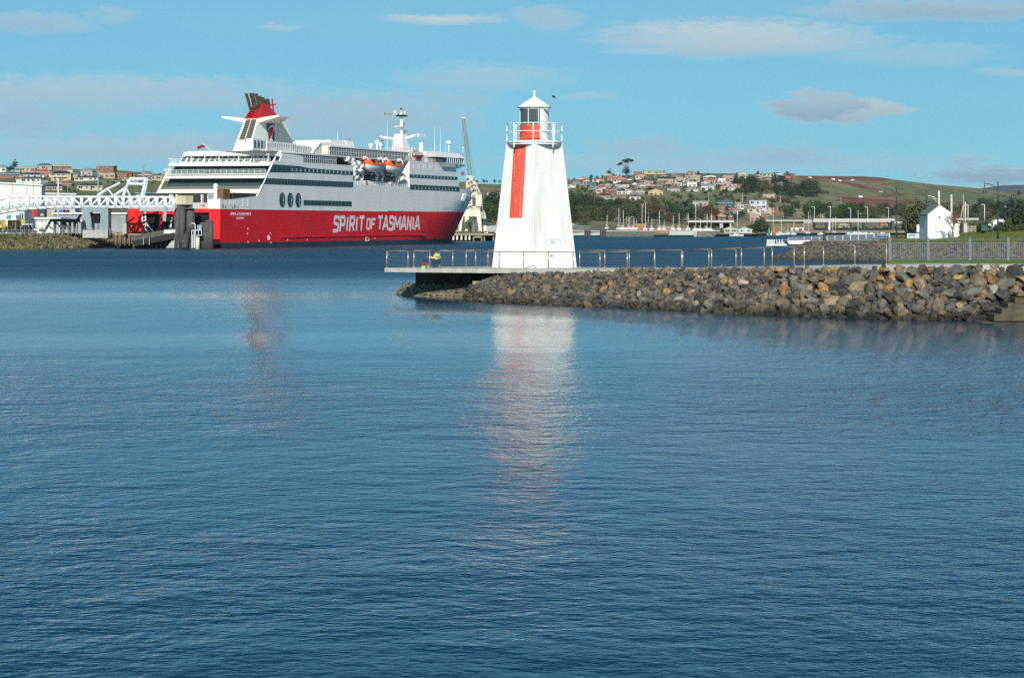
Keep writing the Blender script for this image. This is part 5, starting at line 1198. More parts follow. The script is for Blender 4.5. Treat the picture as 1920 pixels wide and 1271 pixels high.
m=MB(); m.hexa([P(262,396,513),P(327,396,513),P(330,396,518),P(262,396,518)],[P(262,388,513),P(330,388,513),P(330,388,518),P(262,388,518)]); m.build('end_platform',mat('platform_grey',(0.33,0.37,0.39),.5,var=.1),gw)
m=MB(); m.hexa([P(305,415,512.4),P(311,415,512.4),P(313,387,512.4),P(307,387,512.4)],[P(305,415,513),P(311,415,513),P(313,387,513),P(307,387,513)]); m.build('hanging_ladder',greyst,gw)
lf=thing('luffing_frame','white tubular hoist frame and booms rising above the truss gangway','frame',(X(240,520),520,GZ))
for pts,w in (([(183,367.5),(202,354.5)],.5),([(202,354.5),(225,343.5)],.42),([(202,354.5),(212,368)],.3),([(215,367),(235,353)],.5),([(235,353),(240,345),(257,344)],.45),([(240,346),(243,336)],.6),([(243,336),(275,336)],.5),([(241,345),(275,346)],.5),([(275,335),(263,386)],.75),([(236,352),(230,372)],.5),([(236,352),(246,372)],.3),([(218,366),(236,353)],.3)):
    for a,b in zip(pts,pts[1:]): m=MB(); barpx(m,a,b,519,w); m.build('boom',steelw,lf)
m=MB(); m.tube(P(278,336,520),P(287,372,520),.06,4); m.tube(P(246,344,520),P(250,370,520),.06,4); m.build('cable',darkst,lf)
pf=thing('portal_frame','grey steel portal tower on a concrete block carrying the truss gangway','tower',(X(178,519),519,GZ))
m=MB(); fgm=mat('portal_grey',(0.20,0.27,0.29),.5,var=.12,scale=.5)
for q in ([(153,388),(203,388),(203,398),(153,398)],[(155,398),(168,398),(171,412),(172,432),(163,432),(160,415)],[(188,398),(203,398),(203,432),(190,432),(189,415)]):
    p=[P(x,y,518) for x,y in q]; m=MB(); m.prism(p,(0,4,0)); m.build('frame_leg',fgm,pf)
m=MB(); m.prism([P(155,432,517),P(202,432,517),P(202,446,517),P(155,446,517)],(0,6,0)); m.build('base_block',concrete,pf)
m=MB(); m.prism([P(170,400,519.5),P(188,400,519.5),P(186,419,519.5),P(172,419,519.5)],(0,1,0)); m.build('dark_door',black,pf)  # black block paints the dark of the open portal; no door here
# mooring dolphins
dl=thing('berthing_dolphin','tall dark piled dolphin with a square cream cap beside the ferry stern','dolphin',(X(347,517),517,0))
Dd=514
def boxpx(m,x0,x1,y0,y1,D,dep): m.prism([P(x0,y1,D),P(x1,y1,D),P(x1,y0,D),P(x0,y0,D)],(0,dep,0)); return m
m=MB(); p=[(330,383),(330,367),(352,367),(362,367.5),(362,383),(348.5,384)]
m.hexa([P(330,383,Dd),P(348.5,383.6,Dd-1.5),P(362,383,Dd),P(362,383,Dd+5),P(330,383,Dd+5)],[P(330,367,Dd),P(348.5,367,Dd-1.5),P(362,367,Dd),P(362,367,Dd+5),P(330,367,Dd+5)]); m.build('cap',mat('cap_cream',(0.55,0.49,0.33),.7,var=.1,scale=.6,stain=((.3,.25,.15),.4,.6)),dl)
m=MB(); m.hexa([P(331,392,Dd+.2),P(361,392,Dd+.2),P(361,392,Dd+4.5),P(331,392,Dd+4.5)],[P(330.5,383.7,Dd+.1),P(361.6,383.7,Dd+.1),P(361.6,383.7,Dd+5),P(330.5,383.7,Dd+5)]); m.build('collar',mat('dolphin_dark',(0.075,0.072,0.068),.7,var=.25,scale=.6,stain=((.04,.04,.035),.5,.8)),dl)
for x0,x1,r,dd in ((334,331,.95,0),(341,339,1.0,.4),(349,352,.55,3.5),(357,358,1.15,1.2),(353,345,.9,3)):
    m=MB(); m.tube(P(x0,391,Dd+dd+.8),P(x1,470,Dd+dd+.8),r,10); m.build('pile',MATS['dolphin_dark'],dl,True)
m=MB(); m.prism([P(311,465,Dd),P(334,465,Dd),P(334,448,Dd),P(322,452,Dd)],(0,3,0)); m.build('footing',concrete,dl)
m=MB(); m.bar(P(350,440,Dd-.5),P(346,465,Dd-.5),1.0); m.bar(P(341,455,Dd-.5),P(352,455,Dd-.5),.8); m.bar(P(356,426,Dd),P(350,443,Dd),.8); m.build('brace',MATS['dolphin_dark'],dl)
d2=thing('mooring_pile','short cluster of dark timber piles in front of the red ferry stern','piles',(X(389,515),515,0))
for x0,x1,yt,r in ((384,384.5,418,.95),(391,391,413,.85),(395,396,414,.7),(379,381,419,.6)):
    m=MB(); m.tube(P(x0,yt,514),P(x1,470,514),r,8); m.build('pile',MATS['dolphin_dark'],d2,True)
m=MB(); boxpx(m,376,391,417,434,513,2); m.build('fender_block',darkst,d2)
d3=thing('ladder_platform','small grey steel ladder platform on a pale pile between the dolphins','platform',(X(368,512),512,0))
m=MB(); boxpx(m,359,378,440.5,442.5,511,2); boxpx(m,370,378,422,432,511,1); m.build('platform_deck',greyst,d3)
m=MB()
for x in (359.5,364,372,378): m.tube(P(x,442,511),P(x,432,511),.09,5)
m.path([P(359.5,432,511),P(378,432,511)],.09,5); m.path([P(359,419,511),P(363,418.5,511),P(366,421,511),P(366,441,511)],.12,5)
for x in (360,365): m.tube(P(x,442,511),P(x,466,511),.13,5)
for y in range(445,466,3): m.tube(P(360,y,511),P(365,y,511),.08,4)
m.build('ladder',steelw,d3)
m=MB(); m.tube(P(370.5,442,512),P(370,470,512),.55,8); m.build('pile',cream,d3,True)
# timber jetty and quay
tj=thing('timber_jetty','low timber jetty with ochre kerb running from the bank to the dolphin','jetty',(X(250,519),519,0))
m=MB(); m.hexa([P(214,441,519),P(330,441,519),P(330,441,524),P(214,441,524)],[P(214,438.2,519),P(292,438.6,519),P(292,438.6,524),P(214,438.2,524)]); m.build('kerb',mat('ochre_timber',(0.42,0.27,0.12),.8,var=.2,scale=.5),tj)
m=MB()
for i in range(16):
    x=216+i*2.2; boxpx(m,x,x+1.9,441,457,519.5,.4)
m.build('plank_wall',wood,tj)
for i in range(12):
    px=217+i*8.5; m=MB(); m.tube(P(px,440,519),P(px,468 if i>3 else 461,519),.35,6); m.build('pile',darkst if i>4 else wood,tj,True)
m=MB(); m.bar(P(250,452,517),P(330,437,515),1.9); m.build('fender_beam',mat('fender_grey',(0.085,0.08,0.07),.8,var=.3,scale=.5),tj)
m=MB(); boxpx(m,215,330,440.5,470,526,1.5); boxpx(m,330,400,452,470,528,1); m.build('quay_shadow_wall',mat('tarred_wall',(0.02,0.02,0.02),.9,var=.3),tj)  # near-black sheet stands in for the shade beneath the jetty
m=MB()
for x in (269,280,337.5): boxpx(m,x-.6,x+.6,446,459,514.5,.3)
m.build('fender_strip',concrete,tj)
m=MB(); boxpx(m,230,237,420,438,517,1.2); tag(m.build('concrete_post',concrete),'short slotted concrete post in front of the red ferry corner','post')
m=MB(); 
for i in range(6): m.bar(P(308+i*3.6,438,514),P(310+i*3.6,431,514),.35 if i%2 else .3)
tag(m.build('striped_barrier',shw),'white striped barrier at the foot of the ferry ramp','barrier')
# warehouse and low buildings
def simple_building(name,label,x0,x1,yt,yb,D,dep,wallm,roofm,slope=(0,0),panels=0,group=None,joint=greyst):
    t=thing(name,label,'building',(X((x0+x1)/2,D),D,GZ),0,group)
    z0=GZ-.3; zl=H+(HY-yt)/F*D+slope[0]/F*D; zr=H+(HY-yt)/F*D-slope[1]/F*D; a,b=X(x0,D),X(x1,D)
    m=MB(); m.hexa([(a,D,z0),(b,D,z0),(b,D+dep,z0),(a,D+dep,z0)],[(a,D,zl-.4),(b,D,zr-.4),(b,D+dep,zr-.4),(a,D+dep,zl-.4)]); m.build('wall',wallm,t)
    m=MB(); m.hexa([(a-.4,D-.5,zl-.4),(b+.4,D-.5,zr-.4),(b+.4,D+dep+.5,zr-.4),(a-.4,D+dep+.5,zl-.4)],[(a-.4,D-.5,zl),(b+.4,D-.5,zr),(b+.4,D+dep+.5,zr+.1),(a-.4,D+dep+.5,zl+.1)]); m.build('roof',roofm,t)
    for i in range(1,panels):
        x=lerp(a,b,i/panels); m=MB(); m.box(x-.09,x+.09,D-.06,D,z0,lerp(zl,zr,i/panels)-.5); m.build('panel_joint',joint,t)
    return t
whm=mat('shed_white',(0.62,0.64,0.58),.6,var=.04,scale=.2)
simple_building('warehouse','large pale warehouse at the left edge above the truss gangway','0' and -60,78,343.5,440,640,5,whm,mat('shed_roof',(0.66,0.70,0.66),.5,var=.03),(4.5,-2.8 and 2.5),5)
simple_building('shed','low white roofed shed just right of the big pale warehouse',79,141,361.5,440,660,6,mat('shed_grey',(0.45,0.48,0.48),.6,var=.1,scale=.3),white,(0,1.5),3)
simple_building('terminal_building','long low white building behind the bank fence under the gangway',46,112,408,440,575,12,mat('terminal_white',(0.72,0.73,0.67),.6,var=.05,scale=.3),white,(0,0),3)
KIOSK=simple_building('kiosk','narrow grey blue building with tall dark windows left of the low white building',35,46,391,440,566,8,mat('kiosk_blue',(0.42,0.50,0.56),.6,var=.05),mat('kiosk_roof',(0.5,.6,.66),.6,var=.05))
simple_building('shed','small grey slatted shed behind the dark steel stair frame',112,152,413,440,580,10,mat('slat_grey',(0.33,0.34,0.32),.7,var=.2,scale=.5),steelw,(0,0),7)
simple_building('ticket_hall','white roofed hall behind the grey portal tower',100,236,399,440,600,14,mat('hall_grey',(0.28,0.30,0.30),.7,var=.25,scale=.3),white,(0,0),8)
simple_building('office','long low building with curved blue roof edge left of the ferry',256,312,361,440,760,14,mat('office_grey',(0.34,0.36,0.34),.7,var=.15,scale=.2),mat('blue_roof',(0.13,0.30,0.48),.5,var=.05),(0,1),6)
m=MB()
for x in (38,42): boxpx(m,x-1,x+1,401,413,565.8,.1)
m.build('window',darkglass,KIOSK,kind='stuff')
cset=[('red',(0.40,0.02,0.025),56,71),('navy',(0.03,0.05,0.13),72,84),('beige',(0.42,0.38,0.27),88,103),('blue',(0.04,0.15,0.40),105,119),('maroon',(0.20,0.04,0.03),122,127)]
for nm,c,x0,x1 in cset:
    cm=mat('container_'+nm,c,.5,var=.08)
    for tier,(ya,yb) in enumerate(((393.5,408),(408.2,423),(423.2,438))):
        D=620; t=thing('shipping_container',('%s shipping container on %s of a stack seen over the low white building'%(nm,('top','the middle','the bottom')[tier])),'container',P((x0+x1)/2,yb,D),0,'containers stacked in the port yard')
        if nm=='navy' and tier==0: NAVYC=t
        m=MB(); boxpx(m,x0,x1,ya,yb,D,2.5); m.build('box',cm,t)
        m=MB()
        for k in range(int((x1-x0)/1.2)): boxpx(m,x0+.4+k*1.2,x0+.9+k*1.2,ya+.7,yb-.7,D-.08,.09)
        m.build('corrugation',cm,t)
m=MB(); boxpx(m,76,82,401,405,619.8,.1); m.build('emblem',mat('logo_yellow',(.6,.45,.05),.5),NAVYC)
# dark steel frame with stair
sf=thing('stair_frame','dark steel stair and trestle frame standing behind the bank','frame',(X(110,530),530,GZ))
for a,b,w in (((82,436),(96,413),.5),((96,413),(150,413.5),.55),((103,414),(103,438),.6),((118,414),(118,438),.7),((104,415),(116,430),.3),((140,420),(152,402),.5),((92,424),(102,432),.3),((121,416),(131,434),.35),((131,414),(131,438),.5),((140,414),(140,438),.5)):
    m=MB(); barpx(m,a,b,530,w); m.build('strut',mat('trestle_dark',(0.10,0.11,0.12),.7,var=.2),sf)
# yellow port vehicles
def loader(label,x0,s=1.0):
    D=548; t=thing('yard_loader',label,'loader',P(x0+7,437,D),0,'yellow loaders behind the bank')
    ym=mat('machine_yellow',(0.62,0.46,0.05),.5,var=.1)
    m=MB(); boxpx(m,x0,x0+9,422,429,D,2.4); boxpx(m,x0+9,x0+15,424,429,D,2.4); m.build('body',ym,t)
    m=MB(); boxpx(m,x0+2,x0+8,414,422,D+.3,1.8); m.build('cab',darkglass,t)
    m=MB(); 
    for x in (x0+1.6,x0+8.4): m.bar(P(x,422,D+.2),P(x,413.5,D+.2),.25)
    boxpx(m,x0+1,x0+9,412.8,414,D,2.4); m.build('cab_frame',ym,t)
    m=MB()
    for dx in (0,2.6): m.bar(P(x0+13+dx,432,D),P(x0+12+dx,411,D),.35)
    m.build('mast',ym,t)
    for dx in (3,12): 
        m=MB(); c=P(x0+dx,431.5,D); m.tube(c+Vector((0,-.2,0)),c+Vector((0,.6,0)),.85,12); m.build('wheel',blackrub,t)
loader('yellow loader at the left edge of the photo behind the bank',-6); loader('yellow loader in the middle under the white canopy',14); loader('dull yellow loader half hidden beside the brown pile',29)
cn=thing('canopy','white canopy with teal middle panel above the yellow loaders','canopy',P(17,440,545))
m=MB(); m.prism([P(3,407,544),P(8,403.5,544),P(29,403.5,544),P(31,413,544),P(4,411.5,544)],(0,4,0)); m.build('cover',shw,cn)
m=MB(); m.prism([P(11,410,543.9),P(13,404,543.9),P(21,403.2,543.9),P(21,411,543.9)],(0,.08,0)); m.build('teal_panel',mat('teal',(0.05,0.30,0.36),.5),cn)
m=MB(); m.bar(P(5,411,545),P(5,440,545),.2); m.bar(P(29,412,545),P(29,440,545),.2); m.build('leg',greyst,cn)
pl=thing('pallet_shelter','brown timber stacks under a small pale roof behind the bank fence','shelter',P(50,440,545))
m=MB(); boxpx(m,41,61,420,421.6,545,3); m.build('roof',white,pl)
m=MB(); m.prism([P(40,438,545.5),P(40,422,545.5),P(54,422,545.5),P(56,430,545.5),P(68,436,545.5)],(0,2.5,0)); m.build('stack',mat('rust_brown',(0.10,0.045,0.03),.9,var=.4,scale=1),pl)
m=MB(); 
for x in (42,47,54,60): m.bar(P(x,421,544.8),P(x,438,544.8),.2)
m.build('post',greyst,pl)
m=MB(); boxpx(m,73,79,429,434,545,2); tag(m.build('red_pump',mat('pump_red',(0.35,0.05,0.04),.6,var=.4,scale=2)),'small red machine on the bank behind the wire fence','machine')
wf=thing('wire_fence','thin wire mesh fence with steel posts along the top of the left bank','fence',P(100,440,519))
m=MB()
for y in (431,434,437): m.path([P(x,y,519) for x in (-20,60,150,214)],.025,3)
w_=m.build('wire',greyst,wf); 
m=MB(); m.tube((0,0,0),(0,0,1.9),.06,5); pmesh=m.mesh('post',greyst)
for i in range(30): o=link('post',pmesh,wf); p=P(-18+i*8,441.0,519); o.location=p-Vector(wf['_w'])
tf=thing('mesh_fence','tall pale mesh fence bay between the low white building and the bank','fence',P(70,440,540))
m=MB()
for x in (47,55,66,79,86): m.tube(P(x,440,540),P(x,413,540),.09,5)
for y in (413,415.5,427): m.path([P(46,y,540),P(88,y,540)],.05,4)
m.build('frame',greyst,tf)
# light poles in the port
def pole(label,px,yt,yb,D,arms=(),r=.14,m_=None,name='light_pole',group='light poles around the port'):
    b=P(px,yb,D); b.z=max(b.z,0); t=thing(name,label,'light pole' if name=='light_pole' else 'pole',b,0,group); z=H+(HY-yt)/F*D
    m=MB(); m.tube((b.x,b.y,b.z),(b.x,b.y,z),r,6,r*.7); m.build('shaft',m_ or steelw,t,True)
    for ax,ay in arms:
        m=MB(); q=P(px+ax,yt+ay,D); m.tube((b.x,b.y,z),q,r*.5,5); m.box(q.x-.5,q.x+.3,q.y-.2,q.y+.2,q.z-.12,q.z+.12); m.build('lamp_head',m_ or steelw,t)
    return t
pole('slender pole in front of the pale warehouse wall',62.5,340,440,600,r=.12,m_=greyst)
pole('thick white floodlight pole right of the pale warehouse',109,335,440,560,((-1,0),),r=.22); pole('tall floodlight pole above the left end of the grey portal tower',184,309,440,600,((-3,0),(3,0)),r=.2,m_=greyst)
pole('tall twin armed pole left of the ferry above the hoist frame',268.5,311,440,560,((-5,-1.5),(5,-1.5)),r=.28,m_=greyst); pole('short white post with black cap left of the ferry stern',297.5,357,440,620,r=.35)
pole('pale post carrying a small lamp beside the low white building',127,330,440,640,r=.08,m_=greyst)
# ================================================================ wharf and crane behind the bow
wh=thing('wharf','old concrete wharf on piles behind the ferry bow with cream fender blocks','wharf',P(880,445,787))
m=MB(); m.hexa([P(828,441.6,787),P(927,441.6,787),P(927,441.6,800),P(828,441.6,800)],[P(828,437.6,787),P(927,437.6,787),P(927,437.6,800),P(828,437.6,800)]); m.build('deck',mat('wharf_concrete',(0.26,0.23,0.17),.9,var=.3,scale=.4),wh)
m=MB(); boxpx(m,828,927,441.6,454,794,2); m.build('void_backing',black,wh)  # black sheet stands in for the dark void under the wharf deck
for x in (850,857,865,873,880): m=MB(); m.prism([P(x-1.6,450,786),P(x+1.6,450,786),P(x+1.8,444,786),P(x+.2,441,786),P(x-1.2,443.5,786)],(0,1,0)); m.build('fender_block',cream,wh)
for x in (888,903,908,925): m=MB(); boxpx(m,x-1.4,x+1.4,441.6,453,788,1.2); m.build('pile',mat('wharf_pile',(0.22,0.20,0.15),.9,var=.3),wh)
m=MB(); boxpx(m,889,903,441.6,446,787.5,2); m.build('panel',MATS['wharf_concrete'],wh)
cr=thing('harbour_crane','old cream portal crane with tall lattice jib on the wharf behind the bow','crane',P(882,437,800))
crm=mat('crane_cream',(0.72,0.66,0.50),.6,var=.08,scale=.5,stain=((.35,.25,.15),.3,.7)); Dc_=796
def poly(parent,nm,pts,D,dep,m_): m=MB(); m.prism([P(x,y,D) for x,y in pts],(0,dep,0)); return m.build(nm,m_,parent)
for D in (Dc_,):
    poly(cr,'portal_beam',[(874,392.5),(900,392.5),(902,406),(861.5,406)],D,1.6,crm)
    poly(cr,'leg',[(861.5,406),(869,406),(866,420),(864.5,437.5),(859.5,437.5),(860.5,415)],D,1.6,crm); poly(cr,'leg',[(893.5,406),(902,406),(903.5,437.5),(898.5,437.5),(896,420)],D,1.6,crm)
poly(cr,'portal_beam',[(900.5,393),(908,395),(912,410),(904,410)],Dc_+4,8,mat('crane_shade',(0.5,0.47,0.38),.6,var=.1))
poly(cr,'leg',[(871.5,406),(880,406),(876,436),(871.5,436)],Dc_+9,1.5,crm); poly(cr,'leg',[(905,400),(910,400),(913,436),(908,436)],Dc_+9,1.5,crm)
for x in (861,873,899,911): poly(cr,'bogie',[(x-3.5,437.5),(x+4,437.5),(x+3,433.5),(x-2,433.5)],Dc_+(0 if x in(861,899) else 9),2,crm)
poly(cr,'machine_house',[(892,366),(903,365),(903,387),(892,387)],Dc_,6,crm); poly(cr,'turntable',[(876,387),(903,387),(900,391.8),(878,391.8)],Dc_+1,6,crm)
poly(cr,'cab',[(877.5,367),(885,366),(886,386),(877.5,386)],Dc_-.5,4,crm)
for x,y in ((878.5,374),(881.5,374),(878.5,380),(881.5,380),(883,370)): poly(cr,'cab_window',[(x,y),(x+2,y),(x+2,y+3.2),(x,y+3.2)],Dc_-.56,.06,darkglass)
poly(cr,'counterweight',[(860.5,340),(874,343),(874,366),(864,358)],Dc_+5,4,mat('crane_brown',(0.14,0.11,0.07),.8,var=.4,scale=.3))
m=MB(); 
def lattice(m,a0,a1,b0,b1,n,w,D):
    a0,a1,b0,b1=[P(*q,D) for q in (a0,a1,b0,b1)]; dp=Vector((0,2.2,0))
    for o_ in (Vector((0,0,0)),dp):
        m.bar(a0+o_,a1+o_*.5,w); m.bar(b0+o_,b1+o_*.5,w)
    for i in range(n):
        f,g=i/n,(i+1)/n; p,q=a0.lerp(a1,f),b0.lerp(b1,g); m.bar(p,q,w*.55); m.bar(b0.lerp(b1,f),a0.lerp(a1,g),w*.55); m.bar(a0.lerp(a1,g),b0.lerp(b1,g),w*.5)
lattice(m,(879,338),(866.5,222),(886,338),(871,222),16,.17,Dc_); m.build('jib',mat('jib_grey',(0.22,0.21,0.17),.6,var=.2),cr)
m=MB(); lattice(m,(876,366),(875,330),(893,372),(884,330),6,.5,Dc_); m.bar(P(885,335,Dc_),P(895,366,Dc_),.6); m.bar(P(890,340,Dc_),P(901,366,Dc_),.4); m.bar(P(874,345,Dc_),P(890,345,Dc_),.4); m.build('a_frame',crm,cr)
m=MB(); 
for k in range(14): x=874+((k*37)%16); y=336+((k*53)%28); m.bar(P(x,y,Dc_-1),P(x+4,y+((k*3)%5)-2,Dc_-1),.35)
m.build('machinery',mat('machinery_grey',(0.25,0.23,0.19),.7,var=.4),cr)
poly(cr,'jib_head',[(864.5,219.5),(872,220.5),(872.5,224),(866,222.5)],Dc_,2,crm)
m=MB(); m.tube(P(870,224,Dc_),P(891,332,Dc_),.12,4); m.tube(P(867.3,224,Dc_),P(867.3,322,Dc_),.06,4); m.build('hoist_cable',greyst,cr)
m=MB(); c=P(867.5,325,Dc_); m.sphere(c,.75,8); m.tube(c,c-Vector((0,0,1.2)),.15,5); m.build('hook_block',mat('hook_red',(0.5,0.06,0.07),.6),cr)
m=MB(); 
for x in (876,880,884,889,894,899): m.tube(P(x,392.5,Dc_-.3),P(x,389.5,Dc_-.3),.08,4)
m.path([P(875,389.5,Dc_-.3),P(901,389.5,Dc_-.3)],.08,4); m.tube(P(904.5,397,Dc_),P(904.5,373,Dc_),.15,4); m.build('hand_rail',greyst,cr)
for nm,lab,pts,D,c in (('kiosk','blue box with yellow panel on the wharf beside the ferry bow',[(846,435.5),(854,435.5),(854,423),(848,422)],805,(0.03,0.07,0.30)),('timber_stack','orange stack between the legs of the cream crane',[(877,424),(884,425),(883,417),(879,416)],830,(0.5,0.16,0.05)),('tank','grey tank behind the cream crane legs',[(885,428),(897,428),(897,413),(888,413)],840,(0.15,0.17,0.19)),('sign_board','red square sign at the end of the wharf',[(930,425),(936,425),(936,415),(930,415)],850,(0.60,0.02,0.02)),('shed','low grey shed at the end of the wharf beside the lighthouse',[(906,437),(930,437),(930,423),(906,424)],860,(0.36,0.38,0.38)),('shed','low yellow brown shed beside the ferry bow',[(850,435),(858,435),(857,419),(852,417)],838,(0.34,0.28,0.13))):
    m=MB(); m.prism([P(x,y,D) for x,y in pts]+[],(0,3,0)); z0=min(v[2] for v in m.v); dz=z0-GZ+.02
    m.v=[(x,y,(z if z>z0+.05 else min(z,GZ-.1))) for x,y,z in m.v]
    o=tag(m.build(nm,mat(nm+'_%d'%pts[0][0],c,.6,var=.1)),lab,nm.replace('_',' '))
    if nm=='kiosk': BLUEK=o
poly(None,'x',[(0,0)],1,1,None) if False else None
m=MB(); m.prism([P(849,432,804.8),P(853,431,804.8),P(853.5,427,804.8),P(850,428,804.8)],(0,.1,0)); o=m.build('sign_panel',mat('panel_yellow',(.65,.5,.08),.5),BLUEK)
# ================================================================ park on the right
parkz=lambda px,D: 3.05+1.75*max(0,min(1,(px-1745)/175))*max(0,min(1,(D-348)/100))
def pbk(px): return table([(1440,356),(1516,362),(1600,385),(1662,405),(1670,640),(1900,760),(2400,760)],px)
def pfr(px): return table([(1440,354),(1455,350),(1500,339),(1600,329),(1668,324),(1920,318),(2400,310)],px)
rk=MB(); rows=[[] for _ in range(5)]; pl_=[[] for _ in range(14)]
pxs=[1446+i*9 for i in range(25)]+[1665+i*15 for i in range(40)]
for px in pxs:
    top=parkz(px,345)*max(0.02,min(1,(px-1448)/66)); a=pfr(px)
    for i,(dd,zz) in enumerate(((-1.5,-1),(0,-.1),(2.2,.35),(4.2,.7),(6.2,1.0))): rows[i].append(Vector((X(px,a+dd),a+dd,zz*top if zz>0 else zz)))
    for k in range(14):
        f=k/13; D=lerp(a+6.2,pbk(px),f); z=(parkz(px,D))*max(0.02,min(1,(px-1448)/66)) 
        if k==13 and px<1668: z=-1
        if k==12 and px<1668: z*=.9
        pl_[k].append(Vector((X(px,D),D,z if k else z)))
rk.grid(rows); struct('rocky_shore',rk,mat('shore_rubble',(0.10,0.095,0.08),.95,var=.5,scale=1.5,bump=1))
rk=MB(); rk.grid(pl_); struct('park_lawn',rk,grass_mat('park_grass',(0.11,0.125,0.02),(0.18,0.19,0.04),.25))
mb=MB(); rg=random.Random(9); c_=0
for _ in range(5200):
    px=rg.uniform(1449,2050); f=rg.uniform(-.1,1.12); a=pfr(px); top=parkz(px,345)*max(0.02,min(1,(px-1448)/66)); D=a+6.2*f; z=table([(-.1,-.1),(0,-.05),(.35,.35),(.68,.7),(1,1),(2,1)],f)*top
    s=rg.uniform(.16,.42); me=rmesh[rg.randrange(18)][1]; b=len(mb.v); rot=Matrix.Rotation(rg.uniform(0,6.28),3,'Z')@Matrix.Rotation(rg.gauss(0,.5),3,'X')
    if px<1480 and f>.9: continue
    mb.v+=[tuple(Vector((X(px,D),D,z))+rot@(q.co*s)) for q in me.vertices]; ci=rg.choice((0,0,0,0,1,1,1,2,2,3))
    for fc in me.polygons: mb.f.append(tuple(b+k for k in fc.vertices)); mb.m.append(ci)
o=mb.build('shore_stones',[RM['grey'],RM['dark'],RM['olive brown'],RM['tan']],None,False,'stuff'); o['label']='grey brown stones covering the shore behind the fence'; o['category']='stones'
mb=MB(); mb.hexa([P3(1668,341,3.02),P3(1740,341,3.02),P3(1740,347,3.02),P3(1668,347,3.02)],[P3(1668,341,3.07),P3(1740,341,3.07),P3(1740,347,3.07),P3(1668,347,3.07)]); struct('park_path',mb,mat('path_dark',(0.10,0.10,0.10),.9,var=.2))
# cottage
def cottage():
    D=432; z=2.9; wm=mat('limewash_white',(0.82,0.82,0.80),.6,var=.03); t=thing('cottage','small white gabled cottage with a shuttered loft door on the park lawn','cottage',P3(1768,D,z))
    a,b=X(1739.5,D),X(1783,D); h1=H+(HY-403)/F*D; ap=H+(HY-386)/F*D; h2=H+(HY-401)/F*D; cx=X(1761,D)
    m=MB(); m.prism([(a,D,z),(b,D,z),(b,D,h2),(cx,D,ap),(a,D,h1)],(0,9,0)); m.build('wall',wm,t)
    for (x0,z0),(x1,z1) in (((a-.25,h1-.1),(cx,ap)),((cx,ap),(b+.3,h2-.2))):
        m=MB(); m.hexa([(x0,D+.02,z0),(x1,D+.02,z1),(x1,D+9.2,z1),(x0,D+9.2,z0)],[(x0,D+.02,z0+.22),(x1,D+.02,z1+.24),(x1,D+9.2,z1+.24),(x0,D+9.2,z0+.22)]); m.build('roof',mat('slate_roof',(0.16,0.17,0.17),.7,var=.2),t)
    c0,c1=X(1783.2,D+2),X(1796,D+2); m=MB(); m.box(c0,c1,D+2,D+8,z,H+(HY-419.5)/F*D); m.build('side_wing',wm,t)
    for k in range(7): zz=z+.3+k*.55; m=MB(); m.box(c1,c1+.25+.1*(k%2),D+2,D+2.4,zz,zz+.3); m.build('quoin',wm,t)
    for k in range(9):
        f=k/9; x=lerp(cx,b,f); zz=lerp(ap,h2,f); m=MB(); m.box(x,x+.3,D-.12,D,zz-.15,zz+.12); m.build('verge_stone',wm,t)
    d0,d1=X(1754.5,D),X(1768,D); za,zb_=H+(HY-435)/F*D,H+(HY-414.5)/F*D
    m=MB(); m.box(d0,d1,D-.08,D,za,zb_); m.build('shutter',mat('shutter_cream',(0.70,0.70,0.64),.6,var=.03),t)
    m=MB(); m.path([(d0,D-.1,za),(d0,D-.1,zb_),(d1,D-.1,zb_),(d1,D-.1,za),(d0,D-.1,za)],.05,4); m.build('shutter_frame',greyst,t)
    m=MB(); n=12; c=P(1761.5,407.5,D-.1); m.path([(c.x+.28*math.cos(i*math.pi/6),D-.1,c.z+.28*math.sin(i*math.pi/6)) for i in range(13)],.06,4); m.sphere(c,.17,8); m.build('round_vent',mat('vent_grey',(0.42,0.42,0.4),.6),t)
    m=MB(); m.tube(P(1760.5,387,D+5),P(1760.5,358,D+5),.2,6); m.build('flue',steelw,t)
cottage()
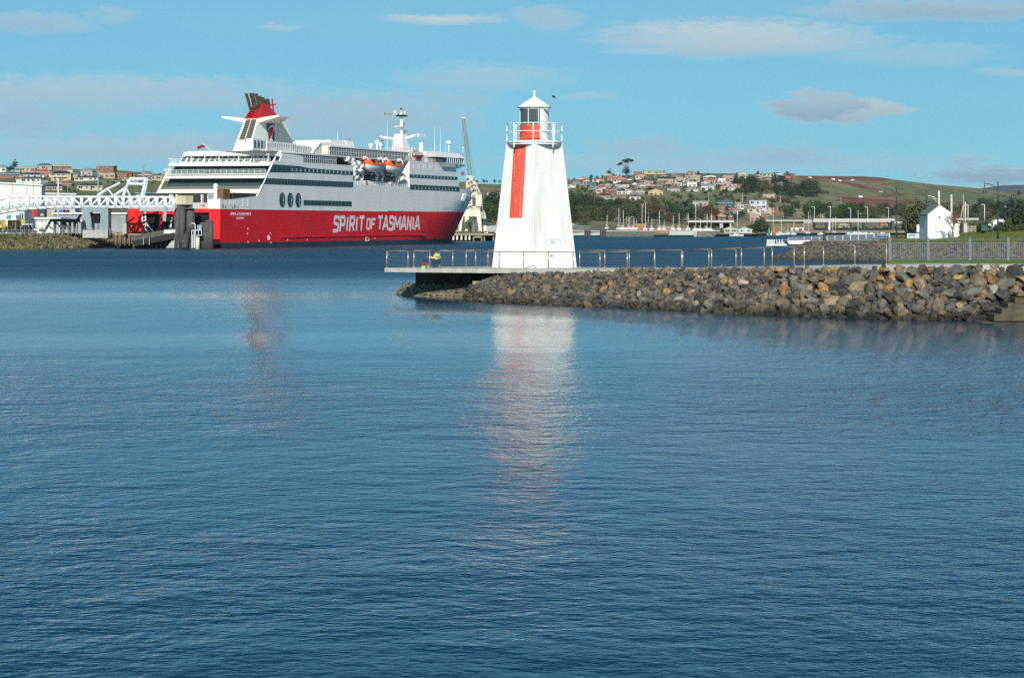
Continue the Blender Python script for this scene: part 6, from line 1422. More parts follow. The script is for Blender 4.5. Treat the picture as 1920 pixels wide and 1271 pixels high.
# park street lamps
lampg=mat('lamp_green',(0.018,0.055,0.045),.4,var=.1)
def park_lamp(label,px,yt,yb,side=-1,scale=1.0,extra=False,whitearm=False):
    zg=3.05+ (0 if px<1745 else .0); D=(H-zg)*F/(yb-HY); zg=parkz(px,D) if px>1745 and D>348 else zg; 
    D=(H-zg)*F/(yb-HY); b=P3(px,D,zg-.1); t=thing('park_lamp',label,'street lamp',b,0,'dark green lamps in the park'); zt=H+(HY-yt)/F*D; h=zt-zg
    m=MB(); m.tube(b,(b.x,b.y,zg+h*.55),.19,10,.15); m.tube((b.x,b.y,zg+h*.55),(b.x,b.y,zt),.14,10,.10); m.tube(b,(b.x,b.y,zg+.5),.2,10); m.build('column',lampg,t,True)
    L=25/112*h*side; za=zt-.04*h
    m=MB(); pts=[(b.x+L,D,za)]+[(b.x+L*(1-f),D,za-(.075*h)*f**2.2+.012*h*math.sin(f*3)) for f in (.15,.3,.5,.7,.85,1)]; m.path(pts,.065,6)
    pts=[(b.x+L*.5,D,za-.02*h),(b.x+L*.3,D,za-.06*h),(b.x+L*.12,D,za-.1*h),(b.x,D,za-.16*h)]; m.path(pts,.045,6); m.build('arm',shw if whitearm else lampg,t,True)
    x=b.x+L; m=MB(); m.tube((x,D,za-.06*h),(x,D,za+.04*h),.06,8); m.lathe(x,D,[(.02,za-.03*h),(.1,za-.07*h),(.14,za-.1*h),(.32,za-.135*h),(.34,za-.145*h),(.28,za-.145*h)],12); m.build('lamp_shade',lampg,t,True)
    m=MB(); m.sphere((x,D,za-.143*h),.16,8,.5); m.build('bulb_lens',mat('lens_pale',(.6,.6,.55),.3),t,True)
    if extra:
        m=MB(); m.bar((b.x,D,zt-h*.235),(b.x+1.5,D,zt-h*.23),.09); m.tube((b.x,D,zt-h*.265),(b.x,D,zt-h*.25),.16,8); m.build('side_bracket',lampg,t)
park_lamp('tallest green street lamp on the lawn with curved arm, near the right edge',1871,341,454,extra=True)
park_lamp('green street lamp at the left end of the lawn, left of the cottage',1681,351,449.5)
park_lamp('green street lamp against the left wall of the white cottage',1737,358,447)
park_lamp('green lamp in front of the cottage shutter with pale arm',1757,365,446,whitearm=True)
park_lamp('slim far green lamp in front of the cottage left of the shutter',1751.5,376,446)
park_lamp('small far green lamp between the dark tree and the first park lamp',1699,382,448)
# sundry park objects
def post(label,px,yt,yb,D,r,m_,cat='pole',px2=None,name='pole'):
    m=MB(); m.tube(P(px,yb,D),P(px2 or px,yt,D),r,6,r*.8); tag(m.build(name,m_,None,True),label,cat)
post('pale leaning timber post behind the cottage',1784,365,440,520,.35,mat('pale_timber',(.5,.47,.4),.8,var=.2)); post('dark thin pole behind the bare shrub right of the cottage',1806.5,366,437,520,.2,greyst)
post('yellow and white boom pole standing on the grey box',1810,379,420,440,.16,cream); post('long raking timber spar right of the cottage',1797,386,434,440,.12,mat('spar_tan',(.45,.36,.2),.8),px2=1805.5)
nb=thing('notice_board','white notice board on two posts left of the cottage','notice board',P(1724,441,470)); m=MB(); boxpx(m,1719,1730,421.5,435,470,.15); m.build('board',white,nb); m=MB(); m.bar(P(1720.5,421,470.2),P(1720.5,445,470.2),.12); m.bar(P(1728.5,421,470.2),P(1728.5,445,470.2),.12); m.build('leg',greyst,nb)
gb=thing('cabinet','pale grey box cabinet on the lawn right of the cottage','cabinet',P(1810,436,440)); m=MB(); boxpx(m,1807,1813.5,419.5,436,440,.9); m.build('body',mat('cabinet_grey',(.45,.47,.48),.6,var=.05),gb); m=MB(); boxpx(m,1806.6,1813.9,418.8,419.5,439.9,1.1); m.build('lid',steelw,gb)
lw=thing('low_wall','pale blue low wall with rail between the park lamps','wall',P(1720,446,455)); m=MB(); boxpx(m,1701,1737,438,447.5,455,.6); m.build('wall',mat('wall_blue',(.50,.62,.70),.7,var=.05),lw); m=MB(); m.path([P(1704,440.5,454.8),P(1716,440.5,454.8)],.09,4); m.bar(P(1706,440.5,454.8),P(1706,448,454.8),.1); m.bar(P(1714,440.5,454.8),P(1714,448,454.8),.1); m.build('bench_rail',greyst,lw)
def rail_fence(label,x0,x1,y0,y1,D):
    t=thing('rail_fence',label,'fence',P(x0,y1,D))
    for i in range(3): x=lerp(x0,x1,i/2); m=MB(); m.bar(P(x,y0-1,D),P(x,y1+1,D),.25); m.build('post',mat('rail_timber',(.36,.32,.25),.8,var=.2),t)
    for k in range(3): y=lerp(y0,y1,(k+.4)/3); m=MB(); m.bar(P(x0,y,D-.1),P(x1,y,D-.1),.22); m.build('rail',MATS['rail_timber'],t)
rail_fence('post and rail timber fence right of the pale grey cabinet',1814.5,1829,424,435,450); rail_fence('short timber rail fence by the vehicle at the far edge of the lawn',1883,1898,423,430,470)
bn=thing('bin_enclosure','dark green enclosure at the far edge of the lawn','enclosure',P(1848,432,465)); m=MB(); boxpx(m,1840,1855,422,432.5,465,3); m.build('panel_wall',mat('green_panel',(.03,.10,.09),.6,var=.15),bn); m=MB(); 
for i in range(5): boxpx(m,1840+i*3.6,1841+i*3.6,421,432,464.9,.1)
m.build('batten',lampg,bn)
vn=thing('parked_van','white van seen from behind with open dark rear at the lawn edge','van',P(1875,430,470)); m=MB(); m.prism([P(1861,430,470),P(1884,430,470),P(1884,414,470),P(1881,411.5,470),P(1869,411.5,470),P(1863,416,470)],(0,3,0)); m.build('body',shw,vn); m=MB(); boxpx(m,1870,1880,416,427,469.9,.1); m.build('rear_opening',black,vn)
for x in (1865,1881): m=MB(); c=P(x,429.5,470); m.tube(c+Vector((0,-.05,0)),c+Vector((0,.4,0)),.5,10); m.build('wheel',blackrub,vn)
pr=thing('person','distant person in a hi-vis top bending at the green enclosure','person',P(1857,431,464)); 
me=skin_body('body',[(0,0,.85),(0,0,1.1),(-.25,0,1.35),(-.45,0,1.45),(.05,.1,.45),(.05,.1,.05),(.05,-.1,.45),(.05,-.1,.05),(-.5,0,.95)],[(0,1),(1,2),(2,3),(0,4),(4,5),(0,6),(6,7),(2,8)],[.17,.17,.2,.11,.1,.07,.1,.07,.06]); me.materials.append(hivis); me.materials.append(navy); me.materials.append(skinm)
for p in me.polygons: p.material_index=1 if p.center.z<.85 else (2 if p.center.x<-.38 and p.center.z>1.3 else 0)
o=link('body',me,pr); m=MB(); m.sphere((-.50,0,1.5),.12,8); m.build('hair',hair,pr,True,local=True)
# white landing stage with railings
ls=thing('landing_stage','long white jetty and gangway with white railings beyond the rocky shore','jetty',P(1550,452,600))
m=MB(); m.hexa([P(1437,461,600),P(1500,461,600),P(1500,461,606),P(1437,461,606)],[P(1437,457.8,600),P(1500,457.8,600),P(1500,457.8,606),P(1437,457.8,606)]); m.hexa([P(1476,458,598),P(1520,457,598),P(1520,457,603),P(1476,458,603)],[P(1476,450.5,598),P(1520,450.5,598),P(1520,450.5,603),P(1476,450.5,603)]); m.build('pontoon',shw,ls)
m=MB(); m.hexa([P(1520,453.5,590),P(1668,450.5,520),P(1668,450.5,524),P(1520,453.5,594)],[P(1520,450.8,590),P(1668,448.3,520),P(1668,448.3,524),P(1520,450.8,594)]); m.build('gangway_deck',shw,ls)
for i in range(9):
    m=MB(); x=1438+i*2.6 if i<6 else 1456+(i-6)*5; boxpx(m,x,x+(1.5 if i<6 else 1.2),449.5,458,599.8,.3); m.build('slat',shw,ls)
m=MB(); boxpx(m,1458,1471,453,458,600,.4); boxpx(m,1437,1476,449.3,450.2,600.2,.2); m.build('panel',mat('stage_grey',(.3,.33,.35),.7),ls)
def sD(px): return lerp(596,519,(px-1478)/190)
for i in range(14):
    px=1478+i*14.6; 
    if 1538<px<1548: continue
    m=MB(); yb=lerp(452,449,(px-1478)/190); yt=lerp(446,438.5,(px-1478)/190) ; m.bar(P(px,yb,sD(px)),P(px,yt,sD(px)),.22); m.build('post',shw,ls)
for k in range(3):
    m=MB(); m.bar(P(1478,446+k*2.4,sD(1478)),P(1668,438.5+k*3.8,sD(1668)),.16); m.build('rail',shw,ls)
post('dark weathered mooring pile rising beside the white landing stage',1545.5,433,455,560,.42,mat('pile_dark',(.05,.045,.04),.9,var=.3),'pile',name='mooring_pile')
pp=thing('person','small dark standing person on the white landing stage','person',P(1553,450.5,575)); me=skin_body('body',[(0,0,.9),(0,0,1.25),(0,0,1.42),(0,0,1.62),(.1,0,.45),(.1,0,.05),(-.1,0,.45),(-.1,0,.05),(.22,0,1.35),(.3,0,.9),(-.22,0,1.35),(-.3,0,.9)],[(0,1),(1,2),(2,3),(0,4),(4,5),(0,6),(6,7),(1,8),(8,9),(1,10),(10,11)],[.15,.18,.07,.11,.09,.06,.09,.06,.07,.05,.07,.05]); me.materials.append(navy); o=link('body',me,pp); m=MB(); m.sphere((0,0,1.66),.12,8); m.build('head',skinm,pp,True,local=True)
# ================================================================ hillside town
WALLC={'white':(0.64,0.63,0.58),'cream':(0.50,0.44,0.32),'yellow':(0.50,0.38,0.17),'brick':(0.24,0.115,0.075),'red brick':(0.32,0.08,0.05),'tan':(0.42,0.33,0.22),'grey':(0.36,0.36,0.34),'pink':(0.38,0.25,0.20),'orange':(0.40,0.16,0.085),'pale blue':(0.38,0.47,0.50),'teal':(0.04,0.15,0.18),'purple white':(0.52,0.52,0.60),'brown':(0.20,0.14,0.10),'orange red':(0.45,0.09,0.045)}
ROOFC={'dark':(0.03,0.034,0.042),'grey':(0.20,0.20,0.20),'tan':(0.40,0.33,0.23),'red':(0.36,0.065,0.045),'brown':(0.15,0.10,0.08),'salmon':(0.45,0.20,0.14),'blue grey':(0.09,0.14,0.19),'white':(0.70,0.71,0.69),'orange':(0.55,0.13,0.05),'green':(0.13,0.25,0.19),'blue':(0.06,0.14,0.26),'pale':(0.48,0.47,0.42),'dark red':(0.17,0.035,0.03)}
hw={k:mat('house_wall_'+k.replace(' ','_'),v,.8,var=.08,scale=.8) for k,v in WALLC.items()}; hr={k:mat('house_roof_'+k.replace(' ','_'),v,.7,var=.15,scale=.6) for k,v in ROOFC.items()}
trimw=mat('house_trim',(0.68,0.68,0.64),.6,var=0)
wmesh={}
def win_mesh(w,h):
    k=(round(w,1),round(h,1))
    if k not in wmesh:
        m=MB(); m.box(-w/2,w/2,-.05,0,0,h); m.cur=1; m.box(-w/2-.12,w/2+.12,-.08,-.055,h,h+.12); m.box(-.05,.05,-.09,-.055,0,h); m.box(-w/2-.12,w/2+.12,-.14,-.055,-.12,0); wmesh[k]=m.mesh('window',[darkglass,trimw])
    return wmesh[k]
HG='houses on the hillside suburb'
hrg=random.Random(77)
def house(x0,x1,yt,yb,wall,roof,style='hip',D=None,label=None,group=HG,base=None,rot=None):
    pc=(x0+x1)/2
    if D is None: D=hill_D(pc,yb+1.0)
    gx=X(pc,D); z=hill_z(gx,D) if base is None else base
    sc=F/D; w=(x1-x0)/sc*.92; h=(yb-yt)/sc; h=max(h,3.2); w=max(w,5)
    d=min(9,max(5,w*.55)); rt=rot if rot is not None else hrg.uniform(-.35,.35)
    w=w/(abs(math.cos(rt))+0.5*abs(math.sin(rt)))
    storeys=2 if h>6.2 else 1
    rh=0.25 if style=='flat' else min(h*.36,2.6)
    wh_=h-rh
    kind={'hip':'hipped','gable':'gabled','flat':'flat'}[style]
    lab=label or ('%s %s walled house with a %s %s roof on the hill'%(('two storey' if storeys==2 else 'low'),wall,roof,kind))
    lab=lab.replace(' house with a',' house,',1) if label is None else lab; t=thing('house',lab,'house',(gx,D,z),rt,group); t['_w']=(0,0,0)
    m=MB()
    if style=='gable': m.prism([(-w/2,-d/2,-2),(w/2,-d/2,-2),(w/2,-d/2,wh_),(0,-d/2,h-.15),(-w/2,-d/2,wh_)],(0,d,0))
    else: m.box(-w/2,w/2,-d/2,d/2,-2,wh_)
    m.build('wall',hw[wall],t,local=True)
    m=MB(); e=.45
    if style=='hip':
        r_=max(0.3,w/2-d/2); m.hexa([(-w/2-e,-d/2-e,wh_-.1),(w/2+e,-d/2-e,wh_-.1),(w/2+e,d/2+e,wh_-.1),(-w/2-e,d/2+e,wh_-.1)],[(-r_,-.1,h),(r_,-.1,h),(r_,.1,h),(-r_,.1,h)])
    elif style=='flat': m.box(-w/2-e,w/2+e,-d/2-e,d/2+e,wh_,h)
    else:
        for s_ in (-1,1): m.hexa([(s_*(w/2+e),-d/2-e,wh_-.25),(0,-d/2-e,h),(0,d/2+e,h),(s_*(w/2+e),d/2+e,wh_-.25)][::s_],[(s_*(w/2+e),-d/2-e,wh_-.05),(0,-d/2-e,h+.2),(0,d/2+e,h+.2),(s_*(w/2+e),d/2+e,wh_-.05)][::s_])
    rf=m.build('roof',hr[roof],t,local=True)
    if style!='flat' and hrg.random()<.35: m=MB(); cx=hrg.uniform(-w*.2,w*.2); m.box(cx-.3,cx+.3,.6,1.2,wh_,h+.6); m.build('chimney',hw['brick'],rf,local=True)
    if style!='flat': m=MB(); m.box(-w/2-e,w/2+e,-d/2-e-.06,-d/2-e,wh_-.22,wh_-.05); m.build('gutter',trimw,t,local=True)
    n=max(2,int(w/3.2))
    for s_ in range(storeys):
        zz=.9+s_*(wh_/2+.1) if storeys==2 else .9
        hh=min(1.5,(wh_/storeys)*.5)
        for i in range(n):
            if hrg.random()<.12: continue
            ww=hrg.choice((1.2,1.8,2.4)); ww=min(ww,w/n*.75)
            o=link('window',win_mesh(ww,hh),t); o.location=(-w/2+w*(i+.5)/n,-d/2-.01,zz)
    if wh_>2.6: m=MB(); dx=hrg.uniform(-w*.3,w*.3); m.box(dx-.5,dx+.5,-d/2-.07,-d/2,0,2.1); m.build('door',hr[hrg.choice(('brown','dark','red'))],t,local=True)
    if storeys==2 and hrg.random()<.5:
        m=MB(); zz=wh_/2; m.box(-w*.35,w*.35,-d/2-1.6,-d/2-.02,zz-.15,zz); b=m.build('balcony',trimw,t,local=True)
        m=MB(); m.box(-w*.35,w*.35,-d/2-1.6,-d/2-1.54,zz+.9,zz+1.0)
        for i in range(6): x=lerp(-w*.35,w*.35,i/5); m.box(x-.04,x+.04,-d/2-1.6,-d/2-1.54,zz,zz+.9)
        for s2 in (-1,1): m.box(s2*w*.33-.08,s2*w*.33+.08,-d/2-1.6,-d/2-1.45,-1.5,zz-.15)
        m.build('rail',trimw,b,local=True)
    return t
def Z(ox,oy,sc,rows):
    for r in rows:
        x0,x1,yt,yb=r[:4]; house(ox+x0/sc,ox+x1/sc,oy+yt/sc,oy+yb/sc,*r[4:])
Z(1040,280,7.062,[(150,220,385,440,'cream','brown'),(205,365,415,490,'tan','grey'),(320,440,362,400,'cream','salmon'),(385,580,428,495,'teal','grey','flat'),(480,640,375,430,'white','red'),(615,770,312,392,'brick','tan'),(685,800,360,415,'cream','red'),(800,960,362,420,'brick','salmon'),(780,880,330,362,'white','white','flat'),(1045,1165,285,350,'brick','tan','flat'),(1165,1480,280,322,'tan','tan','flat'),(1060,1230,330,390,'cream','tan'),(770,990,430,512,'white','dark'),(1005,1090,430,512,'white','grey','gable'),(628,820,500,580,'red brick','brown'),(820,960,515,600,'white','dark'),(965,1040,530,605,'white','pale','gable'),(515,585,580,640,'orange','brown'),(580,760,580,660,'pink','dark'),(765,965,598,682,'brown','tan','flat'),(980,1140,628,672,'white','grey','flat'),(1125,1305,445,520,'brick','tan'),(1300,1450,460,512,'brick','grey'),(1050,1215,530,610,'pink','tan'),(1215,1440,512,612,'yellow','dark','gable'),(1335,1575,355,442,'yellow','dark'),(1550,1640,310,352,'brown','red'),(1585,1700,335,420,'cream','grey'),(1480,1660,480,572,'grey','brown'),(1500,1700,440,482,'white','pale','flat'),(1355,1500,775,860,'red brick','blue','flat'),(1100,1240,690,740,'pink','salmon'),(960,1075,745,790,'grey','pale','flat'),(640,800,665,700,'tan','white','flat'),(860,960,655,712,'brown','tan','flat'),(1370,1500,380,430,'cream','grey'),(440,580,520,560,'brown','pale','flat'),(960,1010,360,405,'white','dark')])
Z(1260,280,6.354,[(150,295,255,312,'cream','red'),(20,155,335,392,'cream','tan'),(235,365,300,345,'tan','tan'),(170,335,335,382,'tan','tan','flat'),(160,300,382,447,'white','white','flat'),(132,320,450,502,'cream','grey'),(365,550,305,355,'grey','white'),(380,530,340,408,'tan','red'),(345,525,400,472,'pale blue','grey'),(545,640,332,402,'white','dark','flat'),(600,735,305,372,'pink','white','flat'),(605,720,378,437,'white','tan'),(535,602,392,442,'grey','grey','flat'),(775,925,262,342,'cream','green','gable'),(985,1220,292,322,'cream','dark','flat'),(1088,1205,322,382,'brick','brown'),(1210,1310,280,325,'white','dark','flat'),(1250,1440,308,372,'red brick','orange'),(1400,1457,290,322,'red brick','dark red','flat'),(1075,1235,530,592,'tan','white','flat'),(525,750,608,672,'teal','blue'),(755,802,625,682,'yellow','tan','flat'),(780,870,655,707,'white','white','flat'),(865,915,635,690,'brown','brown','gable'),(912,1155,605,707,'purple white','white','flat'),(888,1080,703,752,'cream','tan','flat'),(1082,1200,678,750,'yellow','tan','gable'),(650,765,680,742,'red brick','brown'),(400,520,650,710,'brown','brown'),(520,655,655,735,'brick','brown'),(525,640,755,842,'brick','salmon'),(640,742,770,838,'brick','grey'),(920,1050,765,852,'pink','white','flat'),(1050,1180,750,832,'brown','white','flat'),(235,450,612,672,'grey','pale','flat'),(0,105,400,440,'grey','white','flat'),(0,90,440,500,'tan','grey')])
Z(1480,300,7.06,[(345,530,640,712,'brown','dark red'),(440,500,718,752,'cream','tan'),(870,1000,698,775,'pink','white'),(1090,1200,668,735,'pale blue','white','gable'),(1190,1300,640,690,'tan','salmon'),(610,805,838,892,'yellow','tan'),(1190,1335,826,862,'orange','salmon','flat')])
Z(0,280,6.354,[(-40,105,178,262,'white','grey'),(175,440,190,262,'tan','tan'),(425,635,162,240,'grey','brown'),(620,862,165,240,'brick','tan'),(345,640,235,312,'orange','red'),(0,268,265,332,'brick','blue grey'),(285,540,275,342,'white','dark'),(180,585,320,392,'white','dark'),(610,868,248,362,'yellow','dark'),(885,1232,310,375,'white','dark'),(740,905,232,290,'cream','tan','flat'),(955,1150,218,312,'grey','grey'),(1145,1392,192,262,'brick','tan','flat'),(1175,1385,272,342,'tan','tan','flat'),(1380,1530,285,352,'brick','tan','flat'),(495,795,412,492,'tan','dark'),(705,880,405,442,'brick','red'),(890,1238,400,477,'cream','dark'),(1530,1600,290,332,'brown','brown')])
Z(220,280,6.354,[(50,262,330,392,'white','green'),(245,435,290,337,'brick','tan'),(385,665,305,362,'tan','tan','flat')])
Z(820,340,10.6,[(975,1271,185,275,'cream','red'),(1120,1271,275,350,'white','pale')])
house(1042,1062,363,372,'pink','salmon')
irg=random.Random(8)
for xa,xb,ya,yb_,n in ((1060,1225,336,352,16),(1225,1480,332,352,20),(1120,1200,352,362,5),(1290,1480,388,402,9),(0,330,322,334,10),(110,330,336,346,6),(1060,1300,346,360,14),(1300,1400,352,358,5)):
    for i in range(n):
        px=lerp(xa,xb,(i+irg.random())/n); yb2=irg.uniform(ya,yb_); w2=irg.uniform(12,22); h2=irg.uniform(5.5,9.5)
        house(px-w2/2,px+w2/2,yb2-h2,yb2,irg.choice(('white','cream','tan','brick','brick','grey','pink','red brick','white')),irg.choice(('dark','tan','brown','grey','salmon','red','pale')),irg.choice(('hip','hip','gable','flat')))

for i,(x,y) in enumerate(((1518,334),(1562,337),(1574,339.5),(1598,338.5),(1613,369.5),(1651,361))): tag((lambda D,m: m.box(X(x,D)-1.8,X(x,D)+1.8,D-1.5,D+1.5,hill_z(X(x,D),D)-.5,hill_z(X(x,D),D)+1.1).build('site_shed',trimw))(hill_D(x,y),MB()),'tiny low white shed on the bare red and green hill','shed','white sheds on the bare hill')
# waterfront buildings on the flat ground of the far shore
def shore_house(*a,**k): return house(*a,D=k.pop('D',1180),base=1.6,group='buildings along the far waterfront',rot=k.pop('rot',0.05),**k)
shore_house(1168,1189,413,428,'orange red','grey','flat',label='plain orange red block on the far waterfront below the trees')
shore_house(1189,1211,414,431,'orange','white','flat',label='orange block with white balconies beside the plain orange red block')
shore_house(1211,1232,421,432,'orange','blue grey','flat',label='low orange building with blue grey roof on the far waterfront')
shore_house(1232,1260,420.5,432,'orange','white','flat',label='low orange building with long white roof on the far waterfront')
for i in range(3): shore_house(1260+i*8,1268.5+i*8,420,432,'orange','red','gable',label='small orange gabled unit in a saw tooth row on the far waterfront')
shore_house(1068,1078,402,421,'cream','tan','gable',label='narrow cream gabled house just right of the lighthouse at the far shore')
shore_house(1355,1382,424.5,436,'cream','white','gable',D=1170,label='waterfront boathouse with white gabled roof near the moored yachts')
shore_house(1382,1410,425,436,'purple white','white','gable',D=1170,label='waterfront boathouse with pale purple walls under a white roof')
shore_house(1480,1507,408,415,'white','white','flat',D=1400,label='long white low building above the embankment by the road bridge')
# quay, bridge, embankments at the far shore
fq=thing('far_quay','long grey stone breakwater quay at the far shore right of the lighthouse','quay',P(1180,440,1150))
gab=mat('quay_stone',(0.16,0.15,0.12),.95,var=.5,scale=.6,bump=.8)
m=MB(); m.prism([P(1060,434,1120),P(1350,434.5,1120),P(1338,444.2,1105),P(1060,443.8,1105)],(0,16,0)); m.build('stone_wall',gab,fq)
m=MB(); boxpx(m,1060,1350,432.4,434.2,1119,17); m.build('capping',concrete,fq)
for x0,x1,yy in ((1072,1100,436.5),(1107,1127,436.5),(1255,1304,433.2)):
    m=MB(); m.prism([P(x0,441,1102),P(x1,441,1102),P(x1,yy-.5,1102),P(x0,yy+.8,1102)],(0,3,0)); m.build('slab',mat('quay_slab',(.42,.45,.43),.8,var=.1),fq)
for x in (1099,1104,1128,1133): m=MB(); m.tube(P(x,446,1100),P(x,431 if x>1110 else 432,1100),1.0,8); m.build('pile',darkst,fq)
m=MB(); m.prism([P(1226,438,1102),P(1254,438,1102),P(1252,433.5,1102),P(1230,433.5,1102)],(0,4,0)); m.build('timber_face',mat('rust_timber',(.28,.15,.08),.9,var=.4,scale=.5),fq)
m=MB(); m.prism([P(1301,444,1101),P(1306,444,1101),P(1308,434,1101),P(1303,434,1101)],(0,3,0)); m.build('ramp_end',concrete,fq)
m=MB(); m.prism([P(1306,444,1104),P(1338,443.6,1104),P(1325,434.5,1108),P(1311,434.5,1108)],(0,6,0)); m.build('rubble_end',gab,fq)
m=MB()
for i in range(42): x=1075+i*2.05; m.tube(P(x,432.5,1122),P(x,424.5,1122),.12,4)
m.path([P(1075,425,1122),P(1161,425,1122)],.12,4); tag(m.build('palisade_fence',mat('palisade',(.06,.08,.08),.7)),'dark palisade fence on top of the far quay','fence')
m=MB(); m.prism([P(1062,432.5,1130),P(1107,432.5,1130),P(1107,423,1130),P(1062,421.5,1130)],(0,1,0)); tag(m.build('harbour_wall',mat('harbour_wall',(.17,.17,.17),.9,var=.3,scale=.4)),'dark grey wall with pale coping behind the far quay','wall')
brc=mat('bridge_concrete',(.50,.48,.43),.8,var=.08,scale=.1)
br=thing('road_bridge','long pale concrete road bridge on piers behind the moored yachts','bridge',P(1600,440,1130))
for y0,y1,D in ((411,414.5,1410),(415.6,418.5,1422)):
    m=MB(); boxpx(m,1525,1678 if y0<415 else 1700,y0,y1,D,8); m.build('deck',brc,br)
    m=MB(); boxpx(m,1525,1678,y0-.9,y0-.2,D-.1,.3); m.build('parapet',brc,br)
for x,w in ((1550,3),(1596,3),(1620,3),(1668,3)): m=MB(); boxpx(m,x-w/2,x+w/2,418,441,1424,4); m.build('pier',brc,br)
m=MB(); boxpx(m,1672,1677,414,441,1408,5); m.build('pier',darkst,br)
m=MB(); m.prism([P(1553,434,1409),P(1557,434,1409),P(1556,414,1409),P(1554.5,414,1409)],(0,1,0)); m.build('brace',steelw,br)
m=MB(); boxpx(m,1507,1529,411.5,440,1428,10); m.build('abutment',concrete,br)
b2=thing('rail_bridge','low concrete bridge over a dark opening above the boathouse','bridge',P(1350,430,1172))
m=MB(); boxpx(m,1290,1376,413.5,417,1172,9); m.build('deck',brc,b2)
m=MB(); boxpx(m,1390,1507,412.8,415.2,1402,8); m.build('deck',brc,b2)
for x in (1351,1370,1354): m=MB(); boxpx(m,x-1.6,x+1.6,417,428,1173,2); m.build('pier',concrete,b2)
m=MB(); m.prism([P(1336,418,1180),P(1374,418,1180),P(1372,430,1180),P(1352,430,1180)],(0,1,0)); m.build('underpass',black,b2)
embm=mat('embankment',(0.13,0.135,0.06),.95,var=.45,scale=.12)
for nm,q,D in (('left',[(1284,434),(1350,434),(1337,417.5),(1290,417.5)],1178),('mid',[(1374,439),(1508,440),(1508,415.2),(1376,417.5)],1404),('right',[(1440,441),(1530,441),(1520,418),(1450,424)],1401)):
    m=MB(); m.prism([P(x,y,D) for x,y in q],(0,5,0)); struct('embankment',m,embm if nm!='right' else mat('embankment_dry',(.17,.135,.085),.95,var=.4,scale=.15))
m=MB(); m.prism([P(1430,440.2,1375),P(1720,440,1380),P(1720,437,1405),P(1445,437,1405)],(0,2,2)); struct('far_beach',m,mat('beach',(.26,.22,.14),.95,var=.3,scale=.2))
for i,(x,yt,D) in enumerate(((1527,388,1415),(1557,388,1415),(1595,391,1415),(1627,389,1415),(1666,390,1415),(1815,385,900),(1846,384,900),(1890,388,900))):
    lab='slim white lamp pole on the road bridge' if x<1700 else 'slim white lamp pole beyond the park lawn right of the cottage'
    t=thing('bridge_lamp',lab,'street lamp',P(x,414,D),0,'white lamps along the far road'); m=MB(); m.tube(P(x,414,D),P(x,yt,D),.22,6,.14); m.tube(P(x,yt,D),P(x-3,yt-.5,D),.12,5); m.build('column',steelw,t,True); m=MB(); q=P(x-3,yt-.4,D); m.box(q.x-.9,q.x+.3,q.y-.2,q.y+.2,q.z-.1,q.z+.12); m.build('lamp_head',steelw,t)
m=MB(); m.prism([P(1690,412.5,900),P(1835,412.5,900),P(1835,409,900),P(1690,410,900)],(0,6,0)); tag(m.build('flyover',brc),'pale flyover beam crossing behind the cottage and park','bridge')
# utility poles standing on the hill
for x,yt,yb in ((1204,383,432),(1251,380,395),(1099,343,353),(1228,324,336),(1329,362,380),(1392,362,379),(1577,371,387),(1541,376,385),(1374,314,323),(1065,365,430),(1463,368,382),(1148,364,375),(1311,384,411),(88,306,318),(98,311,318),(62,340,342),(226,325,336),(36,338,345)):
    D=hill_D(x,yb); g=hill_z(X(x,D),D); m=MB(); m.tube((X(x,D),D,g-.5),(X(x,D),D,H+(HY-yt)/F*D),.22,5,.15); m.box(X(x,D)-1,X(x,D)+1,D-.1,D+.1,H+(HY-yt-.7)/F*D-.1,H+(HY-yt-.7)/F*D+.08); o=tag(m.build('utility_pole',mat('pole_pale',(.45,.44,.4),.8,var=.1)),'slim pale utility pole standing among the hillside houses' if x>1000 else 'slim pale utility pole among the houses left of the ferry','utility pole','utility poles on the hills')
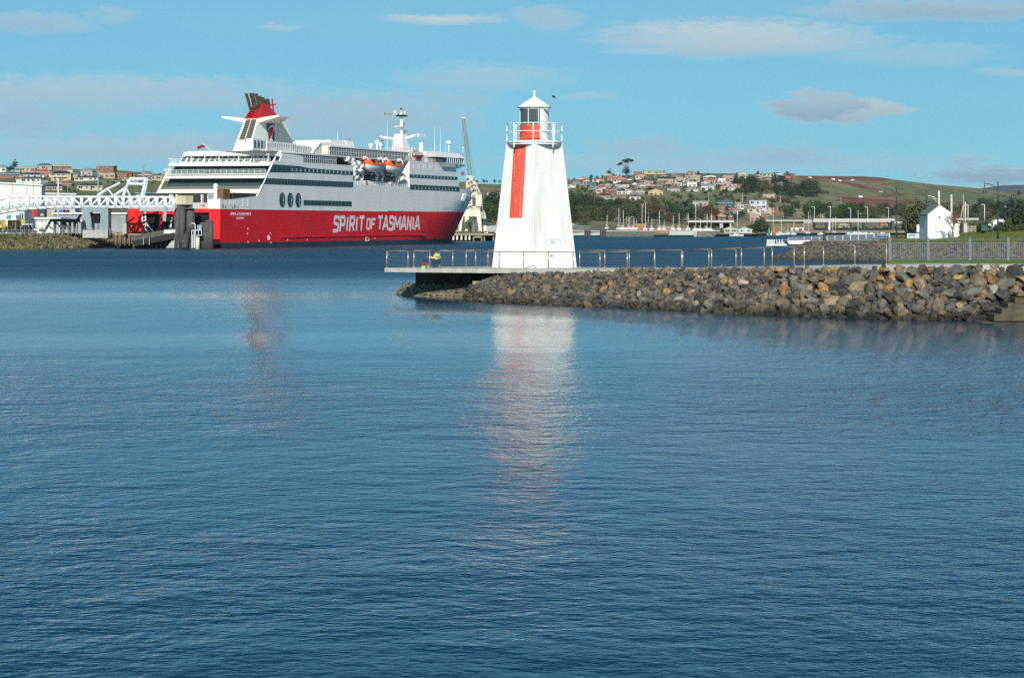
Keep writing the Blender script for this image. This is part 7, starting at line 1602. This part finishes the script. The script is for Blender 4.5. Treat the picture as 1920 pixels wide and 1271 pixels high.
# ================================================================ boats
saild=mat('sail_blue',(0.03,0.08,0.2),.7)
def yacht(px,yw,L,mast,colour='white',lab='',D=None,base=0.0,stand=False,mast2=None,cover=False,rig=True):
    D=D or H*F/(yw-HY); sc=F/D; Lm=L/sc; x=X(px,D); t=thing('yacht',lab,'yacht',(x,D,base),0,'yachts and boats at the far moorings'); t['_w']=(0,0,0)
    w=Lm*.15; fb=max(.9,Lm*.1)
    rows=[]
    for i in range(9):
        f=i/8*2-1; ww=w*max(.03,1-max(0,f)**2.2)*(1 if f>0 else 1-.25*f*f); zt=fb*(1+.18*f*f+.15*max(0,f)); rows.append([(f*Lm/2,-ww,zt),(f*Lm/2*.96,-ww*.85,fb*.3),(f*Lm/2*.9,0,-.3),(f*Lm/2*.96,ww*.85,fb*.3),(f*Lm/2,ww,zt)])
    m=MB(); m.grid(rows); m.face(*([r[0] for r in rows]+[r[4] for r in rows[::-1]])); m.build('hull',shw if colour=='white' else mat('hull_'+colour,(0.012,0.015,0.02) if colour=='dark' else (.2,.2,.2),.4),t,True,local=True)
    m=MB(); m.hexa([(-Lm*.18,-w*.6,fb),(Lm*.2,-w*.5,fb),(Lm*.2,w*.5,fb),(-Lm*.18,w*.6,fb)],[(-Lm*.16,-w*.5,fb+.8),(Lm*.1,-w*.4,fb+.7),(Lm*.1,w*.4,fb+.7),(-Lm*.16,w*.5,fb+.8)]); m.build('cabin',shw,t,local=True)
    m=MB(); m.box(-Lm*.12,Lm*.08,-w*.6-.02,-w*.45,fb+.3,fb+.6); m.build('window',darkglass,t,local=True)
    if mast:
        zt=H+(HY-mast)/F*D-base; m=MB(); m.tube((Lm*.05,0,0),(Lm*.05,0,zt),.13 if D>900 else .1,6,.09); 
        m.tube((Lm*.05,0,fb+1.3),(-Lm*.38,0,fb+1.4),.13,5); m.bar((Lm*.05,-1,zt*.6),(Lm*.05,1,zt*.6),.08); m.build('mast',shw,t,True,local=True)
        if rig: m=MB(); m.tube((Lm*.05,0,zt),(Lm*.48,0,fb),.02,3); m.tube((Lm*.05,0,zt),(-Lm*.46,0,fb),.02,3); m.build('rigging',greyst,t,local=True)
        if cover: m=MB(); m.tube((Lm*.04,0,fb+1.5),(-Lm*.36,0,fb+1.55),.3,6); m.build('sail_cover',saild,t,True,local=True)
    if mast2: zt=H+(HY-mast2)/F*D-base; m=MB(); m.tube((-Lm*.3,0,0),(-Lm*.3,0,zt),.12,6,.08); m.build('mast',shw,t,True,local=True)
    if stand: m=MB(); m.box(-Lm*.2,Lm*.2,-.4,.4,-1.2,-.2); m.build('cradle',darkst,t,local=True)
    return t
for a in ((1381,443.5,27,395,'white','white sailing yacht alone on its mooring in front of the boathouse'),
 (1515,440.6,25,397,'dark','dark hulled yacht with two tall masts left of the bridge pier',None,0,False,408),
 (1607,441.2,40,395,'white','large white yacht with blue sail cover in front of the bridge',None,0,False,None,True),
 (1566,438.9,16,407,'dark','dark hulled two masted yacht beside the bridge brace',1370,0,False,408),
 (1449,441.2,15,389,'white','white yacht with a tall mast left of the pale boats below the embankment'),
 (1464,440.8,16,411,'white','pale yacht moored below the dry embankment'),
 (1477,440.2,9,420,'white','tiny white yacht at the middle of the far moorings'),
 (1488,440.4,10,415,'white','small white yacht with brown mast just left of the dark hulled yacht'),
 (1539,440.3,12,None,'white','small pale motor boat between the dark hulled yachts'),
 (1634,440.9,14,None,'white','small white boat with outboard right of the large white yacht'),
 (1592,440.5,12,None,'white','small white cabin boat left of the large white yacht')):
    yacht(a[0],a[1],a[2],a[3],a[4],a[5],*(a[6:]))
yacht(1655,440.9,23,None,'white','white motor cruiser under the right end of the road bridge'); yacht(1450,441.8,24,None,'white','broad white motor cruiser at the left of the far moorings'); 
for x,yw,L,mast,lab in ((1290,430,8,400,'laid up yacht with tall mast behind the sea wall, left one'),(1304,431,10,381,'laid up yacht with the tallest mast behind the sea wall'),(1325,431,14,402,'white laid up yacht with cover at the end of the sea wall'),(1333,433,12,401,'white laid up yacht at the tip of the sea wall'),(1313,431,8,411,'laid up yacht with short mast by the sea wall end'),(1160,429,9,391,'laid up yacht with thick tall mast on the far quay'),(1168,429.5,14,395,'white laid up yacht beside the dark palisade fence'),(1188,429.5,14,407,'white laid up yacht in front of the orange red block'),(1138,428,7,404,'laid up boat with short mast behind the palisade fence'),(1210,430,7,381,'laid up yacht with very tall mast beside the orange block'),(1179,429,7,408,'laid up yacht with slim mast before the orange red block'),(1222,430,7,410,'laid up yacht with slim mast before the low orange building'),(1236,430,7,396,'laid up yacht before the white roofed low building'),(1262,430,8,405,'laid up yacht at the saw tooth gables'),(1273,430,8,400,'laid up yacht right of the saw tooth gables'),(1245,430,6,413,'little laid up yacht before the low orange buildings')):
    yacht(x,443,L,mast,'white',lab,D=1135,base=H+(HY-yw-1.5)/F*1135,stand=True,rig=False)
m=MB(); c=P(1451,434,1150); m.tube((c.x,c.y,0),(c.x,c.y,c.z+2.5),1.1,10,.7); tag(m.build('channel_marker',mat('marker_red',(.5,.12,.08),.6),None,True),'pinkish red channel marker among the far white boats','marker')
m=MB(); c=P(1442,434,1150); m.tube((c.x,c.y,0),(c.x,c.y,c.z+2.0),.7,8,.4); tag(m.build('channel_marker',mat('marker_green',(.05,.3,.22),.6),None,True),'small green channel marker at the left of the far boats','marker')
# ================================================================ trees
def tree_meshes():
    kinds={}
    def leafmat(n,c): return mat(n,c,.85,var=.45,scale=.35,spec=.15)
    cols={'dark':leafmat('leaf_dark',(0.038,0.058,0.030)),'green':leafmat('leaf_green',(0.06,0.10,0.03)),'olive':leafmat('leaf_olive',(0.10,0.10,0.045)),'brown':leafmat('leaf_brown',(0.11,0.075,0.05)),'blue':leafmat('leaf_blue',(0.045,0.065,0.060))}
    bark=mat('bark',(0.11,0.09,0.07),.9,var=.3); gumbark=mat('gum_bark',(0.42,0.38,0.32),.8,var=.15)
    def crown(seed,lobes,n,size,flat=.8):
        rg=random.Random(seed); m=MB()
        tot=sum(l[3]**2 for l in lobes)
        for (cx,cy,cz,r) in lobes:
            for _ in range(int(n*r*r/tot)):
                d=Vector((rg.gauss(0,1),rg.gauss(0,1),rg.gauss(0,1))).normalized(); q=rg.random()**.33
                if mnoise.noise(Vector((d.x*2+cx*3,d.y*2+seed,d.z*2+cz)))<-.22: q*=.7
                p=Vector((cx,cy,cz))+Vector((d.x*r*q,d.y*r*q,d.z*r*q*flat)); s=size*rg.uniform(.6,1.3)
                nrm=(d+Vector((rg.gauss(0,.5),rg.gauss(0,.5),rg.gauss(0,.5)+.3))).normalized(); u=nrm.orthogonal().normalized(); u.rotate(Matrix.Rotation(rg.uniform(0,6.28),3,nrm)); w=nrm.cross(u)
                m.face(p+u*s,p+w*s*.7+nrm*s*.15,p-u*s*.9,p-w*s*.75-nrm*s*.1)
        return m
    def trunk(h,r,branches,mt):
        m=MB(); m.tube((0,0,-.15),(0.01,0,h*.5),r,6,r*.75); m.tube((0.01,0,h*.5),(0,0,h),r*.75,6,r*.3)
        for b in branches: m.tube((0,0,b[3] if len(b)>3 else h*.45),b[:3],r*.45,5,r*.15)
        return m.mesh('trunk',mt,True)
    # unit trees, one unit tall
    R_=[('round',[(0,0,.52,.33),(-.2,.05,.38,.26),(.2,-.05,.36,.27),(.05,.1,.76,.22),(-.12,-.1,.66,.24),(0,-.1,.24,.24)],1100,.036),
        ('broad',[(0,0,.54,.32),(-.34,0,.42,.27),(.36,.05,.44,.27),(-.1,-.15,.25,.24),(.22,-.1,.28,.22),(-.15,-.1,.75,.22),(.2,.1,.72,.2),(0,-.2,.4,.22)],1200,.036),
        ('gum',[(-.2,0,.62,.2),(.2,.05,.7,.19),(0,-.05,.85,.16),(-.3,.1,.8,.13),(.32,-.1,.52,.14),(-.05,0,.5,.16)],700,.03),
        ('shrub',[(-.25,0,.4,.36),(.25,0,.42,.36),(0,0,.62,.36)],500,.06),
        ('cone',[(0,0,.28,.26),(0,0,.5,.21),(0,0,.7,.15),(0,0,.87,.08)],700,.032)]
    out={}
    for i,(nm,l,n,s) in enumerate(R_):
        for v in range(2):
            rg=random.Random(i*10+v); l2=[(a+rg.uniform(-.05,.05),b+rg.uniform(-.05,.05),c+rg.uniform(-.03,.03),r*rg.uniform(.9,1.1)) for a,b,c,r in l]
            cm=crown(i*7+v*3+1,l2,n,s)
            for ck,cmt in cols.items(): out[(nm,v,ck)]=cm.mesh('crown',cmt)
    tm=trunk(.62,.022,[(-.2,0,.5,.25),(.2,.05,.55,.28),(.05,.1,.75,.4)],bark); tg=trunk(.75,.018,[(-.25,0,.7,.2),(.25,.05,.65,.25),(.02,-.05,.85,.4)],gumbark)
    return out,tm,tg
TM,TRK,TRKG=tree_meshes()
trg=random.Random(12)
def tree(px,yt,yb,kind='round',col='dark',D=None,base=None,label=None,wide=1.0,group='trees on the hill and along the far shore'):
    D=D or hill_D(px,yb); x=X(px,D); z=base if base is not None else hill_z(x,D); h=max(2,(H+(HY-yt)/F*D)-z)
    lab=label or '%s %s tree %s'%({'dark':'dark green','green':'mid green','olive':'olive green','brown':'brownish','blue':'grey green'}[col],{'round':'rounded','broad':'broad','gum':'open gum','shrub':'bushy low','cone':'pointed'}[kind],'on the hill among the houses' if (base is None and yb<398) else ('behind the ferry bow crane' if px<935 else ('beyond the far shore quay' if px<1300 else ('above the far moorings' if px<1690 else 'beyond the park lawn'))))
    r=bpy.data.objects.new('tree',None); COL.objects.link(r); r.location=(x,D,z-.2); r.rotation_euler=(0,0,trg.uniform(-3,3)); r.scale=(h*wide,h*wide,h); r.empty_display_size=.3; tag(r,lab,'tree',group)
    link('crown',TM[(kind,trg.randrange(2),col)],r); link('trunk',TRKG if kind=='gum' else TRK,r); return r
SCRUB=[]
def belt(pxa,pxb,yba,ybb,hmin,hmax,n,kinds,cols,D=None,base=None,wide=1.0,mass=False):
    for i in range(n):
        px=lerp(pxa,pxb,(i+trg.uniform(.1,.9))/n); yb=trg.uniform(yba,ybb)
        if mass:
            D_=D or hill_D(px,yb); x=X(px,D_); z=base if base is not None else hill_z(x,D_); h=trg.uniform(hmin,hmax)/F*D_; w=wide*trg.uniform(.85,1.2)
            SCRUB.append((TM[(trg.choice(kinds),trg.randrange(2),trg.choice(cols))],Matrix.Translation((x,D_,z-.2))@Matrix.Rotation(trg.uniform(-3,3),4,'Z')@Matrix.Diagonal((h*w,h*w,h,1)))); continue
        tree(px,yb-trg.uniform(hmin,hmax),yb,trg.choice(kinds),trg.choice(cols),D,base,wide=wide*trg.uniform(.85,1.2))
GR=('dark','dark','green','olive')
belt(1058,1130,398,404,30,40,7,('round','broad','gum'),('dark','dark','blue','green')); belt(1058,1150,412,424,26,40,11,('round','broad','gum'),GR); belt(1112,1160,395,408,22,34,8,('round','broad'),('dark','green','dark'))
belt(1150,1200,408,422,22,36,9,('round','gum'),('dark','olive','brown')); belt(1195,1240,396,418,22,36,8,('round','gum'),('brown','brown','dark','olive')); belt(1165,1215,384,394,12,18,6,('shrub','round'),('dark','green','brown'))
belt(1252,1292,412,420,36,48,6,('broad','round','gum'),('dark','green','dark')); belt(1286,1345,410,416,20,34,8,('round','gum'),('brown','olive','brown','dark')); belt(1342,1395,405,415,10,18,6,('shrub','round'),('olive','dark','brown'))
belt(1372,1402,345,352,14,20,4,('round','broad'),('dark','dark')); belt(1393,1438,350,368,20,30,8,('round','broad'),('dark','olive','dark')); belt(1346,1365,362,374,10,14,3,('round',),('olive','dark'))
belt(1452,1480,345,366,20,30,6,('round','broad'),('dark','blue','olive')); belt(1480,1530,356,374,18,34,9,('round','broad'),('dark','blue','dark')); belt(1520,1556,362,368,6,10,5,('shrub',),('brown','brown'))
belt(1468,1500,398,410,16,28,7,('round','gum'),('olive','dark','green')); belt(1508,1548,402,412,22,34,8,('round','broad','gum'),('dark','green','dark')); belt(1545,1580,405,414,16,26,7,('round','broad'),('dark','green','brown')); belt(1576,1612,404,414,22,34,8,('round','broad'),('green','dark')); belt(1612,1650,404,414,8,20,6,('round','shrub'),('dark','brown','green')); belt(1630,1700,400,412,16,30,10,('round','broad'),('dark','olive','brown'))
belt(1555,1690,420,436,8,14,26,('shrub','round'),('dark','green','olive'),D=1440,base=1.6,mass=True)
belt(1695,1860,402,415,20,36,16,('round','broad','gum'),('dark','brown','olive','brown')); belt(1690,1900,410,422,14,22,34,('round','shrub'),('dark','olive','brown'),mass=True); belt(1835,1900,395,410,26,46,8,('round','broad'),('dark','blue','dark'))
belt(905,940,405,424,34,52,7,('round','broad','gum'),('dark','olive','green')); belt(872,940,343,348,6,13,7,('round','gum','broad'),('dark','blue')); belt(905,940,378,384,8,12,3,('shrub',),('dark',))
belt(1418,1440,425,435,14,22,4,('round','broad'),('green','dark'),D=1172,base=1.6); belt(1400,1420,424,430,8,12,3,('shrub',),('dark','green'),D=1176,base=1.6)
belt(1062,1300,334,382,4,11,130,('shrub','round'),('dark','green','olive','brown'),mass=True); belt(1290,1480,328,392,4,11,120,('shrub','round'),('dark','green','olive'),mass=True); belt(0,330,322,352,4,8,40,('shrub','round'),('dark','green','olive'),mass=True); belt(1290,1350,368,378,5,9,8,('shrub',),('olive','dark'),mass=True); belt(205,240,343,348,4,6,5,('round',),('dark',),mass=True)
belt(280,320,334,340,8,12,3,('round',),('brown','olive')); belt(120,160,352,362,5,8,5,('shrub',),('green','brown'))
belt(1058,1112,374,386,18,26,5,('round','broad'),('dark','green','dark')); belt(1105,1165,384,400,20,32,6,('round','broad'),('dark','green','olive')); belt(1150,1200,394,408,20,30,5,('round','broad'),('dark','olive','green')); belt(1195,1262,402,424,22,32,6,('round','broad'),('dark','green','brown'))
belt(1296,1345,396,410,14,22,8,('round','broad'),('dark','olive','brown')); belt(1440,1482,372,384,10,16,5,('shrub','round'),('olive','brown')); belt(1540,1700,396,408,12,22,26,('round','broad'),('dark','green','olive'),mass=True)
# named trees on the skyline
tree(28,296,319,'cone','dark',label='dark pointed tree on the skyline at the far left',wide=1.3); tree(19,309,319,'round','dark',label='small round dark tree beside the pointed tree at the far left')
tree(1143,315,329,'cone','dark',label='dark pointed tree on the hilltop left of the umbrella shaped tree',wide=1.6)
D=hill_D(1176,328)
ut=tree(1175,309,329,'broad','dark',label='dark lower crown of the twin hilltop tree standing under the umbrella tree',wide=.75)
x=X(1174,D+6); z=hill_z(x,D+6); t=thing('umbrella_tree','tall hilltop tree with a flat spreading umbrella crown on the skyline','tree',(x,D+6,z))
rg=random.Random(2); m=MB()
for (cx,cy,r,fl) in ((1164,306.5,4.2,.6),(1171,301.5,5.2,.55),(1178,299.5,5.2,.5),(1184,301.5,4.6,.5),(1175,303.5,5,.45),(1160,309,2.4,.7)):
    c=P(cx,cy,D+6); rr_=r/F*(D+6)
    for _ in range(150):
        d=Vector((rg.gauss(0,1),rg.gauss(0,1),rg.gauss(0,1))).normalized()*rr_*rg.random()**.4; d.z*=fl; s=.42*rg.uniform(.6,1.3); u=Vector((rg.gauss(0,1),rg.gauss(0,1),rg.gauss(0,1))).normalized(); w=u.orthogonal().normalized(); m.face(c+d+u*s,c+d+w*s,c+d-u*s,c+d-w*s)
m.build('crown',MATS['leaf_dark'],t)
m=MB(); b=Vector((x,D+6,z)); m.tube(b,P(1173,313,D+6),.45,6,.3)
for q in ((1165,306),(1171,302),(1179,300),(1184,302)): m.tube(P(1173,313,D+6),P(*q,D+6),.22,5,.1)
m.build('trunk',MATS['bark'],t,True)
# park trees
tree(1720,364,437,'broad','olive',D=480,base=3.1,label='big olive green tree with thick trunk left of the white cottage',wide=.92,group='trees in the park'); tree(1706,380,437,'round','green',D=486,base=3.1,label='smaller mid green tree tucked left of the big olive tree',wide=.8,group='trees in the park')
tree(1706+26,378,437,'round','dark',D=500,base=3.1,label='dark tree tucked behind the right of the big olive tree',wide=.7,group='trees in the park')
tree(1913,366,438,'broad','dark',D=470,base=4.2,label='dark large bushy tree cut by the right edge of the photo',wide=.85,group='trees in the park'); tree(1935,362,438,'broad','olive',D=480,base=4.2,label='olive tree just beyond the right edge',wide=.8,group='trees in the park')
tree(1898,358,425,'round','blue',D=640,base=3.5,label='grey green rounded tree behind the dark tree at the right edge',wide=.6,group='trees in the park'); tree(1912,351,425,'cone','blue',D=660,base=3.5,label='grey green pointed tree top at the right edge',wide=.5,group='trees in the park')
tree(1889,402,431,'shrub','green',D=460,base=4.0,label='yellow green bush beside the dark tree at the right edge',wide=.7,group='trees in the park'); tree(1833,411,434,'shrub','green',D=470,base=4.0,label='round green bush right of the post and rail fence',wide=1.1,group='trees in the park')
tree(1848,411,432,'shrub','dark',D=500,base=4.0,label='dark bush behind the green enclosure',wide=1.2,group='trees in the park'); tree(1822,412,432,'shrub','olive',D=520,base=4.0,label='olive bush behind the post and rail fence',wide=1.1,group='trees in the park'); tree(1800,413,434,'shrub','brown',D=520,base=4.0,label='brownish bush right of the cottage behind the bare shrub',wide=1.4,group='trees in the park')
for i in range(9): tree(1868+i*8,424,431+(i%3),'shrub','olive' if i%2 else 'green',D=462,base=4.6,label='low flowering shrub in the hedge at the lawn edge',wide=1.0,group='hedge shrubs at the lawn edge')
def build_scrub():
    names=['dark','green','olive','brown','blue']; mats=[MATS['leaf_'+k] for k in names]; m=MB()
    for me,M in SCRUB:
        b=len(m.v); m.v+=[tuple(M@v.co) for v in me.vertices]; ci=mats.index(me.materials[0])
        for i in range(0,len(me.polygons)): f=me.polygons[i]; m.f.append(tuple(b+k for k in f.vertices)); m.m.append(ci)
    o=m.build('garden_shrubs',mats,None,False,'stuff'); o['label']='bushes and low scrub between the hillside houses and along the far shore'; o['category']='shrubs'
build_scrub()
# bare multi stemmed shrub beside the cottage
bs=thing('bare_tree','leafless multi stemmed shrub in front of the right side of the cottage','tree',P(1786,444,425)); rg=random.Random(31)
bkm=mat('twig_bark',(0.20,0.13,0.08),.9,var=.3); m=MB()
def branch(p,d,l,r,dep):
    q=p+d*l; m.tube(p,q,r,4,r*.7,cap=False)
    if dep==0: return
    for _ in range(3): 
        nd=(d+Vector((rg.gauss(0,.33),rg.gauss(0,.33),rg.gauss(0,.2)+.12))).normalized(); branch(q,nd,l*rg.uniform(.65,.9),r*.62,dep-1)
for k in range(4): branch(P(1784+k*1.5,444.5,425),Vector((rg.gauss(0,.25),rg.gauss(0,.2),1)).normalized(),1.5,.09,4)
m.build('branch',bkm,bs)
# gulls
for px,py in ((1716,329.5),(1723,333.5)):
    c=P(px,py,800); m=MB(); m.hexa([c+Vector(v) for v in ((-.25,0,0),(.25,0,0),(.22,.1,.05),(-.22,.1,.05))],[c+Vector(v) for v in ((-.2,0,.12),(.2,0,.12),(.15,.1,.14),(-.15,.1,.14))]); m.hexa([c+Vector(v) for v in ((0,-.05,.08),(.45,-.02,.25),(.5,.1,.2),(0,.15,.08))],[c+Vector(v) for v in ((0,-.05,.11),(.45,-.02,.28),(.5,.1,.23),(0,.15,.11))]); m.hexa([c+Vector(v) for v in ((0,-.05,.08),(-.45,-.02,.22),(-.5,.1,.17),(0,.15,.08))],[c+Vector(v) for v in ((0,-.05,.11),(-.45,-.02,.25),(-.5,.1,.2),(0,.15,.11))])
    tag(m.build('bird',darkst),'tiny dark bird flying above the far green hill right of centre','bird')
# ================================================================ haze
if HAZE>0:
    mb=MB(); mb.box(-3000,3000,-400,15700,-8,640); hz=bpy.data.materials.new('haze'); hz.use_nodes=True; nt=hz.node_tree; nt.nodes.clear(); o_=nt.nodes.new('ShaderNodeOutputMaterial'); pv=nt.nodes.new('ShaderNodeVolumePrincipled'); pv.inputs['Color'].default_value=(0.72,0.86,1.0,1); pv.inputs['Density'].default_value=HAZE; pv.inputs['Anisotropy'].default_value=0.2; nt.links.new(pv.outputs[0],o_.inputs['Volume'])
    mb.build('haze',hz,None,False,'stuff')
# ================================================================ labels that single out
def finish_labels():
    dg=bpy.context.view_layer; dg.update()
    by={}
    for o in THINGS: by.setdefault(o['label'],[]).append(o)
    words={1:'first',2:'second',3:'third',4:'fourth',5:'fifth',6:'sixth',7:'seventh',8:'eighth',9:'ninth',10:'tenth'}
    num={2:'two',3:'three',4:'four',5:'five',6:'six',7:'seven',8:'eight',9:'nine',10:'ten'}
    for lab,os_ in by.items():
        if len(os_)<2: continue
        def key(o):
            p=o.matrix_world.translation
            if o.type=='MESH' and p.length<.01: p=Vector(o.data.vertices[0].co)
            return PXof(p.x,p.y)
        os_.sort(key=key); n=len(os_)
        for i,o in enumerate(os_):
            if n==2: s=('left one of two','right one of two')[i]
            elif i==0: s='leftmost of %s such'%num.get(n,'many')
            elif i==n-1: s='rightmost of %s such'%num.get(n,'many')
            elif n%2 and i==n//2 and n<6: s='middle one of %s'%num[n]
            elif i<n/2: s='%s from the left'%words.get(i+1,'%dth'%(i+1))
            else: s='%s from the right'%words.get(n-i,'%dth'%(n-i))
            nl=lab+', '+s
            if len(nl.split())>16: nl=nl.replace(' such','').replace('one of ','of ').replace(' a ',' ').replace('in the ','in ').replace('on the ','on ',1)
            o['label']=nl
finish_labels()
for o in COL.objects:
    if o.parent is not None and o.name.split('.')[0] in JOINED|{'fender_strip','louvre','louvre_blade','crown_brace','machinery','corrugation'}: o['kind']='stuff'
for o in COL.objects:
    if '_w' in o: del o['_w']
